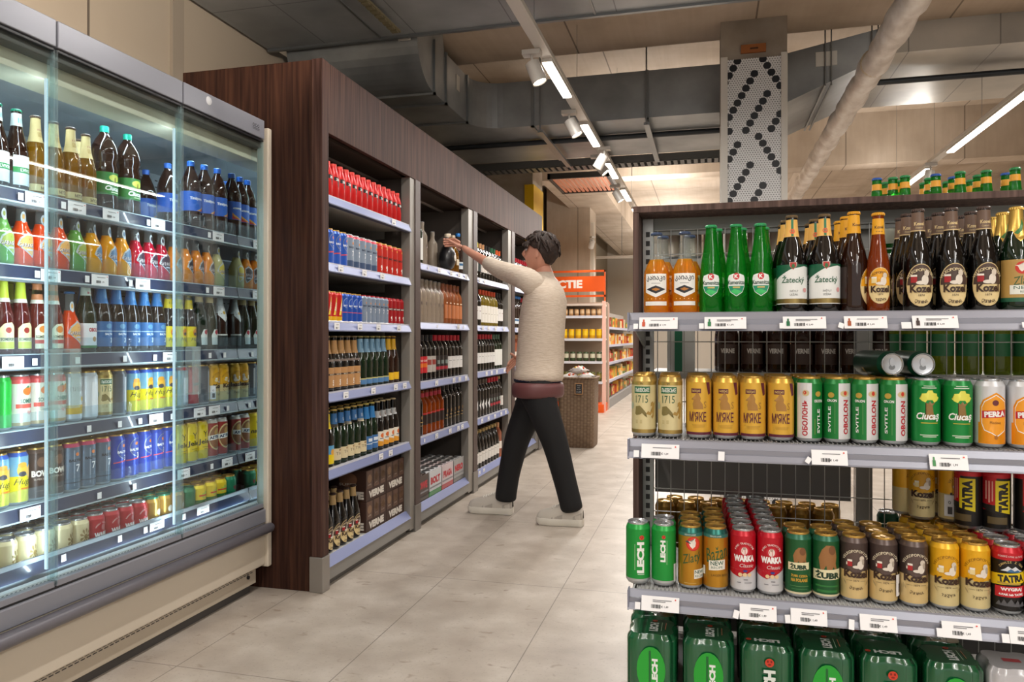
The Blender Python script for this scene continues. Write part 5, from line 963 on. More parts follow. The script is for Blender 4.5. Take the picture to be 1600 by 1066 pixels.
# ------------------------------------------------------------------ stocking the shelves
from collections import defaultdict
def rows(name, seqs, place, ref, shelf):
    """seqs: list of (proto key, description, [positions]); labels count within each kind of product from `ref`"""
    cnt = defaultdict(int); tot = defaultdict(int)
    for k, d, ps in seqs: tot[d] += len(ps)
    for k, d, ps in seqs:
        for p in ps:
            n_ = cnt[d]; cnt[d] += 1
            if tot[d] == 1: lb = '%s, %s' % (d, shelf)
            else: lb = '%s, %s from aisle, %s' % (d, ORD[n_], shelf)
            place(k, p, lb, name)
J = lambda a: random.uniform(-a, a)
# ---- gondola: x from the photo column, standing at depth y
def gput(k, p, lb, grp, z, rz=0, front=True, y=2.105):
    px, yy = (p if isinstance(p, tuple) else (p, y))
    return put(PR[k], wx(px, yy), yy, z+.0005, rz, lb, grp, front)
def face(px, extra=0): return extra
Z1, Z2, Z3 = GZ
Z2c, Z3c = Z2+.0045, Z3+.0045
def g1(k, p, lb, grp): gput(k, p, lb, grp, Z1)
rows('bottles on the top shelf of the gondola', [
    ('amber', 'clear bottle of amber drink with white Georgian label', [1026, 1070]),
    ('kamen', 'green bottle with white shield label', [1111, 1150, 1188]),
    ('zatec', 'dark gold-necked bottle, wide green-white label', [1237, 1288]),
    ('kozel_y', 'slim amber bottle with orange oval label', [(1372, 2.09)]),
    ('kozel_s', 'brown yellow-necked bottle, label turned aside', [(1334, 2.11)]),
    ('kozel_b', 'black bottle with cream oval label', [1434, 1486, 1537]),
    ('bazant_b', 'green bottle with gold foil neck and ochre label', [1588])], g1, 'the aisle', 'front of top shelf')
def g1b(k, p, lb, grp): gput(k, p, lb, grp, Z1, front=True)
rows('second row bottles on the top shelf of the gondola', [
    ('amber', 'amber drink bottle behind a front one', [(1036, 2.18), (1078, 2.18)]),
    ('kamen', 'green bottle standing behind a front green one', [(1120, 2.18), (1158, 2.18), (1193, 2.18)]),
    ('zatec', 'dark gold-necked bottle in the row behind', [(1228, 2.19), (1224, 2.27), (1273, 2.19), (1266, 2.27)]),
    ('kozel_s', 'yellow-necked brown bottle in the row behind', [(1322, 2.19), (1312, 2.27)]),
    ('kozel_b', 'black brown-necked bottle in the rows behind', [(1417, 2.18), (1408, 2.25), (1466, 2.18), (1455, 2.25), (1447, 2.32), (1517, 2.18), (1503, 2.25)]),
    ('bazant_b', 'gold-foil-necked bottle in the rows behind', [(1567, 2.19), (1553, 2.27), (1543, 2.35)])], g1b, 'the aisle', 'top gondola shelf')
def run(pxs): return pxs
def g2(k, p, lb, grp): gput(k, p, lb, grp, Z2c)
rows('front row cans on the middle shelf of the gondola', [
    ('l1715', 'cream and gold can with green name band', [1006, 1047]),
    ('myake', 'yellow can with maroon writing', [1092, 1134, 1176, 1220]),
    ('obolon_ua', 'white and green can with red Cyrillic upright letters', [1264]),
    ('obolon', 'green and white can with red upright letters', [1307, 1350, 1395]),
    ('ciucas', 'green can with pale stag antlers', [1446, 1496]),
    ('perla', 'orange and white can with red name band', [1546, 1598])], g2, 'the aisle', 'front of middle shelf')
names2 = [('l1715', 1006), ('l1715', 1047), ('myake', 1092), ('myake', 1134), ('myake', 1176), ('myake', 1220), ('obolon_ua', 1264), ('obolon', 1307), ('obolon', 1350), ('obolon', 1395), ('ciucas', 1446), ('ciucas', 1496), ('perla', 1546), ('perla', 1598)]
ND = {'l1715': 'gold-lidded cream', 'myake': 'gold-lidded yellow', 'obolon_ua': 'gold-lidded green and white', 'obolon': 'gold-lidded green', 'ciucas': 'silver-lidded green', 'perla': 'silver-lidded orange'}
for r_ in (1, 2):
    for i, (k, px) in enumerate(names2):
        put(PR[k], wx(px, 2.105)-.003*r_, 2.105+.0685*r_, Z2c, 0, '%s can, row %s behind the front, %s from aisle, middle gondola shelf' % (ND[k], ['', 'one', 'two', 'three'][r_], ORD[i]), 'rows behind on the middle shelf of the gondola', front=False)
# two cans lying on top of them, ends to the viewer
lz = Z2c+.168+.0335
for i, (px, a) in enumerate(((1395, 14), (1443, 6))):
    X = wx(px, 2.12)
    o = put(PR['rear_green'], X, 2.12, lz, 0, 'dark green can lying on the upright cans, %s of the pair' % ('left one' if i == 0 else 'right one'), 'cans lying down on the middle shelf')
    # lid end forward
    o.rotation_euler = (R(90), 0, R(a+0)); d = Vector((math.sin(R(a)), -math.cos(R(a)), 0)); o.location = Vector((X, 2.12, lz))-d*.168+Vector((0, 0, 0))
def g3(k, p, lb, grp): gput(k, p, lb, grp, Z3c)
F3 = [('lech', 997), ('lech2', 1037), ('zlaty', 1079), ('zlaty2', 1118), ('warka', 1161), ('warka', 1203), ('zubr', 1247), ('zubr2', 1290), ('kozel_dark', 1334), ('kozel_dark2', 1380), ('kozel_dark', 1427), ('kozel_gold', 1475), ('kozel_gold', 1523), ('tatra', 1573), ('tatra', 1625)]
rows('front row cans on the lowest shelf of the gondola', [
    ('lech', 'green can with large white upright name', [997]), ('lech2', 'green can with small white upright name', [1037]),
    ('zlaty', 'gold can with bird in red circle', [1079]), ('zlaty2', 'gold can with green script and white box', [1118]),
    ('warka', 'red and silver can with white name', [1161, 1203]),
    ('zubr', 'green can with small bison and cream band', [1247]), ('zubr2', 'green can with big bison and cream band', [1290]),
    ('kozel_dark', 'dark brown and cream can', [1334]), ('kozel_dark2', 'dark brown and cream can with white sticker', [1380]), ('kozel_dark', 'dark brown and cream can beside the yellow ones', [1427]),
    ('kozel_gold', 'yellow and cream can', [1475, 1523]), ('tatra', 'black can with red top and yellow band', [1573, 1622])], g3, 'the aisle', 'front of lowest gondola shelf')
D3 = {'lech2': (1, 'green silver-lidded'), 'zlaty': (2, 'gold-lidded ochre'), 'zlaty2': (3, 'gold-lidded bronze'), 'warka': (6, 'red silver-lidded'), 'zubr': (1, 'green gold-lidded'), 'zubr2': (1, 'dark green gold-lidded'), 'kozel_dark': (2, 'brown gold-lidded'), 'kozel_dark2': (2, 'dark brown gold-lidded'), 'kozel_gold': (4, 'yellow gold-lidded'), 'tatra': (3, 'black red-topped')}
for i, (k, px) in enumerate(F3):
    if k not in D3 or (k == 'lech2' and i > 1): continue
    n_, dsc = D3[k]
    for r_ in range(1, n_+1):
        put(PR[k], wx(px, 2.105)-.0025*r_, 2.105+.0675*r_, Z3c, J(.3), '%s can, %s column from aisle, row %s behind the front, lowest shelf' % (dsc, ORD[i], ['', 'one', 'two', 'three', 'four', 'five', 'six'][r_]), 'rows behind on the lowest shelf of the gondola', front=False)
# second tier standing on the rows behind
for i, (k, px, y, rz, d) in enumerate((('kozel_gold', 1440, 2.33, -.15, 'yellow and cream can stacked on top of others, facing front'), ('kozel_gold2', 1487, 2.32, .5, 'yellow and cream can stacked on top, sticker side forward'), ('kozel_gold', 1414, 2.385, .9, 'yellow and cream can stacked on top, turned away towards the wire'),
        ('tatra_side', 1513, 2.25, -.7, 'black and yellow can stacked on top beside the yellow cans'), ('tatra_side', 1556, 2.235, -.1, 'black, red and yellow can stacked on top with upright name'), ('tatra_side', 1606, 2.235, .6, 'black, red and yellow can stacked on top at the gondola end'), ('kozel_gold', 1460, 2.40, .2, 'yellow and cream can stacked at the very back'))):
    put(PR[k], wx(px, y), y, Z3c+.1685, rz, d+', lowest gondola shelf', 'cans stacked on the lowest shelf of the gondola')
# ---- shrink-wrapped four-packs on the base shelf
def film_pack(name, film, design, items):
    o = MB(); r = 33.1
    def outline(s):
        pts = []
        for side in range(4):
            for i in range(13):
                t = -67+134*i/13; c = 33.5 if t > 0 else -33.5
                dpt = 33.5+max(27, math.sqrt(max(0, 33.1**2-(t-c)**2))+.4)
                x_, y_ = t, -dpt
                if abs(t) > 58: dpt = 33.5+math.sqrt(max(0, 33.1**2-(abs(t)-33.5)**2))+.4; y_ = -dpt
                a = side*PI/2; pts.append((x_*math.cos(a)-y_*math.sin(a), x_*math.sin(a)+y_*math.cos(a)))
        return [(x*s*.001, y*s*.001) for x, y in pts]
    lv = [(1, .86), (4, .95), (12, 1.0), (150, 1.0), (156, .965), (163, .885), (166.5, .865)]
    n_ = 52; vs = []
    for z, s in lv: vs += [(x, y, z*.001) for x, y in outline(s)]
    fs = [(i*n_+j, i*n_+(j+1) % n_, (i+1)*n_+(j+1) % n_, (i+1)*n_+j) for i in range(len(lv)-1) for j in range(n_)]
    o.add(vs, fs, film, True); o.add(vs[-n_:], [tuple(range(n_))], film)
    m = o.mesh(name)
    w = MB()
    for vs, fs, col in shapes(items['front']):
        w.add([(u*.001, -.0680-.0002*len(w.mats), v*.001) for u, v in vs], fs, ink(col))
    for vs, fs, col in shapes(items['top']):
        w.add([(u*.001, v*.001, .1668+.0002*len(w.mats)) for u, v in vs], fs, ink(col))
    return dict(kind='can_multipack', cat='multipack', body=m, parts=[('printed_artwork', mkmesh(w, 'artwork'))], front=[], r=.067, h=.167)
FILM = P('145a34', .18, 0, .7); FILMW = P('c9c8cc', .2, 0, .7)
top_l = [('t', 'LECH', 4, -4, 24, 'f0f4f0', {'rot': 90, 'w': 62, 'b': .06})]+dot(4, 42, 7)+[('r', 24, -30, 25.5, 30, 'b8d8b8'), ('r', 34, -20, 36, 30, 'c87a5a')]
PK1 = film_pack('pack_green_window', FILM, None, {'front': [('e', 0, 74, 38, 62, 'g2fae3c'), ('r', -6, 20, 0, 126, '1c6a30'), ('t', 'LECH', 10, 70, 16, 'f0f4f0', {'rot': 90, 'w': 70, 'b': .06})], 'top': top_l})
PK2 = film_pack('pack_green_name', FILM, None, {'front': [('t', 'LECH', 4, 62, 30, 'e8f0ea', {'rot': 90, 'w': 90, 'b': .06})]+dot(4, 126, 11), 'top': [('t', 'LECH', 0, -26, 20, 'f0f4f0', {'w': 64, 'b': .06, 'rot': 180})]+dot(-46, -26, 7)})
PK3 = film_pack('pack_white_dancers', FILMW, None, {'front': [('t', 'ŻYWIEC', 0, 66, 24, 'c01c2c', {'w': 96, 'b': .07}), ('p', [(-34, 92), (-26, 118), (-20, 112), (-14, 96), (-22, 102)], '22408a'), ('e', -24, 122, 5, 5, 'c8302c'), ('p', [(4, 90), (12, 108), (24, 112), (34, 92), (22, 100), (14, 92)], '22408a'), ('e', 20, 119, 5, 5, 'c8302c'), ('p', [(-44, 108), (-30, 104), (-28, 108)], 'c8302c'), ('p', [(26, 112), (42, 104), (40, 110)], '22408a')], 'top': [('r', -20, -10, 20, 10, 'c01c2c')]})
PKX = [(1020, PK1), (1107, PK1), (1197, PK2), (1288, PK1), (1383, PK2), (1482, PK1), (1580, PK3)]
for i, (px, pk) in enumerate(PKX):
    d = {id(PK1): 'green film-wrapped can four-pack with bright oval window', id(PK2): 'green film-wrapped can four-pack with upright white name', id(PK3): 'pale film-wrapped can pack with red name and dancing figures'}[id(pk)]
    for r_ in range(2 if i < 6 else 1):
        put(pk, wx(px, 2.13)-.004*r_, 2.13+.138*r_, .150, 0, '%s, %s%s from the aisle, gondola base' % (d, 'behind the ' if r_ else '', ORD[i]), 'film-wrapped packs on the gondola base')
# ---- rear side of the gondola seen through the wire
def simple_row(k, xs, y, z, desc, ref, place_, grp, rz=0, front=True):
    for i, x in enumerate(xs):
        put(PR[k], x, y, z, rz+J(.15), '%s, %s from %s, %s' % (desc, ORD[i], ref, place_), grp, front)
simple_row('plain_brown', [-.13+.071*i for i in range(9)], 2.66, 1.385, 'grey-brown can with silver lid behind the wire', 'the aisle', 'rear top shelf', 'cans on the rear top shelf', 0)
for i, (k, px, y) in enumerate((('rear_tall', 1395, 2.72), ('rear_tall', 1384, 2.80), ('rear_tallb', 1370, 2.72), ('rear_tall', 1414, 2.70), ('rear_tall', 1405, 2.78), ('rear_tallb', 1462, 2.70), ('rear_tall', 1452, 2.76), ('rear_tall', 1444, 2.84), ('rear_tall', 1500, 2.68), ('rear_tallb', 1489, 2.76), ('rear_tall', 1480, 2.84), ('rear_tall', 1541, 2.68), ('rear_tall', 1528, 2.75), ('rear_tall', 1517, 2.83), ('rear_tall', 1586, 2.66), ('rear_tallb', 1572, 2.74))):
    put(PR[k], wx(px, y), y, 1.385, 0, 'green bottle with %s cap behind the top board, %s counted from the aisle' % ('blue' if k == 'rear_tallb' else 'green', ORD[i]), 'bottles on the rear top shelf', True)
simple_row('rear_brown', [.06+.078*i for i in range(7)], 2.67, 1.0, 'dark bottle behind the wire', 'the aisle', 'rear middle shelf', 'bottles on the rear middle shelf')
simple_row('rear_brown', [.05+.078*i for i in range(7)], 2.75, 1.0, 'dark second-row bottle behind the wire', 'the aisle', 'rear middle shelf', 'bottles on the rear middle shelf', front=False)
simple_row('rear_olive', [wx(1385, 2.7)+.08*i for i in range(7)], 2.70, 1.0, 'olive green bottle behind the wire', 'the brown bottles', 'rear middle shelf', 'olive bottles on the rear middle shelf')
tag(MB().box(-.14, 2.62, 1.0, -.05, 2.75, 1.20, P('c9cac6', .5)).box(-.115, 2.618, 1.0, -.09, 2.6195, 1.2, P('0f6a4a', .5)).obj('drink_carton'), 'white carton with dark green stripe behind the wire, rear middle shelf', 'carton')
simple_row('rear_gold', [-.15+.073*i for i in range(8)], 2.66, .39, 'dull gold can behind the wire', 'the aisle', 'rear lower shelf', 'cans on the rear lower shelf')
simple_row('rear_gold', [-.12+.073*i for i in range(8)], 2.73, .39, 'dull gold second-row can behind the wire', 'the aisle', 'rear lower shelf', 'cans on the rear lower shelf', front=False)
simple_row('rear_green', [wx(1385, 2.7)+.08*i for i in range(2)], 2.68, .39, 'dark green can behind the wire', 'the gold cans', 'rear lower shelf', 'green cans on the rear lower shelf')
# ---- refrigerated cabinet
def fx(px, X=-2.09): return wy(px, X)
def fridge_row(seq, z, X, shelf, grp, rz=PI/2, deep=0, pitch=.0672, dl=None, turn=.25):
    """seq: (proto, description, [px, ...]) from the viewer towards the mirror wall"""
    flat = [(k, d, px) for k, d, ps in seq for px in ps]
    cnt = defaultdict(int); tot = defaultdict(int); last = -9; rp = 0
    for _, d, px in flat: tot[d] += px is not None
    pre = sum(1 for q in flat if q[2] is None); y1 = fx(next(q[2] for q in flat if q[2] is not None), X)
    for i, (k, d, px) in enumerate(flat):
        rr_ = PR[k]['r']; y = y1-(pre-i)*.071 if px is None else max(fx(px, X), last+rp+rr_+.0012)
        if y+rr_ > 2.944: continue
        last = y; rp = rr_
        n_ = cnt[d]; cnt[d] += px is not None
        lb = '%s, extra one %s before the row, %s' % (d, ORD[pre-1-i] if px is None else '', shelf) if px is None else '%s, %s' % (d, shelf) if tot[d] == 1 else '%s, %s of its kind along the %s' % (d, ORD[n_], shelf)
        put(PR[k], X, y, z+.0005, rz+J(turn), lb, grp)
        for r_ in range(1, deep+1):
            put(PR[k], X-pitch*r_, y, z+.0005, 0, '%s-lidded can, row %s behind the front, %s along the %s' % ((dl or {}).get(k, 'silver'), ['', 'one', 'two', 'three', 'four'][r_], ORD[i], shelf.replace('front of ', '')), grp+', rows behind', front=False)
A = 'fridge top shelf'
fridge_row([('lviv_b', 'brown bottle with green-banded white label', [None, None, -6, 19]), ('mydi', 'golden bottle with cream neck', [43, 66, 92])], 1.572, -2.10, A, 'bottles on the top fridge shelf', turn=.1)
put(PR['mydi'], -2.12, fx(134, -2.12), 1.5725, PI/2, 'golden bottle with cream neck beside the big brown plastic bottle, '+A, 'bottles on the top fridge shelf')
put(PR['mydi'], -2.2, fx(123, -2.2), 1.5725, PI/2+.4, 'golden bottle half hidden behind another golden one, '+A, 'bottles on the top fridge shelf')
for i, px in enumerate((163, 199)): put(PR['ciucas_p'], -2.15, fx(px, -2.15), 1.5725, PI/2+J(.1), 'big brown plastic bottle with green label, %s, %s' % (['next to the golden bottle', 'second beside the gap'][i], A), 'large plastic bottles')
for i, (px, X) in enumerate(((228, -2.42), (262, -2.24), (298, -2.12), (319, -2.11), (342, -2.10))):
    y = min(2.895, fx(px, X)); put(PR['tim_p'], X, y, 1.5725, PI/2+J(.15), 'brown plastic bottle with blue label, %s from the green-labelled ones, %s' % (ORD[i], A), 'large plastic bottles with blue labels')
B = 'second fridge shelf'
fridge_row([('g_pale', 'pale lemonade bottle', [None, None]), ('g_green', 'lime green lemonade bottle', [None, 2]), ('g_orange', 'orange lemonade bottle', [20, 43, 66]), ('g_green', 'lime green lemonade bottle', [86]), ('g_yellow', 'yellow lemonade bottle', [101, 134, 160]), ('g_red', 'crimson lemonade bottle', [181, 200, 220]), ('g_amber', 'amber lemonade bottle', [243, 262, 281, 294]), ('g_pale', 'pale lemonade bottle', [316, 335, 350])], 1.34, -2.09, B, 'lemonade bottles in the fridge', turn=.3)
for i, (k, px, n_) in enumerate((('g_yellow', 112, 'yellow'), ('g_yellow', 138, 'golden yellow'), ('g_red', 190, 'crimson'), ('g_red', 209, 'deep crimson'), ('g_amber', 252, 'amber'), ('g_pale', 325, 'pale'), ('g_pale', 341, 'milky pale'), ('g_orange', 32, 'orange'))):
    if fx(px, -2.17) > 2.91: continue
    put(PR[k], -2.17, fx(px, -2.17), 1.3405, PI/2+J(.3), '%s lemonade bottle standing in the row behind, %s' % (n_, B), 'lemonade bottles in the row behind')
Cc = 'third fridge shelf'
fridge_row([('somer_r', 'red cider bottle with lime neck', [None, None, None, 4, 26]), ('somer_o', 'red cider bottle with orange neck', [48, 68]), ('g_orange', 'orange bottle behind the door edge', [84]), ('obol_b', 'green bottle with white label', [100]), ('balt3', 'dark bottle with blue label and neck', [120, 143, 167, 187, 205]), ('hugs', 'dark bottle with yellow label', [220, 239, 256]), ('greenwhite', 'dark green bottle with red dot label', [277, 292]), ('whiteneck', 'brown bottle with pale diamond neck', [308, 324]), ('whiteneck_d', 'black bottle with pale diamond neck', [340, 353])], 1.067, -2.09, Cc, 'beer bottles in the fridge', turn=.15)
for i, (k, px, n_) in enumerate((('somer_r', 14, 'red lime-necked'), ('somer_o', 58, 'red orange-necked'), ('balt3', 131, 'blue-labelled dark'), ('balt3', 154, 'blue-necked'), ('balt3', 177, 'dark blue-necked'), ('hugs', 230, 'yellow-necked'), ('hugs', 247, 'yellow and black'), ('greenwhite', 284, 'dark green'), ('whiteneck', 316, 'pale-necked'), ('whiteneck_d', 332, 'black pale-necked'))):
    if fx(px, -2.17) > 2.91: continue
    put(PR[k], -2.17, fx(px, -2.17), 1.0675, PI/2+J(.3), '%s bottle in the row behind the front, %s' % (n_, Cc), 'beer bottles in the row behind')
D = 'fourth fridge shelf'
GL = {k: 'gold' for k in ('c_1715', 'c_white', 'c_dark', 'c_hugs', 'c_hugs2', 'c_red9', 'kozel_gold', 'kozel_gold2', 'c_bow', 'c_seven', 'c_three', 'c_jel', 'c_gold2', 'c_lime', 'c_zatec', 'c_whey')}; GL['c_bazant'] = GL['c_green2'] = 'green'
fridge_row([('c_green', 'bright green can', [None, None, -2]), ('c_somer', 'white can with orange fruit', [22, 48, 70]), ('c_whey', 'silver can with yellow band', [96]), ('c_white', 'plain white-sided can', [119]), ('c_1715', 'cream can with small green patch', [138]), ('c_dark', 'dark grey can', [157]), ('c_hugs', 'yellow and blue can', [175, 192, 213, 232]), ('c_greyred', 'grey can with red rim', [253]), ('c_red9', 'red can', [267]), ('c_dark', 'dark grey can by the door post', [281]), ('kozel_gold2', 'yellow-topped cream can with sticker', [304]), ('kozel_gold', 'yellow-topped cream can', [322, 339, 354])], .835, -2.09, D, 'cans on the fourth fridge shelf', deep=1, dl=GL, turn=.35)
E_ = 'fifth fridge shelf'
fridge_row([('c_hugs', 'yellow and blue can', [None, None, -6, 16]), ('c_bow', 'dark brown can with white name', [45, 65]), ('c_seven', 'blue-grey can with pink rim', [91, 112, 134]), ('c_three', 'royal blue can with ring', [154, 174, 193, 211, 228]), ('c_jel', 'yellow can with black stag', [247, 264, 280]), ('c_asti', 'red can with slanting white band', [294, 309, 323]), ('c_asti2', 'red can with lime top', [337, 350, 362])], .60, -2.09, E_, 'cans on the fifth fridge shelf', deep=3, dl=GL, turn=.14)
F_ = 'fridge base'
fridge_row([('c_cream', 'cream can with brown flowers', [None, None, 7, 36, 60, 86, 112]), ('c_warka', 'red can with white name', [137, 158, 180, 199]), ('c_bazant', 'dull gold can with green rim', [216, 236, 256]), ('c_green2', 'teal green can', [272]), ('c_lime', 'green can with yellow top', [287, 303, 319]), ('c_zatec', 'white can with green top', [334, 350]), ('c_lime', 'green can with yellow top', [364])], .353, -2.03, F_, 'cans on the fridge base', deep=3, dl=GL, turn=.3)
# ---- wood unit
def wrow(bi, z, seq, shelf, grp, y0=None, X=None, second=0, turn=.15, gap=.003, fill=None):
    ya, yb = bay[bi]; y = (y0 or ya)+.004; X0 = X
    cnt = defaultdict(int); tot = defaultdict(int); out = []
    for k, d, n_ in seq: tot[d] += n_
    for k, d, n_ in seq:
        p = PR[k] if isinstance(k, str) else k
        for _ in range(n_):
            if y+2*p['r'] > yb: break
            c_ = cnt[d]; cnt[d] += 1; x = (X0 if X0 is not None else SX-.034-p['r'])
            out.append((p, d, x, y+p['r'], c_)); y += 2*p['r']+gap
    for p, d, x, yy, c_ in out:
        lb = '%s, %s' % (d, shelf) if tot[d] == 1 else '%s, %s along the %s' % (d, ORD[c_], shelf)
        put(p, x, yy, z+.0005, PI/2+J(turn), lb, grp)
    for p, d, x, yy, c_ in out:
        if second: put(p, x-2*p['r']-.006, yy, z+.0005, PI/2+J(turn), 'rear-row %s, %s along the %s' % (d, ORD[c_], shelf), grp+', row behind', front=second > 1)
b1 = 'first wood bay %s'
wrow(0, 1.754, [('zig', 'red aluminium bottle', 16)], b1 % 'top shelf', 'red bottles on the top shelf', gap=.0045, second=0, turn=.05)
wrow(0, 1.451, [('w_blue', 'blue can with ring', 4), ('w_seven', 'grey can with seven', 5), ('w_nine', 'red can with nine', 6)], b1 % 'second shelf', 'cans on the second wood shelf', second=0, turn=.08, gap=.001)
wrow(0, 1.186, [('s_red', 'slim red can with yellow base', 4), ('s_blue', 'slim blue can', 4), ('s_seven2', 'slim grey can with sticker', 1), ('s_seven', 'slim grey can', 5), ('s_nine', 'slim dark red can', 4)], b1 % 'third shelf', 'slim cans on the third wood shelf', turn=.08, gap=.001)
wrow(0, .867, [('blue5', 'dark bottle with blue label', 1), ('kraft5', 'dark bottle with kraft label', 5), ('green0', 'green bottle with pale blue neck', 5), ('yel0', 'brown bottle with yellow neck', 2), ('red19', 'brown bottle with red label', 2)], b1 % 'fourth shelf', 'beer bottles on the fourth wood shelf', gap=.0005, second=1)
wrow(0, .522, [('yel1', 'bottle with lemon yellow label', 2), ('crm1', 'green bottle with cream label', 5), ('blu1', 'green bottle with blue label', 2), ('org1', 'black bottle with white and orange label', 4), ('w_tall', 'tall dark bottle with gold foil', 1)], b1 % 'fifth shelf', 'beer bottles on the fifth wood shelf', gap=.0005, second=2)
for r_ in range(3):
    for i in range(6 if r_ == 0 else 5):
        put(PR['koz1'], SX-.075-.073*r_, bay[0][0]+.04+.0695*i+.01*(r_ % 2), BASE-.0095, PI/2+J(.1), 'black bottle with cream oval, first wood bay base, %s from the post, %s row' % (ORD[i], ORD[r_]), 'dark bottles on the base of the first bay')
# cartons
CARD = P('3b241b', .55); CARDL = P('2a1712', .55)
def carton(name, w, d, h):
    """brown printed carton: x depth d, y width w"""
    mb = MB().box(-d/2, -w/2, 0, d/2, w/2, h, CARD)
    m = mb.mesh(name); a = MB()
    def facing(items, rot, off):
        for vs, fs, col in shapes(items):
            o = []
            for u, v in vs:
                x, y = (u*.001, -off-.0004-.0002*len(a.mats)) if rot == 0 else (off+.0004+.0002*len(a.mats), u*.001)
                o.append((x, y, v*.001))
            a.add(o, fs, ink(col))
    W_ = w*500; D_ = d*500; H_ = h*1000
    cells = lambda L, n_: [q for i in range(n_) for q in (('r', -L+2*L*(i+.12)/n_, H_*.4, -L+2*L*(i+.88)/n_, H_*.98, '5e4234'), ('e', -L+2*L*(i+.5)/n_, H_*.72, L*.6/n_, H_*.14, '8a6a4e'), ('t', 'SUPER', -L+2*L*(i+.5)/n_, H_*.52, H_*.05, 'c9bfb0', {'w': L*.9/n_}))]
    facing(cells(W_, 3)+[('t', 'VERNE', 0, H_*.2, H_*.24, 'ddd6cc', {'w': W_*1.5, 'b': .07})], 1, d/2)
    facing([('e', 0, H_*.7, D_*.5, H_*.24, '7a5640'), ('t', 'SUPER', 0, H_*.55, H_*.08, 'c9bfb0', {'w': D_}), ('t', 'BOWE', 0, H_*.2, H_*.26, 'ddd6cc', {'w': D_*1.75, 'b': .07})], 0, w/2)
    return dict(kind='beer_carton', cat='carton', body=m, parts=[('printed_artwork', mkmesh(a, 'artwork'))], front=[], r=0, h=h)
CT = carton('carton_brown', .242, .20, .155)
for i, (y, z, d) in enumerate(((3.63, 0, 'lower brown beer carton nearer the viewer'), (3.63, .157, 'upper brown beer carton nearer the viewer'), (3.876, 0, 'lower brown beer carton beside the upright'), (3.876, .157, 'upper brown beer carton beside the upright'))):
    put(CT, SX-.14, y, BASE-.0095+z, 0, d+', base of the first wood bay', 'brown beer cartons')
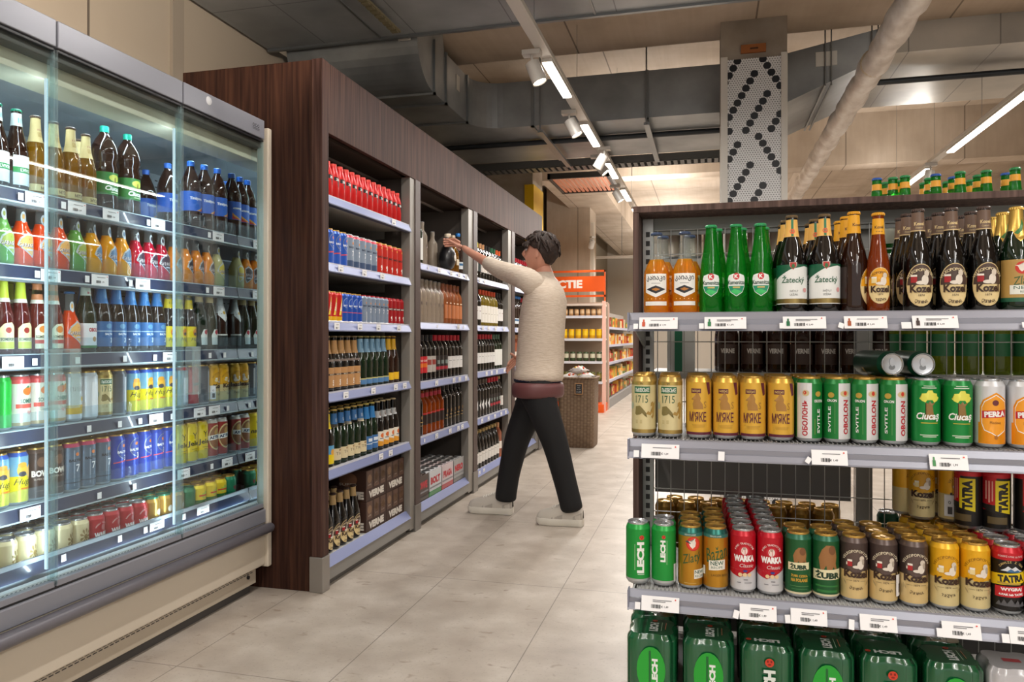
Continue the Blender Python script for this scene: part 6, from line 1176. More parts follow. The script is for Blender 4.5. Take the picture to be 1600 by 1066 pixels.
# bay 2
def bayrows(bi, nm):
    b = nm+' wood bay %s'
    if bi == 1:
        wrow(1, 1.555, [('l_dark', 'dark bottle with red capsule', 1), ('w_green', 'green wine bottle', 1), ('l_clear', 'clear spirit bottle', 1)], b % 'top shelf', 'spirits on the second bay top shelf')
        yf = wy(686, SX-.12)
        put(PR['l_clear'], SX-.16, yf-.02, 1.5555, PI/2, 'clear spirit bottle behind the black round one, second wood bay top shelf', 'spirits on the second bay top shelf')
        wrow(1, 1.555, [('l_cognac', 'round amber cognac bottle', 5), ('l_paleb', 'bottle with blue stopper', 1)], b % 'top shelf', 'cognac bottles', y0=wy(703, SX-.05), gap=.004)
        wrow(1, 1.205, [('l_clear', 'frosted spirit bottle with grey cap', 7), ('l_copper', 'copper spirit bottle', 5), ('w_blackwhite', 'dark wine bottle', 1)], b % 'second shelf', 'spirits on the second bay second shelf', second=1)
        wrow(1, .852, [('w_redlabel', 'dark wine bottle with red label', 3), ('w_grey', 'dark wine bottle with grey label', 2), ('w_dark', 'red-capped wine bottle with dark label', 3), ('w_redwhite', 'red-capped wine bottle with white label', 4), ('w_blackwhite', 'black-capped wine bottle', 2)], b % 'third shelf', 'wine bottles on the second bay third shelf', second=1, gap=.0005)
        wrow(1, .524, [('l_black', 'black spirit bottle', 2), ('l_whisky', 'orange whisky bottle with black label', 5), ('l_black', 'black spirit bottle with gold print', 5), ('l_yellow', 'yellow liqueur bottle', 1), ('w_rose', 'rose wine bottle', 1)], b % 'fourth shelf', 'spirits on the second bay fourth shelf', second=1)
        wrow(1, BASE-.01, [('w_blackwhite', 'dark wine bottle behind the tray packs', 14)], b % 'base', 'wine on the second bay base', X=-2.06, gap=.0005)
    if bi == 2:
        cc = PR['w_colcap']; PR.update({'cc%d' % i: c for i, c in enumerate(cc)})
        wrow(2, 1.555, [('l_dark', 'dark bottle with red capsule', 1), ('cc0', 'wine bottle with orange capsule', 1), ('cc1', 'wine bottle with yellow capsule', 1), ('cc2', 'wine bottle with peach capsule', 2), ('cc3', 'wine bottle with black capsule', 2), ('cc4', 'wine bottle with green capsule', 2), ('cc0', 'wine bottle with bright orange capsule', 2), ('cc3', 'wine bottle with dark capsule', 2)], b % 'top shelf', 'wine on the third bay top shelf')
        wrow(2, 1.203, [('w_blackwhite', 'black wine bottle with white label', 3), ('w_orangecap', 'orange-capped wine bottle with white label', 6), ('w_blackwhite', 'black wine bottle past the orange-capped ones', 2), ('w_rose', 'pale rose bottle', 2)], b % 'second shelf', 'wine on the third bay second shelf')
        wrow(2, .86, [('w_redwhite', 'red-capped wine bottle with white label', 8), ('w_green', 'green-capped wine bottle with white label', 5), ('w_orangecap', 'orange-capped bottle', 1)], b % 'third shelf', 'wine on the third bay third shelf', gap=.0005)
        wrow(2, .514, [('w_rose', 'rose bottle with white label', 1), ('w_diamond', 'dark bottle with white diamond label', 5), ('w_dark', 'dark bottle with red label', 4), ('w_gold', 'gold-capped bottle', 3)], b % 'fourth shelf', 'wine on the third bay fourth shelf')
        wrow(2, BASE-.01, [('w_gold', 'gold-capped wine bottle with white label', 9), ('w_rose', 'copper rose bottle', 3)], b % 'base', 'wine on the third bay base', gap=.0005)
    if bi == 3:
        wrow(3, 1.555, [('w_dark', 'wine bottle with red capsule', 12)], b % 'top shelf', 'wine on the fourth bay top shelf')
        wrow(3, 1.2, [('l_paleb', 'bottle with blue and white label', 6), ('w_redwhite', 'red-capped wine bottle', 5)], b % 'second shelf', 'bottles on the fourth bay second shelf')
        wrow(3, .86, [('w_rose', 'rose wine bottle', 12)], b % 'third shelf', 'rose on the fourth bay third shelf')
        wrow(3, .514, [('w_gold', 'gold-capped wine bottle', 11)], b % 'fourth shelf', 'wine on the fourth bay fourth shelf')
bayrows(1, 'second'); bayrows(2, 'third'); bayrows(3, 'fourth')
# tray packs of cans under film on the base of bay 2
def tray(nm, c1, c2, word):
    mb = MB(); m1 = P(c1, .2, .3, .6)
    mb.box(-.13, -.11, 0, .13, .11, .03, P(c2, .3, 0, .5))
    for i in range(4):
        for j in range(3): mb.lathe([[(31, 8), (31, 148), (26, 160)], [(26, 160), (25, 158), (0, 157)]], [m1, P('b8babe', .25, .7)], n=12, x=-.096+.064*i, y=-.072+.072*j, z=0)
    a = MB()
    for vs, fs, col in shapes([('r', -108, 30, 108, 158, c1), ('t', word, 0, 96, 46, 'c0182c', {'w': 170, 'b': .07}), ('r', -108, 26, 108, 34, c2), ('r', -100, 50, 100, 60, '8a8a8e')]):
        a.add([(.1305+.0003*len(a.mats), u*.001, v*.001) for u, v in vs], fs, ink(col))
    return dict(kind='can_tray', cat='multipack', body=mkmesh(mb, nm), parts=[('printed_film', mkmesh(a, 'film'))], front=[], r=.125, h=.16)
T1 = tray('tray_dark', '4a3a34', '2a2220', 'BOWE'); T2 = tray('tray_silver', 'd8dade', '2f8a4a', 'BOLT'); T3 = tray('tray_red', 'd8c8cc', 'b82a3a', 'PRAGA'); T4 = tray('tray_grey', 'a8a8a8', '6a6a6a', 'NERO')
ys = bay[1][0]
for i, (t_, d) in enumerate(((T1, 'dark film-wrapped tray of cans nearest the upright'), (T2, 'silver film-wrapped tray of cans with green edge'), (T3, 'pink and red film-wrapped tray of cans'), (T4, 'grey film-wrapped tray of cans at the far side'))):
    put(t_, SX-.165, ys+.115+.229*i, BASE-.0095, 0, d+', base of the second wood bay', 'film-wrapped trays of cans')
# the black round bottle in the person's hand
HB = put(PR['l_flask'], -1.70, 4.78, 1.575, PI/2, 'black round bottle being gripped by the person, second wood bay top shelf', None)
# crates in the last bay
cr = MB()
cr.box(-.2, -.25, 0, 0, .25, .20, P('26221f', .6)); cr.box(.001, -.12, .08, .003, .1, .15, P('b8a81c', .5))
tag(cr.obj('beer_crate', loc=(SX-.05, wy(826, SX), BASE-.01)), 'black crate with yellow print on the base of the last wood bay', 'crate')
# ------------------------------------------------------------------ person reaching to the shelf
def skin_part(vs, es, root=0, sub=2):
    """vs: [(x, y, z, rx, ry)], es: edges -> (verts, faces) of a smooth limb surface"""
    me = bpy.data.meshes.new('limb'); me.from_pydata([v[:3] for v in vs], es, [])
    o = bpy.data.objects.new('limb', me); C.objects.link(o)
    o.modifiers.new('s', 'SKIN').use_smooth_shade = True
    for i, v in enumerate(vs):
        d = me.skin_vertices[0].data[i]; d.radius = (v[3], v[4] if len(v) > 4 else v[3]); d.use_root = (i == root)
    m = o.modifiers.new('u', 'SUBSURF'); m.levels = m.render_levels = sub
    dg = bpy.context.evaluated_depsgraph_get(); r = bpy.data.meshes.new_from_object(o.evaluated_get(dg))
    out = ([v.co.copy() for v in r.vertices], [list(p.vertices) for p in r.polygons])
    bpy.data.objects.remove(o); bpy.data.meshes.remove(me); bpy.data.meshes.remove(r)
    return out
chain = lambda n, o=0: [(o+i, o+i+1) for i in range(n-1)]
SKIN = noise_mat('skin', ['c98d76', 'd29a83'], nscale=8, rough=.5)
HAIR = noise_mat('hair_dark_brown', ['1c120d', '38251b'], scale=(1, 1, 1), nscale=60, rough=.75, bump=.6)
KNIT = noise_mat('cream_knit', ['cbb9a6', 'dccdbd'], scale=(1, 1, 6), nscale=30, rough=.85, bump=.35)
TROUS = P('111114', .8); SHOE = P('c9c2b8', .55); SOLE = P('e0dbd0', .5); SHD = P('b0a9a0', .6); BAG = P('6b3f40', .5)
PE = empty('person', (-1.02, 4.52, 0), 'person in cream knit jumper and black trousers reaching up to the shelf bottles', 'person')
hipc = Vector((-1.02, 4.52, .93))
Ls, Rs = Vector((-1.04, 4.41, 1.46)), Vector((-.95, 4.70, 1.46))
wristL = Vector((-1.50, 4.705, 1.665)); elbL = Vector((-1.28, 4.575, 1.545))
palmL = Vector((-1.575, 4.715, 1.715)); elbR = Vector((-.98, 4.80, 1.20)); wristR = Vector((-1.14, 4.72, 1.02)); palmR = Vector((-1.20, 4.68, .97))
headc = Vector((-1.005, 4.54, 1.635)); neck = Vector((-.985, 4.55, 1.515))
aF, kF, hF = Vector((-1.25, 4.62, .10)), Vector((-1.17, 4.60, .49)), Vector((-1.05, 4.60, .88))
aR, kR, hR = Vector((-.79, 4.44, .11)), Vector((-.90, 4.45, .50)), Vector((-1.0, 4.44, .88))
bv = [(*hipc, .09, .08), (-1.0, 4.53, 1.12, .09, .08), (-.98, 4.54, 1.32, .10, .085), (-.98, 4.55, 1.42, .07, .06), (*neck, .05, .05), (-1.0, 4.545, 1.60, .045, .045),
      (*Ls, .045, .045), (*elbL, .040, .042), (*wristL, .028, .028), (*palmL, .030, .019), (*Rs, .042, .042), (*elbR, .042, .042), (*wristR, .028, .028), (*palmR, .030, .019),
      (*hF, .06, .06), (*kF, .048, .048), (*aF, .038, .038), (*hR, .06, .06), (*kR, .048, .048), (*aR, .038, .038)]
be = [(0, 1), (1, 2), (2, 3), (3, 4), (4, 5), (3, 6), (6, 7), (7, 8), (8, 9), (3, 10), (10, 11), (11, 12), (12, 13), (0, 14), (14, 15), (15, 16), (0, 17), (17, 18), (18, 19)]
body = MB(); v_, f_ = skin_part(bv, be); body.add(v_, f_, SKIN, True)
# left hand closed round the bottle neck: the neck stands at NB
NB = Vector((-1.665, 4.70, 1.745))
for i, (dz, rr, off) in enumerate(((.030, .0088, .0), (.011, .0092, .001), (-.008, .0088, 0.0), (-.026, .0076, -.002))):
    k0 = palmL+Vector((-.012, .012, dz*.9)); z = NB.z+dz*.8
    p = [k0]+[Vector((NB.x+.030*math.cos(a), NB.y+.030*math.sin(a), z-.002*j)) for j, a in enumerate((R(48), R(100), R(165), R(215)))][:4 if i < 3 else 3]
    p[1] = Vector((NB.x+.036, NB.y+.030, z))
    v_, f_ = skin_part([(*q, rr*(1-.07*j)) for j, q in enumerate(p)], chain(len(p))); body.add(v_, f_, SKIN, True)
p = [palmL+Vector((.01, -.016, .0)), palmL+Vector((-.018, -.036, .006)), Vector((NB.x+.018, NB.y-.031, NB.z+.008)), Vector((NB.x-.012, NB.y-.028, NB.z+.014))]
v_, f_ = skin_part([(*q, .0105-.0008*j) for j, q in enumerate(p)], chain(4)); body.add(v_, f_, SKIN, True)
# right hand relaxed at the waist
dr = (palmR-wristR).normalized()
for i, o in enumerate((-.024, -.008, .009, .025)):
    s_ = Vector((0, 0, 1))*o; L_ = (.030, .034, .031, .024)[i]
    p = [palmR+s_*.8, palmR+dr*.035+s_, palmR+dr*(.035+L_)+s_+Vector((.004, -.010, -.004)), palmR+dr*(.035+L_*1.55)+s_+Vector((.014, -.024, -.010))]
    v_, f_ = skin_part([(*q, .0088-.0008*j) for j, q in enumerate(p)], chain(4)); body.add(v_, f_, SKIN, True)
p = [palmR+Vector((0, -.008, .018)), palmR+Vector((-.01, -.022, .036)), palmR+Vector((-.03, -.03, .048))]
v_, f_ = skin_part([(*q, .010-.001*j) for j, q in enumerate(p)], chain(3)); body.add(v_, f_, SKIN, True)
# head, built facing -y then turned towards -x
def head_pt(th, ph):
    """th 0 top .. pi bottom, ph angle, -y is the face"""
    x = math.sin(th)*math.cos(ph); y = math.sin(th)*math.sin(ph); z = math.cos(th)
    X, Y, Z = x*.076, y*.098, z*.118
    if Z < 0:
        t = -Z/.118; X *= 1-.32*t; Y = Y*(1-.18*t)-(.016*t if y < 0 else -.0*t)
        if y > 0: Y *= 1-.35*t
    g = lambda cx, cz, sx, sz: math.exp(-((X-cx)/sx)**2-((Z-cz)/sz)**2) if y < 0 else 0
    Y -= .024*g(0, -.022, .011, .020)+.012*g(0, .002, .009, .022)     # nose
    Y -= .007*g(0, .034, .04, .012)                                   # brow
    for s in (-1, 1): Y += .010*g(s*.030, .010, .015, .011)           # eye sockets
    Y -= .008*g(0, -.060, .020, .006)+.006*g(0, -.071, .018, .006)    # lips
    Y -= .010*g(0, -.098, .022, .014)                                 # chin
    for s in (-1, 1): Y -= .004*g(s*.045, -.022, .018, .018)
    return Vector((X, Y, Z))
M_h = Matrix.Translation(headc) @ Matrix.Rotation(R(-98), 4, 'Z') @ Matrix.Rotation(R(-10), 4, 'X')
N1, N2 = 40, 64; hv = []; hf = []
for i in range(N1+1):
    for j in range(N2): hv.append(M_h @ head_pt(PI*(i+.001)/(N1+.002), 2*PI*j/N2))
for i in range(N1):
    for j in range(N2): hf.append((i*N2+j, i*N2+(j+1) % N2, (i+1)*N2+(j+1) % N2, (i+1)*N2+j))
body.add(hv, hf, SKIN, True)
def sph(mb, c, r, m, M, n=14, sc=(1, 1, 1)):
    vs = []; fs = []
    for i in range(n+1):
        for j in range(n*2):
            th = PI*i/n; ph = PI*j/n
            vs.append(M @ Vector((c[0]+r*sc[0]*math.sin(th)*math.cos(ph), c[1]+r*sc[1]*math.sin(th)*math.sin(ph), c[2]+r*sc[2]*math.cos(th))))
    for i in range(n):
        for j in range(n*2): fs.append((i*2*n+j, i*2*n+(j+1) % (2*n), (i+1)*2*n+(j+1) % (2*n), (i+1)*2*n+j))
    mb.add(vs, fs, m, True)
for s in (-1, 1):
    sph(body, (s*.076, .006, -.008), .02, SKIN, M_h, 10, (.35, .7, 1.35))
    sph(body, (s*.074, .002, -.026), .009, SKIN, M_h, 8, (.5, .8, 1.1))
bo = body.obj('body', PE, fix=False); bo.location = -Vector(PE.location)
def child(mb, nm, parent=PE, **k):
    o = mb.obj(nm, parent, fix=False, **k)
    if parent is PE: o.location = -Vector(PE.location)
    return o
ey = MB()
for s in (-1, 1):
    sph(ey, (s*.030, -.083, .010), .0105, P('e8e4de', .2), M_h, 10); sph(ey, (s*.030, -.0905, .010), .0048, P('3a2a20', .1), M_h, 8)
child(ey, 'eyes')
lp_ = MB(); sph(lp_, (0, -.0985, -.063), .017, P('a85c54', .4), M_h, 10, (1, .32, .26)); child(lp_, 'lips')
br = MB()
for s in (-1, 1): sph(br, (s*.031, -.0925, .031), .015, HAIR, M_h, 8, (1, .22, .16))
child(br, 'eyebrows')
hr = MB(); hv = []; hf = []
for i in range(25):
    for j in range(N2):
        th = PI*(i+.001)/46; ph = 2*PI*j/N2
        lim = 0
        y = math.sin(ph)
        tmax = .44*PI if y < -.35 else (.62*PI if y > .0 else .50*PI)
        tmax = .35*PI+.09*PI*max(0, min(1, (y+.9)/.7))+.21*PI*max(0, min(1, (y-.05)/.7))
        th = tmax*i/24; q = head_pt(th+.001, ph); n_ = Vector((q.x, q.y, q.z*.8)).normalized()
        hv.append(M_h @ (q+n_*(.012*(1-.7*(i/24)**3)+.0035*math.sin(ph*13+i*1.3)*math.sin(i*.9+ph*5)+.003*random.uniform(-1, 1)*(1 if i < 23 else .3))))
for i in range(24):
    for j in range(N2): hf.append((i*N2+j, i*N2+(j+1) % N2, (i+1)*N2+(j+1) % N2, (i+1)*N2+j))
hr.add(hv, hf, HAIR, True)
rh = random.Random(3)
for k in range(70):
    ph = rh.uniform(0, 2*PI); th0 = rh.uniform(.05, .36)*PI; y = math.sin(ph); fr_ = y < -.5
    p_ = []
    for j in range(5):
        th = th0+(.09 if fr_ else .13)*j; q = head_pt(th, ph+.10*j*math.sin(k)); n_ = Vector((q.x, q.y, q.z*.8)).normalized()
        p_.append(M_h @ (q+n_*(.012+.005*math.sin(j*.8)+(.003*j if j > 2 else 0))))
    hr.tube(p_, [.008, .011, .010, .007, .002], HAIR, n=6)
ho = child(hr, 'hair'); ho.modifiers.new('t', 'SOLIDIFY').thickness = .006
# jumper
RG = [(-1.015, 4.52, .858, .130, .120), (-1.015, 4.52, .853, .146, .136), (-1.015, 4.52, .870, .153, .142), (-1.013, 4.52, .905, .152, .142), (-1.011, 4.525, .915, .149, .138), (-1.006, 4.53, 1.02, .147, .142), (-1.0, 4.53, 1.12, .143, .146),
      (-.992, 4.54, 1.24, .142, .158), (-.985, 4.55, 1.34, .136, .172), (-.985, 4.55, 1.41, .118, .168), (-.988, 4.55, 1.455, .094, .128), (-.99, 4.55, 1.485, .070, .080), (-.99, 4.55, 1.505, .062, .064), (-.99, 4.55, 1.518, .060, .060), (-.99, 4.55, 1.516, .050, .050)]
sw = MB(); vs = []; n_ = 48
for k, (x, y, z, rx, ry) in enumerate(RG):
    for i in range(n_):
        a = 2*PI*i/n_; w = 1+.010*math.sin(3*a+z*14)+.008*math.sin(5*a-z*23) if 3 < k < 10 else 1
        vs.append((x+rx*w*math.cos(a), y+ry*w*math.sin(a), z))
sw.add(vs, [(k*n_+i, k*n_+(i+1) % n_, (k+1)*n_+(i+1) % n_, (k+1)*n_+i) for k in range(len(RG)-1) for i in range(n_)], KNIT, True)
fa = elbL+(wristL-elbL)*.42
v_, f_ = skin_part([(-.985, 4.50, 1.37, .085, .085), (*Ls, .082, .082), (*((Ls+elbL)/2), .068, .068), (*elbL, .060, .060), (*fa, .047, .047), (*(fa+(wristL-elbL)*.05), .045, .045)], chain(6)); sw.add(v_, f_, KNIT, True)
v_, f_ = skin_part([(-.975, 4.60, 1.38, .08, .08), (*(Rs+Vector((0, -.02, -.03))), .074, .074), (*elbR, .060, .060), (*(elbR+(wristR-elbR)*.8), .045, .045)], chain(4)); sw.add(v_, f_, KNIT, True)
child(sw, 'jumper')
# trousers
tv = [(-1.02, 4.52, .99, .100, .095), (-1.02, 4.52, .84, .128, .118), (*hF-Vector((0, 0, .12)), .115, .11), (*kF, .086, .084), (-1.228, 4.62, .26, .074, .072), (-1.25, 4.622, .115, .073, .070), (-1.252, 4.622, .075, .074, .070),
      (*hR-Vector((0, 0, .12)), .115, .11), (*kR, .086, .084), (-.835, 4.445, .26, .074, .072), (-.797, 4.44, .12, .073, .070), (-.79, 4.44, .075, .074, .070)]
tr = MB(); v_, f_ = skin_part(tv, [(0, 1), (1, 2), (2, 3), (3, 4), (4, 5), (5, 6), (1, 7), (7, 8), (8, 9), (9, 10), (10, 11)], 1); tr.add(v_, f_, TROUS, True); child(tr, 'trousers')
# waist bag and the blue hem under the jumper
wb = MB().lathe([[(128, 752), (150, 756), (160, 775), (160, 820), (152, 840), (130, 845)]], BAG, n=32); o = child(wb, 'waist_bag'); o.location = Vector((-1.018, 4.52, 0))-Vector(PE.location); o.scale = (1, 1.14, 1)
wb = MB().lathe([[(130, 846), (148, 849), (150, 876), (140, 880)]], P('1c2740', .7), n=32); o = child(wb, 'shirt_hem'); o.location = Vector((-1.018, 4.52, 0))-Vector(PE.location); o.scale = (1, .92, 1)
# trainers
def shoe(heel, toe, yc, lift):
    L_ = toe-heel; out = MB(); up_ = MB()
    def ring(t, w0, h0, z0):
        x = heel+L_*t; return [(x, yc+w0*math.cos(a), z0+max(0, h0*math.sin(a))) for a in [PI*i/10 for i in range(11)]]
    W_ = [(0, .026), (.04, .036), (.2, .040), (.45, .040), (.7, .050), (.88, .042), (.95, .038), (.985, .026), (1.0, .012)]
    fw = lambda t: next((a[1]+(b[1]-a[1])*(t-a[0])/(b[0]-a[0]) for a, b in zip(W_, W_[1:]) if a[0] <= t <= b[0]), .01)
    Hh = [(0, .065), (.04, .100), (.18, .115), (.34, .112), (.5, .094), (.7, .074), (.88, .058), (.96, .040), (1, .012)]
    fh = lambda t: next((a[1]+(b[1]-a[1])*(t-a[0])/(b[0]-a[0]) for a, b in zip(Hh, Hh[1:]) if a[0] <= t <= b[0]), .01)
    n_ = 22; vs = []; fs = []
    for i in range(n_+1):
        t = i/n_; vs += ring(t, fw(t)*.97, fh(t), .028)
    for i in range(n_):
        for j in range(10): fs.append((i*11+j, i*11+j+1, (i+1)*11+j+1, (i+1)*11+j))
    up_.add(vs, fs, SHOE, True)
    poly = [(heel+L_*t, yc+fw(t)*1.06) for t in [i/n_ for i in range(n_+1)]]+[(heel+L_*t, yc-fw(t)*1.06) for t in [1-i/n_ for i in range(n_+1)]]
    s_ = MB(); m_ = len(poly); lv = [(0.002, .96), (.010, 1.03), (.034, 1.03), (.042, .97)]; vs = []
    cx_ = (heel+toe)/2
    for z, k in lv:
        for x, y in poly:
            t = (x-heel)/L_; vs.append((cx_+(x-cx_)*(.99+.01*k), yc+(y-yc)*k, z+(.012 if t > .93 and z < .02 else 0)))
    s_.add(vs, [(i*m_+j, i*m_+(j+1) % m_, (i+1)*m_+(j+1) % m_, (i+1)*m_+j) for i in range(3) for j in range(m_)], SOLE, True)
    s_.add(vs[:m_], [tuple(reversed(range(m_)))], P('55504c', .7)); s_.add(vs[-m_:], [tuple(range(m_))], SOLE)
    u = child(up_, 'trainer'); so = s_.obj('sole', u, fix=True)
    dt = MB()
    for t0, t1, h0 in ((.02, .2, .05), (.42, .58, .035), (.62, .9, .02)):
        for sg in (-1, 1):
            a = [(heel+L_*t0, yc+sg*fw(t0)*1.0, .034), (heel+L_*t1, yc+sg*fw(t1)*1.0, .034), (heel+L_*t1, yc+sg*fw(t1)*.92, .034+h0*.5), (heel+L_*t0, yc+sg*fw(t0)*.92, .034+h0)]
            dt.add([(x, y+sg*.001, z) for x, y, z in a], [(0, 1, 2, 3)], SHD)
    dt.obj('side_panel', u, fix=False)
    la = MB()
    for i in range(5):
        t = .42+.055*i; x = heel+L_*t; z = .028+fh(t)+.002
        la.tube([(x, yc-.022, z-.010), (x, yc, z), (x, yc+.022, z-.010)], .0028, P('ded9d0', .6), n=6)
    la.obj('laces', u, fix=False)
    return u
shoe(-1.205, -1.50, 4.625, 0); shoe(-.725, -1.01, 4.44, 0)

# ------------------------------------------------------------------ wicker basket with bagged sweets
def wicker():
    m = bpy.data.materials.new('wicker'); m.use_nodes = True; nt = m.node_tree; n = nt.nodes; L = nt.links
    b = n['Principled BSDF']; b.inputs['Roughness'].default_value = .7
    tc = n.new('ShaderNodeTexCoord'); sp = n.new('ShaderNodeSeparateXYZ'); L.new(tc.outputs['Object'], sp.inputs[0])
    h = math_n(nt, 'ADD', sp.outputs[0], sp.outputs[1]); z = sp.outputs[2]
    col_ = math_n(nt, 'DIVIDE', h, .034); row = math_n(nt, 'DIVIDE', z, .011)
    alt = math_n(nt, 'MODULO', math_n(nt, 'ADD', math_n(nt, 'FLOOR', math_n(nt, 'DIVIDE', z, .022)), math_n(nt, 'FLOOR', col_)), 2.0)
    w = math_n(nt, 'SINE', math_n(nt, 'MULTIPLY', math_n(nt, 'FRACT', col_), PI)); s = math_n(nt, 'SINE', math_n(nt, 'MULTIPLY', math_n(nt, 'FRACT', row), PI))
    f = math_n(nt, 'MULTIPLY', s, math_n(nt, 'ADD', math_n(nt, 'MULTIPLY', w, .6), .4)); f = math_n(nt, 'MULTIPLY', f, math_n(nt, 'ADD', math_n(nt, 'MULTIPLY', alt, .25), .75))
    no = n.new('ShaderNodeTexNoise'); no.inputs['Scale'].default_value = 25; L.new(tc.outputs['Object'], no.inputs[0])
    base = mixcol(nt, no.outputs[0], lin('8a6f56'), lin('b0967a')); L.new(mixcol(nt, f, lin('5c4634'), base), b.inputs['Base Color'])
    bp = n.new('ShaderNodeBump'); bp.inputs['Strength'].default_value = .8; bp.inputs['Distance'].default_value = .006; L.new(f, bp.inputs['Height']); L.new(bp.outputs[0], b.inputs['Normal'])
    return m
WK = wicker(); BY = 7.55
bx0, bx1 = wx(871, BY), wx(928, BY); bcx, bw = (bx0+bx1)/2, (bx1-bx0)/2
BA = empty('wicker_basket', (bcx, BY+bw, 0), 'tall brown wicker basket on the floor before the orange stand', 'basket')
def rr(w, r, n=6): return [(sx*(w-r)+r*math.cos(a), sy*(w-r)+r*math.sin(a)) for k, (sx, sy) in enumerate(((1, 1), (-1, 1), (-1, -1), (1, -1))) for a in [PI/2*k+PI/2*i/n for i in range(n+1)]]
mb = MB(); vs = []; lv = [(0, .92), (.02, .95), (.3, .98), (.66, 1.0), (.70, 1.04), (.715, 1.03), (.71, .94), (.6, .93)]
for z, k in lv: vs += [(x*k, y*k, z) for x, y in rr(bw, .05)]
n_ = len(rr(bw, .05)); mb.add(vs, [(i*n_+j, i*n_+(j+1) % n_, (i+1)*n_+(j+1) % n_, (i+1)*n_+j) for i in range(len(lv)-1) for j in range(n_)], WK, True)
mb.add(vs[:n_], [tuple(reversed(range(n_)))], WK); mb.add(vs[-n_:], [tuple(range(n_))], WK); mb.obj('basket_body', BA)
mb = MB(); mb.tube([(x*1.04, y*1.04, .705) for x, y in rr(bw, .05)+rr(bw, .05)[:1]], .011, WK, n=8).obj('rim', BA)
sg = wrap([('r', -40, -56, 40, 56, 'b98a5a'), ('r', -33, -49, 33, 49, '26262a'), ('t', 'Snoep', 0, 32, 12, 'e8e8e4', {'w': 36}), ('t', '200 gr', 0, 10, 9, 'e8e8e4', {'w': 26}), ('t', 'per zak', 0, -8, 9, 'e8e8e4', {'w': 40}), ('t', '€ 1,99', 0, -32, 15, 'e8e8e4', {'w': 44})], None, 'sign')
sg.box(-.04, 0, -.056, .04, .012, .056, P('b98a5a', .6))
o = sg.obj('chalkboard_sign', fix=False); tag(o, 'small chalkboard price sign in a wooden frame hung on the wicker basket', 'sign'); o.location = (wx(905, BY), BY-.028, .60)
# plastic bags of sweets heaped in it
CLB = G('e8e4e0', .45, .12, 'f2f0ee')
bagc = ['c8302a', 'e8e0d8', 'd8a83a', '3a8a5a', 'e8e8ec', 'c83a4a', 'e0d0c0', 'b83a2a']
def sweet_bag(seed, c):
    rnd = random.Random(seed); mb = MB(); vs = []; fs = []; N = 12
    for i in range(N+1):
        for j in range(2*N):
            th = PI*i/N; ph = PI*j/N; k = 1+.10*math.sin(3*ph+seed)+.08*math.sin(5*th+seed*2)+rnd.uniform(-.03, .03)
            vs.append((.085*k*math.sin(th)*math.cos(ph), .060*k*math.sin(th)*math.sin(ph), .040*k*math.cos(th)))
    for i in range(N):
        for j in range(2*N): fs.append((i*2*N+j, i*2*N+(j+1) % (2*N), (i+1)*2*N+(j+1) % (2*N), (i+1)*2*N+j))
    mb.add(vs, fs, P('ddd8d4', .25, 0, .6), True)
    for q in range(8):
        a = rnd.uniform(0, 6.28); rr_ = rnd.uniform(.01, .06); sph(mb, (rr_*math.cos(a), rr_*.7*math.sin(a), .030+rnd.uniform(-.006, .004)), .016, P(rnd.choice([c, c, 'e8e0d8', 'd8552a']), .35), Matrix(), 6)
    for sx in (-1, 1): mb.prism([(sx*.075, -.03), (sx*.11, -.045), (sx*.105, 0), (sx*.112, .04), (sx*.075, .03)], 'Z', -.004, .004, P('e4e0dc', .3))
    return mb.mesh('sweet_bag')
bags = [sweet_bag(i, bagc[i % 8]) for i in range(6)]
k_ = 0
for layer, pts in enumerate(([(-.085, -.08), (.085, -.08), (-.085, .07), (.085, .07)], [(-.09, -.08), (.08, -.09), (.085, .06), (-.085, .07)], [(-.0, -.06), (.0, .06)])):
    for x, y in pts:
        o = bpy.data.objects.new('sweet_bag', bags[k_ % 6]); C.objects.link(o); k_ += 1
        o.scale = (.85, .85, .85); o.location = (bcx+x, BY+bw+y, .64+layer*.07); o.rotation_euler = (J(.25), J(.25), random.uniform(0, 6))
        tag(o, 'clear bag of sweets in the wicker basket, %s layer, %s of the heap' % (['lowest', 'middle', 'top'][layer], ORD[k_-1]), 'bag', 'bags of sweets in the basket')

# ------------------------------------------------------------------ orange promotion stand and the gondola behind it
ORG = P('e8590c', .45); ORL = P('f08a52', .5)
SY = 11.2; sx1 = wx(946, SY); sx0 = sx1-1.0
ST = empty('promotion_stand', (0, 0, 0), 'orange framed promotion shelf stand with a big white-lettered sign on top', 'stand')
MB().box(sx0, SY, 0, sx0+.05, SY+.05, 2.12, ORL).obj('upright', ST)
MB().box(sx1-.05, SY, 0, sx1, SY+.05, 1.66, P('e8b8a8', .5)).obj('upright', ST)
MB().box(sx1-.02, SY+.0, 1.66, sx1, SY+.02, 2.12, ORG).box(sx0, SY, 2.09, sx1, SY+.02, 2.12, ORG).box(sx0, SY, 1.72, sx1, SY+.02, 1.75, ORG).obj('sign_frame', ST)
MB().box(sx0+.02, SY+.45, .1, sx1-.02, SY+.47, 1.66, P('a89888', .6)).obj('back_panel', ST)
w = MB().box(sx0, SY-.004, 1.80, sx1-.02, SY+.02, 2.03, ORG).obj('sign_board', ST)
t = wrap([('t', 'ACTIE', 0, 0, 125, 'f8ece4', {'b': .05, 'w': 510})], None, 'lettering').obj('sign_lettering', w, fix=False); t.location = (wx(910, SY)-.255, SY-.004, 1.915)
tz = [1.44, 1.10, .76, .46]
for z in tz+[1.62]:
    s_ = MB().box(sx0+.04, SY-.02, z-.03, sx1-.04, SY+.45, z, P('d8c8bc', .5)).obj('shelf', ST)
    if z < 1.6: MB().box(sx0+.04, SY-.024, z-.035, sx1-.04, SY-.02, z+.002, P('d4d4dc', .4)).obj('price_rail', s_)
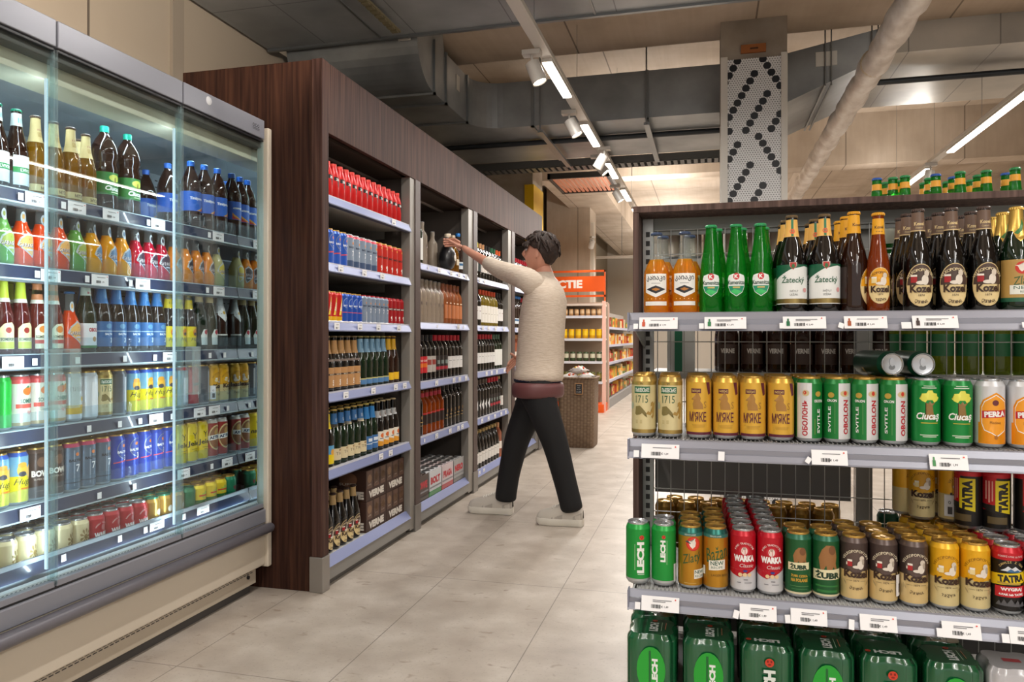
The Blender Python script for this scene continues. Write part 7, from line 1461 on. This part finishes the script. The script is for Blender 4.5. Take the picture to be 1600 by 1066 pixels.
MB().box(sx0, SY-.05, 0, sx1-.02, SY+.4, .12, ORG).box(sx1-.3, SY-.052, .03, sx1-.1, SY-.05, .09, P('f0ece8', .5)).obj('base_box', ST)
rebase(ST, ((sx0+sx1)/2, SY, 0))
def small_can(nm, c, c2, r=.035, h=.10):
    return MB().lathe([[(0, 0), (r*1000, 0), (r*1000, h*350)], [(r*1000, h*350), (r*1000, h*800)], [(r*1000, h*800), (r*1000, h*1000), (0, h*1000)]], [P(c, .4), P(c2, .4), P(c, .4)], n=12).mesh(nm)
def pouch(nm, c, w, d, h, c2=None):
    mb = MB().box(-w/2, -d/2, 0, w/2, d/2, h, P(c, .45))
    if c2: mb.box(-w*.35, -d/2-.002, h*.35, w*.35, -d/2, h*.75, P(c2, .45))
    return mb.mesh(nm)
LV = [(1.44, 'jar', small_can('jar_mesh', 'b88a5a', 'd8b890'), .085, 'brown lidded jar', 'top'), (1.10, 'food_tin', small_can('tin_mesh', 'e0a800', 'e8c020', .045, .14), .105, 'yellow tin', 'second'), (.76, 'food_jar', small_can('jar2_mesh', '3a4a2a', 'c9c4ae', .04, .14), .1, 'dark green jar with pale label', 'third'), (.46, 'food_jar', small_can('jar3_mesh', '5a5a2a', '8a7a3a', .04, .14), .1, 'olive jar', 'fourth')]
for z, nm, me, p_, d, s_ in LV:
    i = 0; x = sx1-.1
    while x > sx0+.1:
        o = bpy.data.objects.new(nm, me); C.objects.link(o); o.location = (x, SY+.05, z+.001)
        tag(o, '%s, %s from the right, %s shelf of the orange stand' % (d, ORD[i], s_), 'jar' if 'jar' in nm else 'tin', '%ss on the orange stand' % d); x -= p_; i += 1
FG = empty('shelving_gondola', (0, 0, 0), 'long grocery gondola with colourful packets receding behind the orange stand', 'shelving')
gx = sx1-.01
MB().box(gx-.9, SY+.54, 0, gx-.42, 17.5, 1.6, P('9a9088', .6)).obj('core', FG)
MB().box(gx-.42, SY+.54, 0, gx-.02, 17.5, .14, P('8f8d8c', .5)).obj('plinth', FG)
MB().box(gx-.44, SY+.50, 0, gx, SY+.53, 1.64, P('d8b4a4', .5)).obj('end_panel', FG)
gz = [.16, .44, .72, 1.0, 1.28]
for z in gz[1:]:
    s_ = MB().box(gx-.42, SY+.54, z-.025, gx-.02, 17.5, z, P('c8c6c4', .5)).obj('shelf', FG)
    MB().box(gx-.02, SY+.54, z-.035, gx-.014, 17.5, z+.005, P('c2c2d4', .4)).obj('price_rail', s_)
rebase(FG, (gx-.4, 14.3, 0))
pc = ['d8902a', 'c8501c', 'e0b040', 'b83a1c', 'd8c8a0', 'e8a83a', '8a5a2a', 'c8b050', 'd87a2a', '6a7a3a', 'e8d0a0', 'a82a1c']
PM = [pouch('packet_mesh', c, .13, .10, .17, pc[(i*5+3) % 12]) for i, c in enumerate(pc)]
for si, z in enumerate(gz):
    y = SY+.65; i = 0
    while y < 16.4 and i < 24:
        o = bpy.data.objects.new('food_packet', PM[random.randrange(12)]); C.objects.link(o); o.location = (gx-.11, y, z+.001); o.rotation_euler = (0, 0, PI/2+J(.2)); o.scale = (1, 1, random.uniform(.7, 1.15))
        tag(o, 'food packet on the grocery gondola, %s shelf up, %s from the orange stand' % (ORD[si], ORD[i]), 'packet', 'food packets on the grocery gondola'); y += .155+.012*i; i += 1
# pale freezer wall, shelving and lights far behind
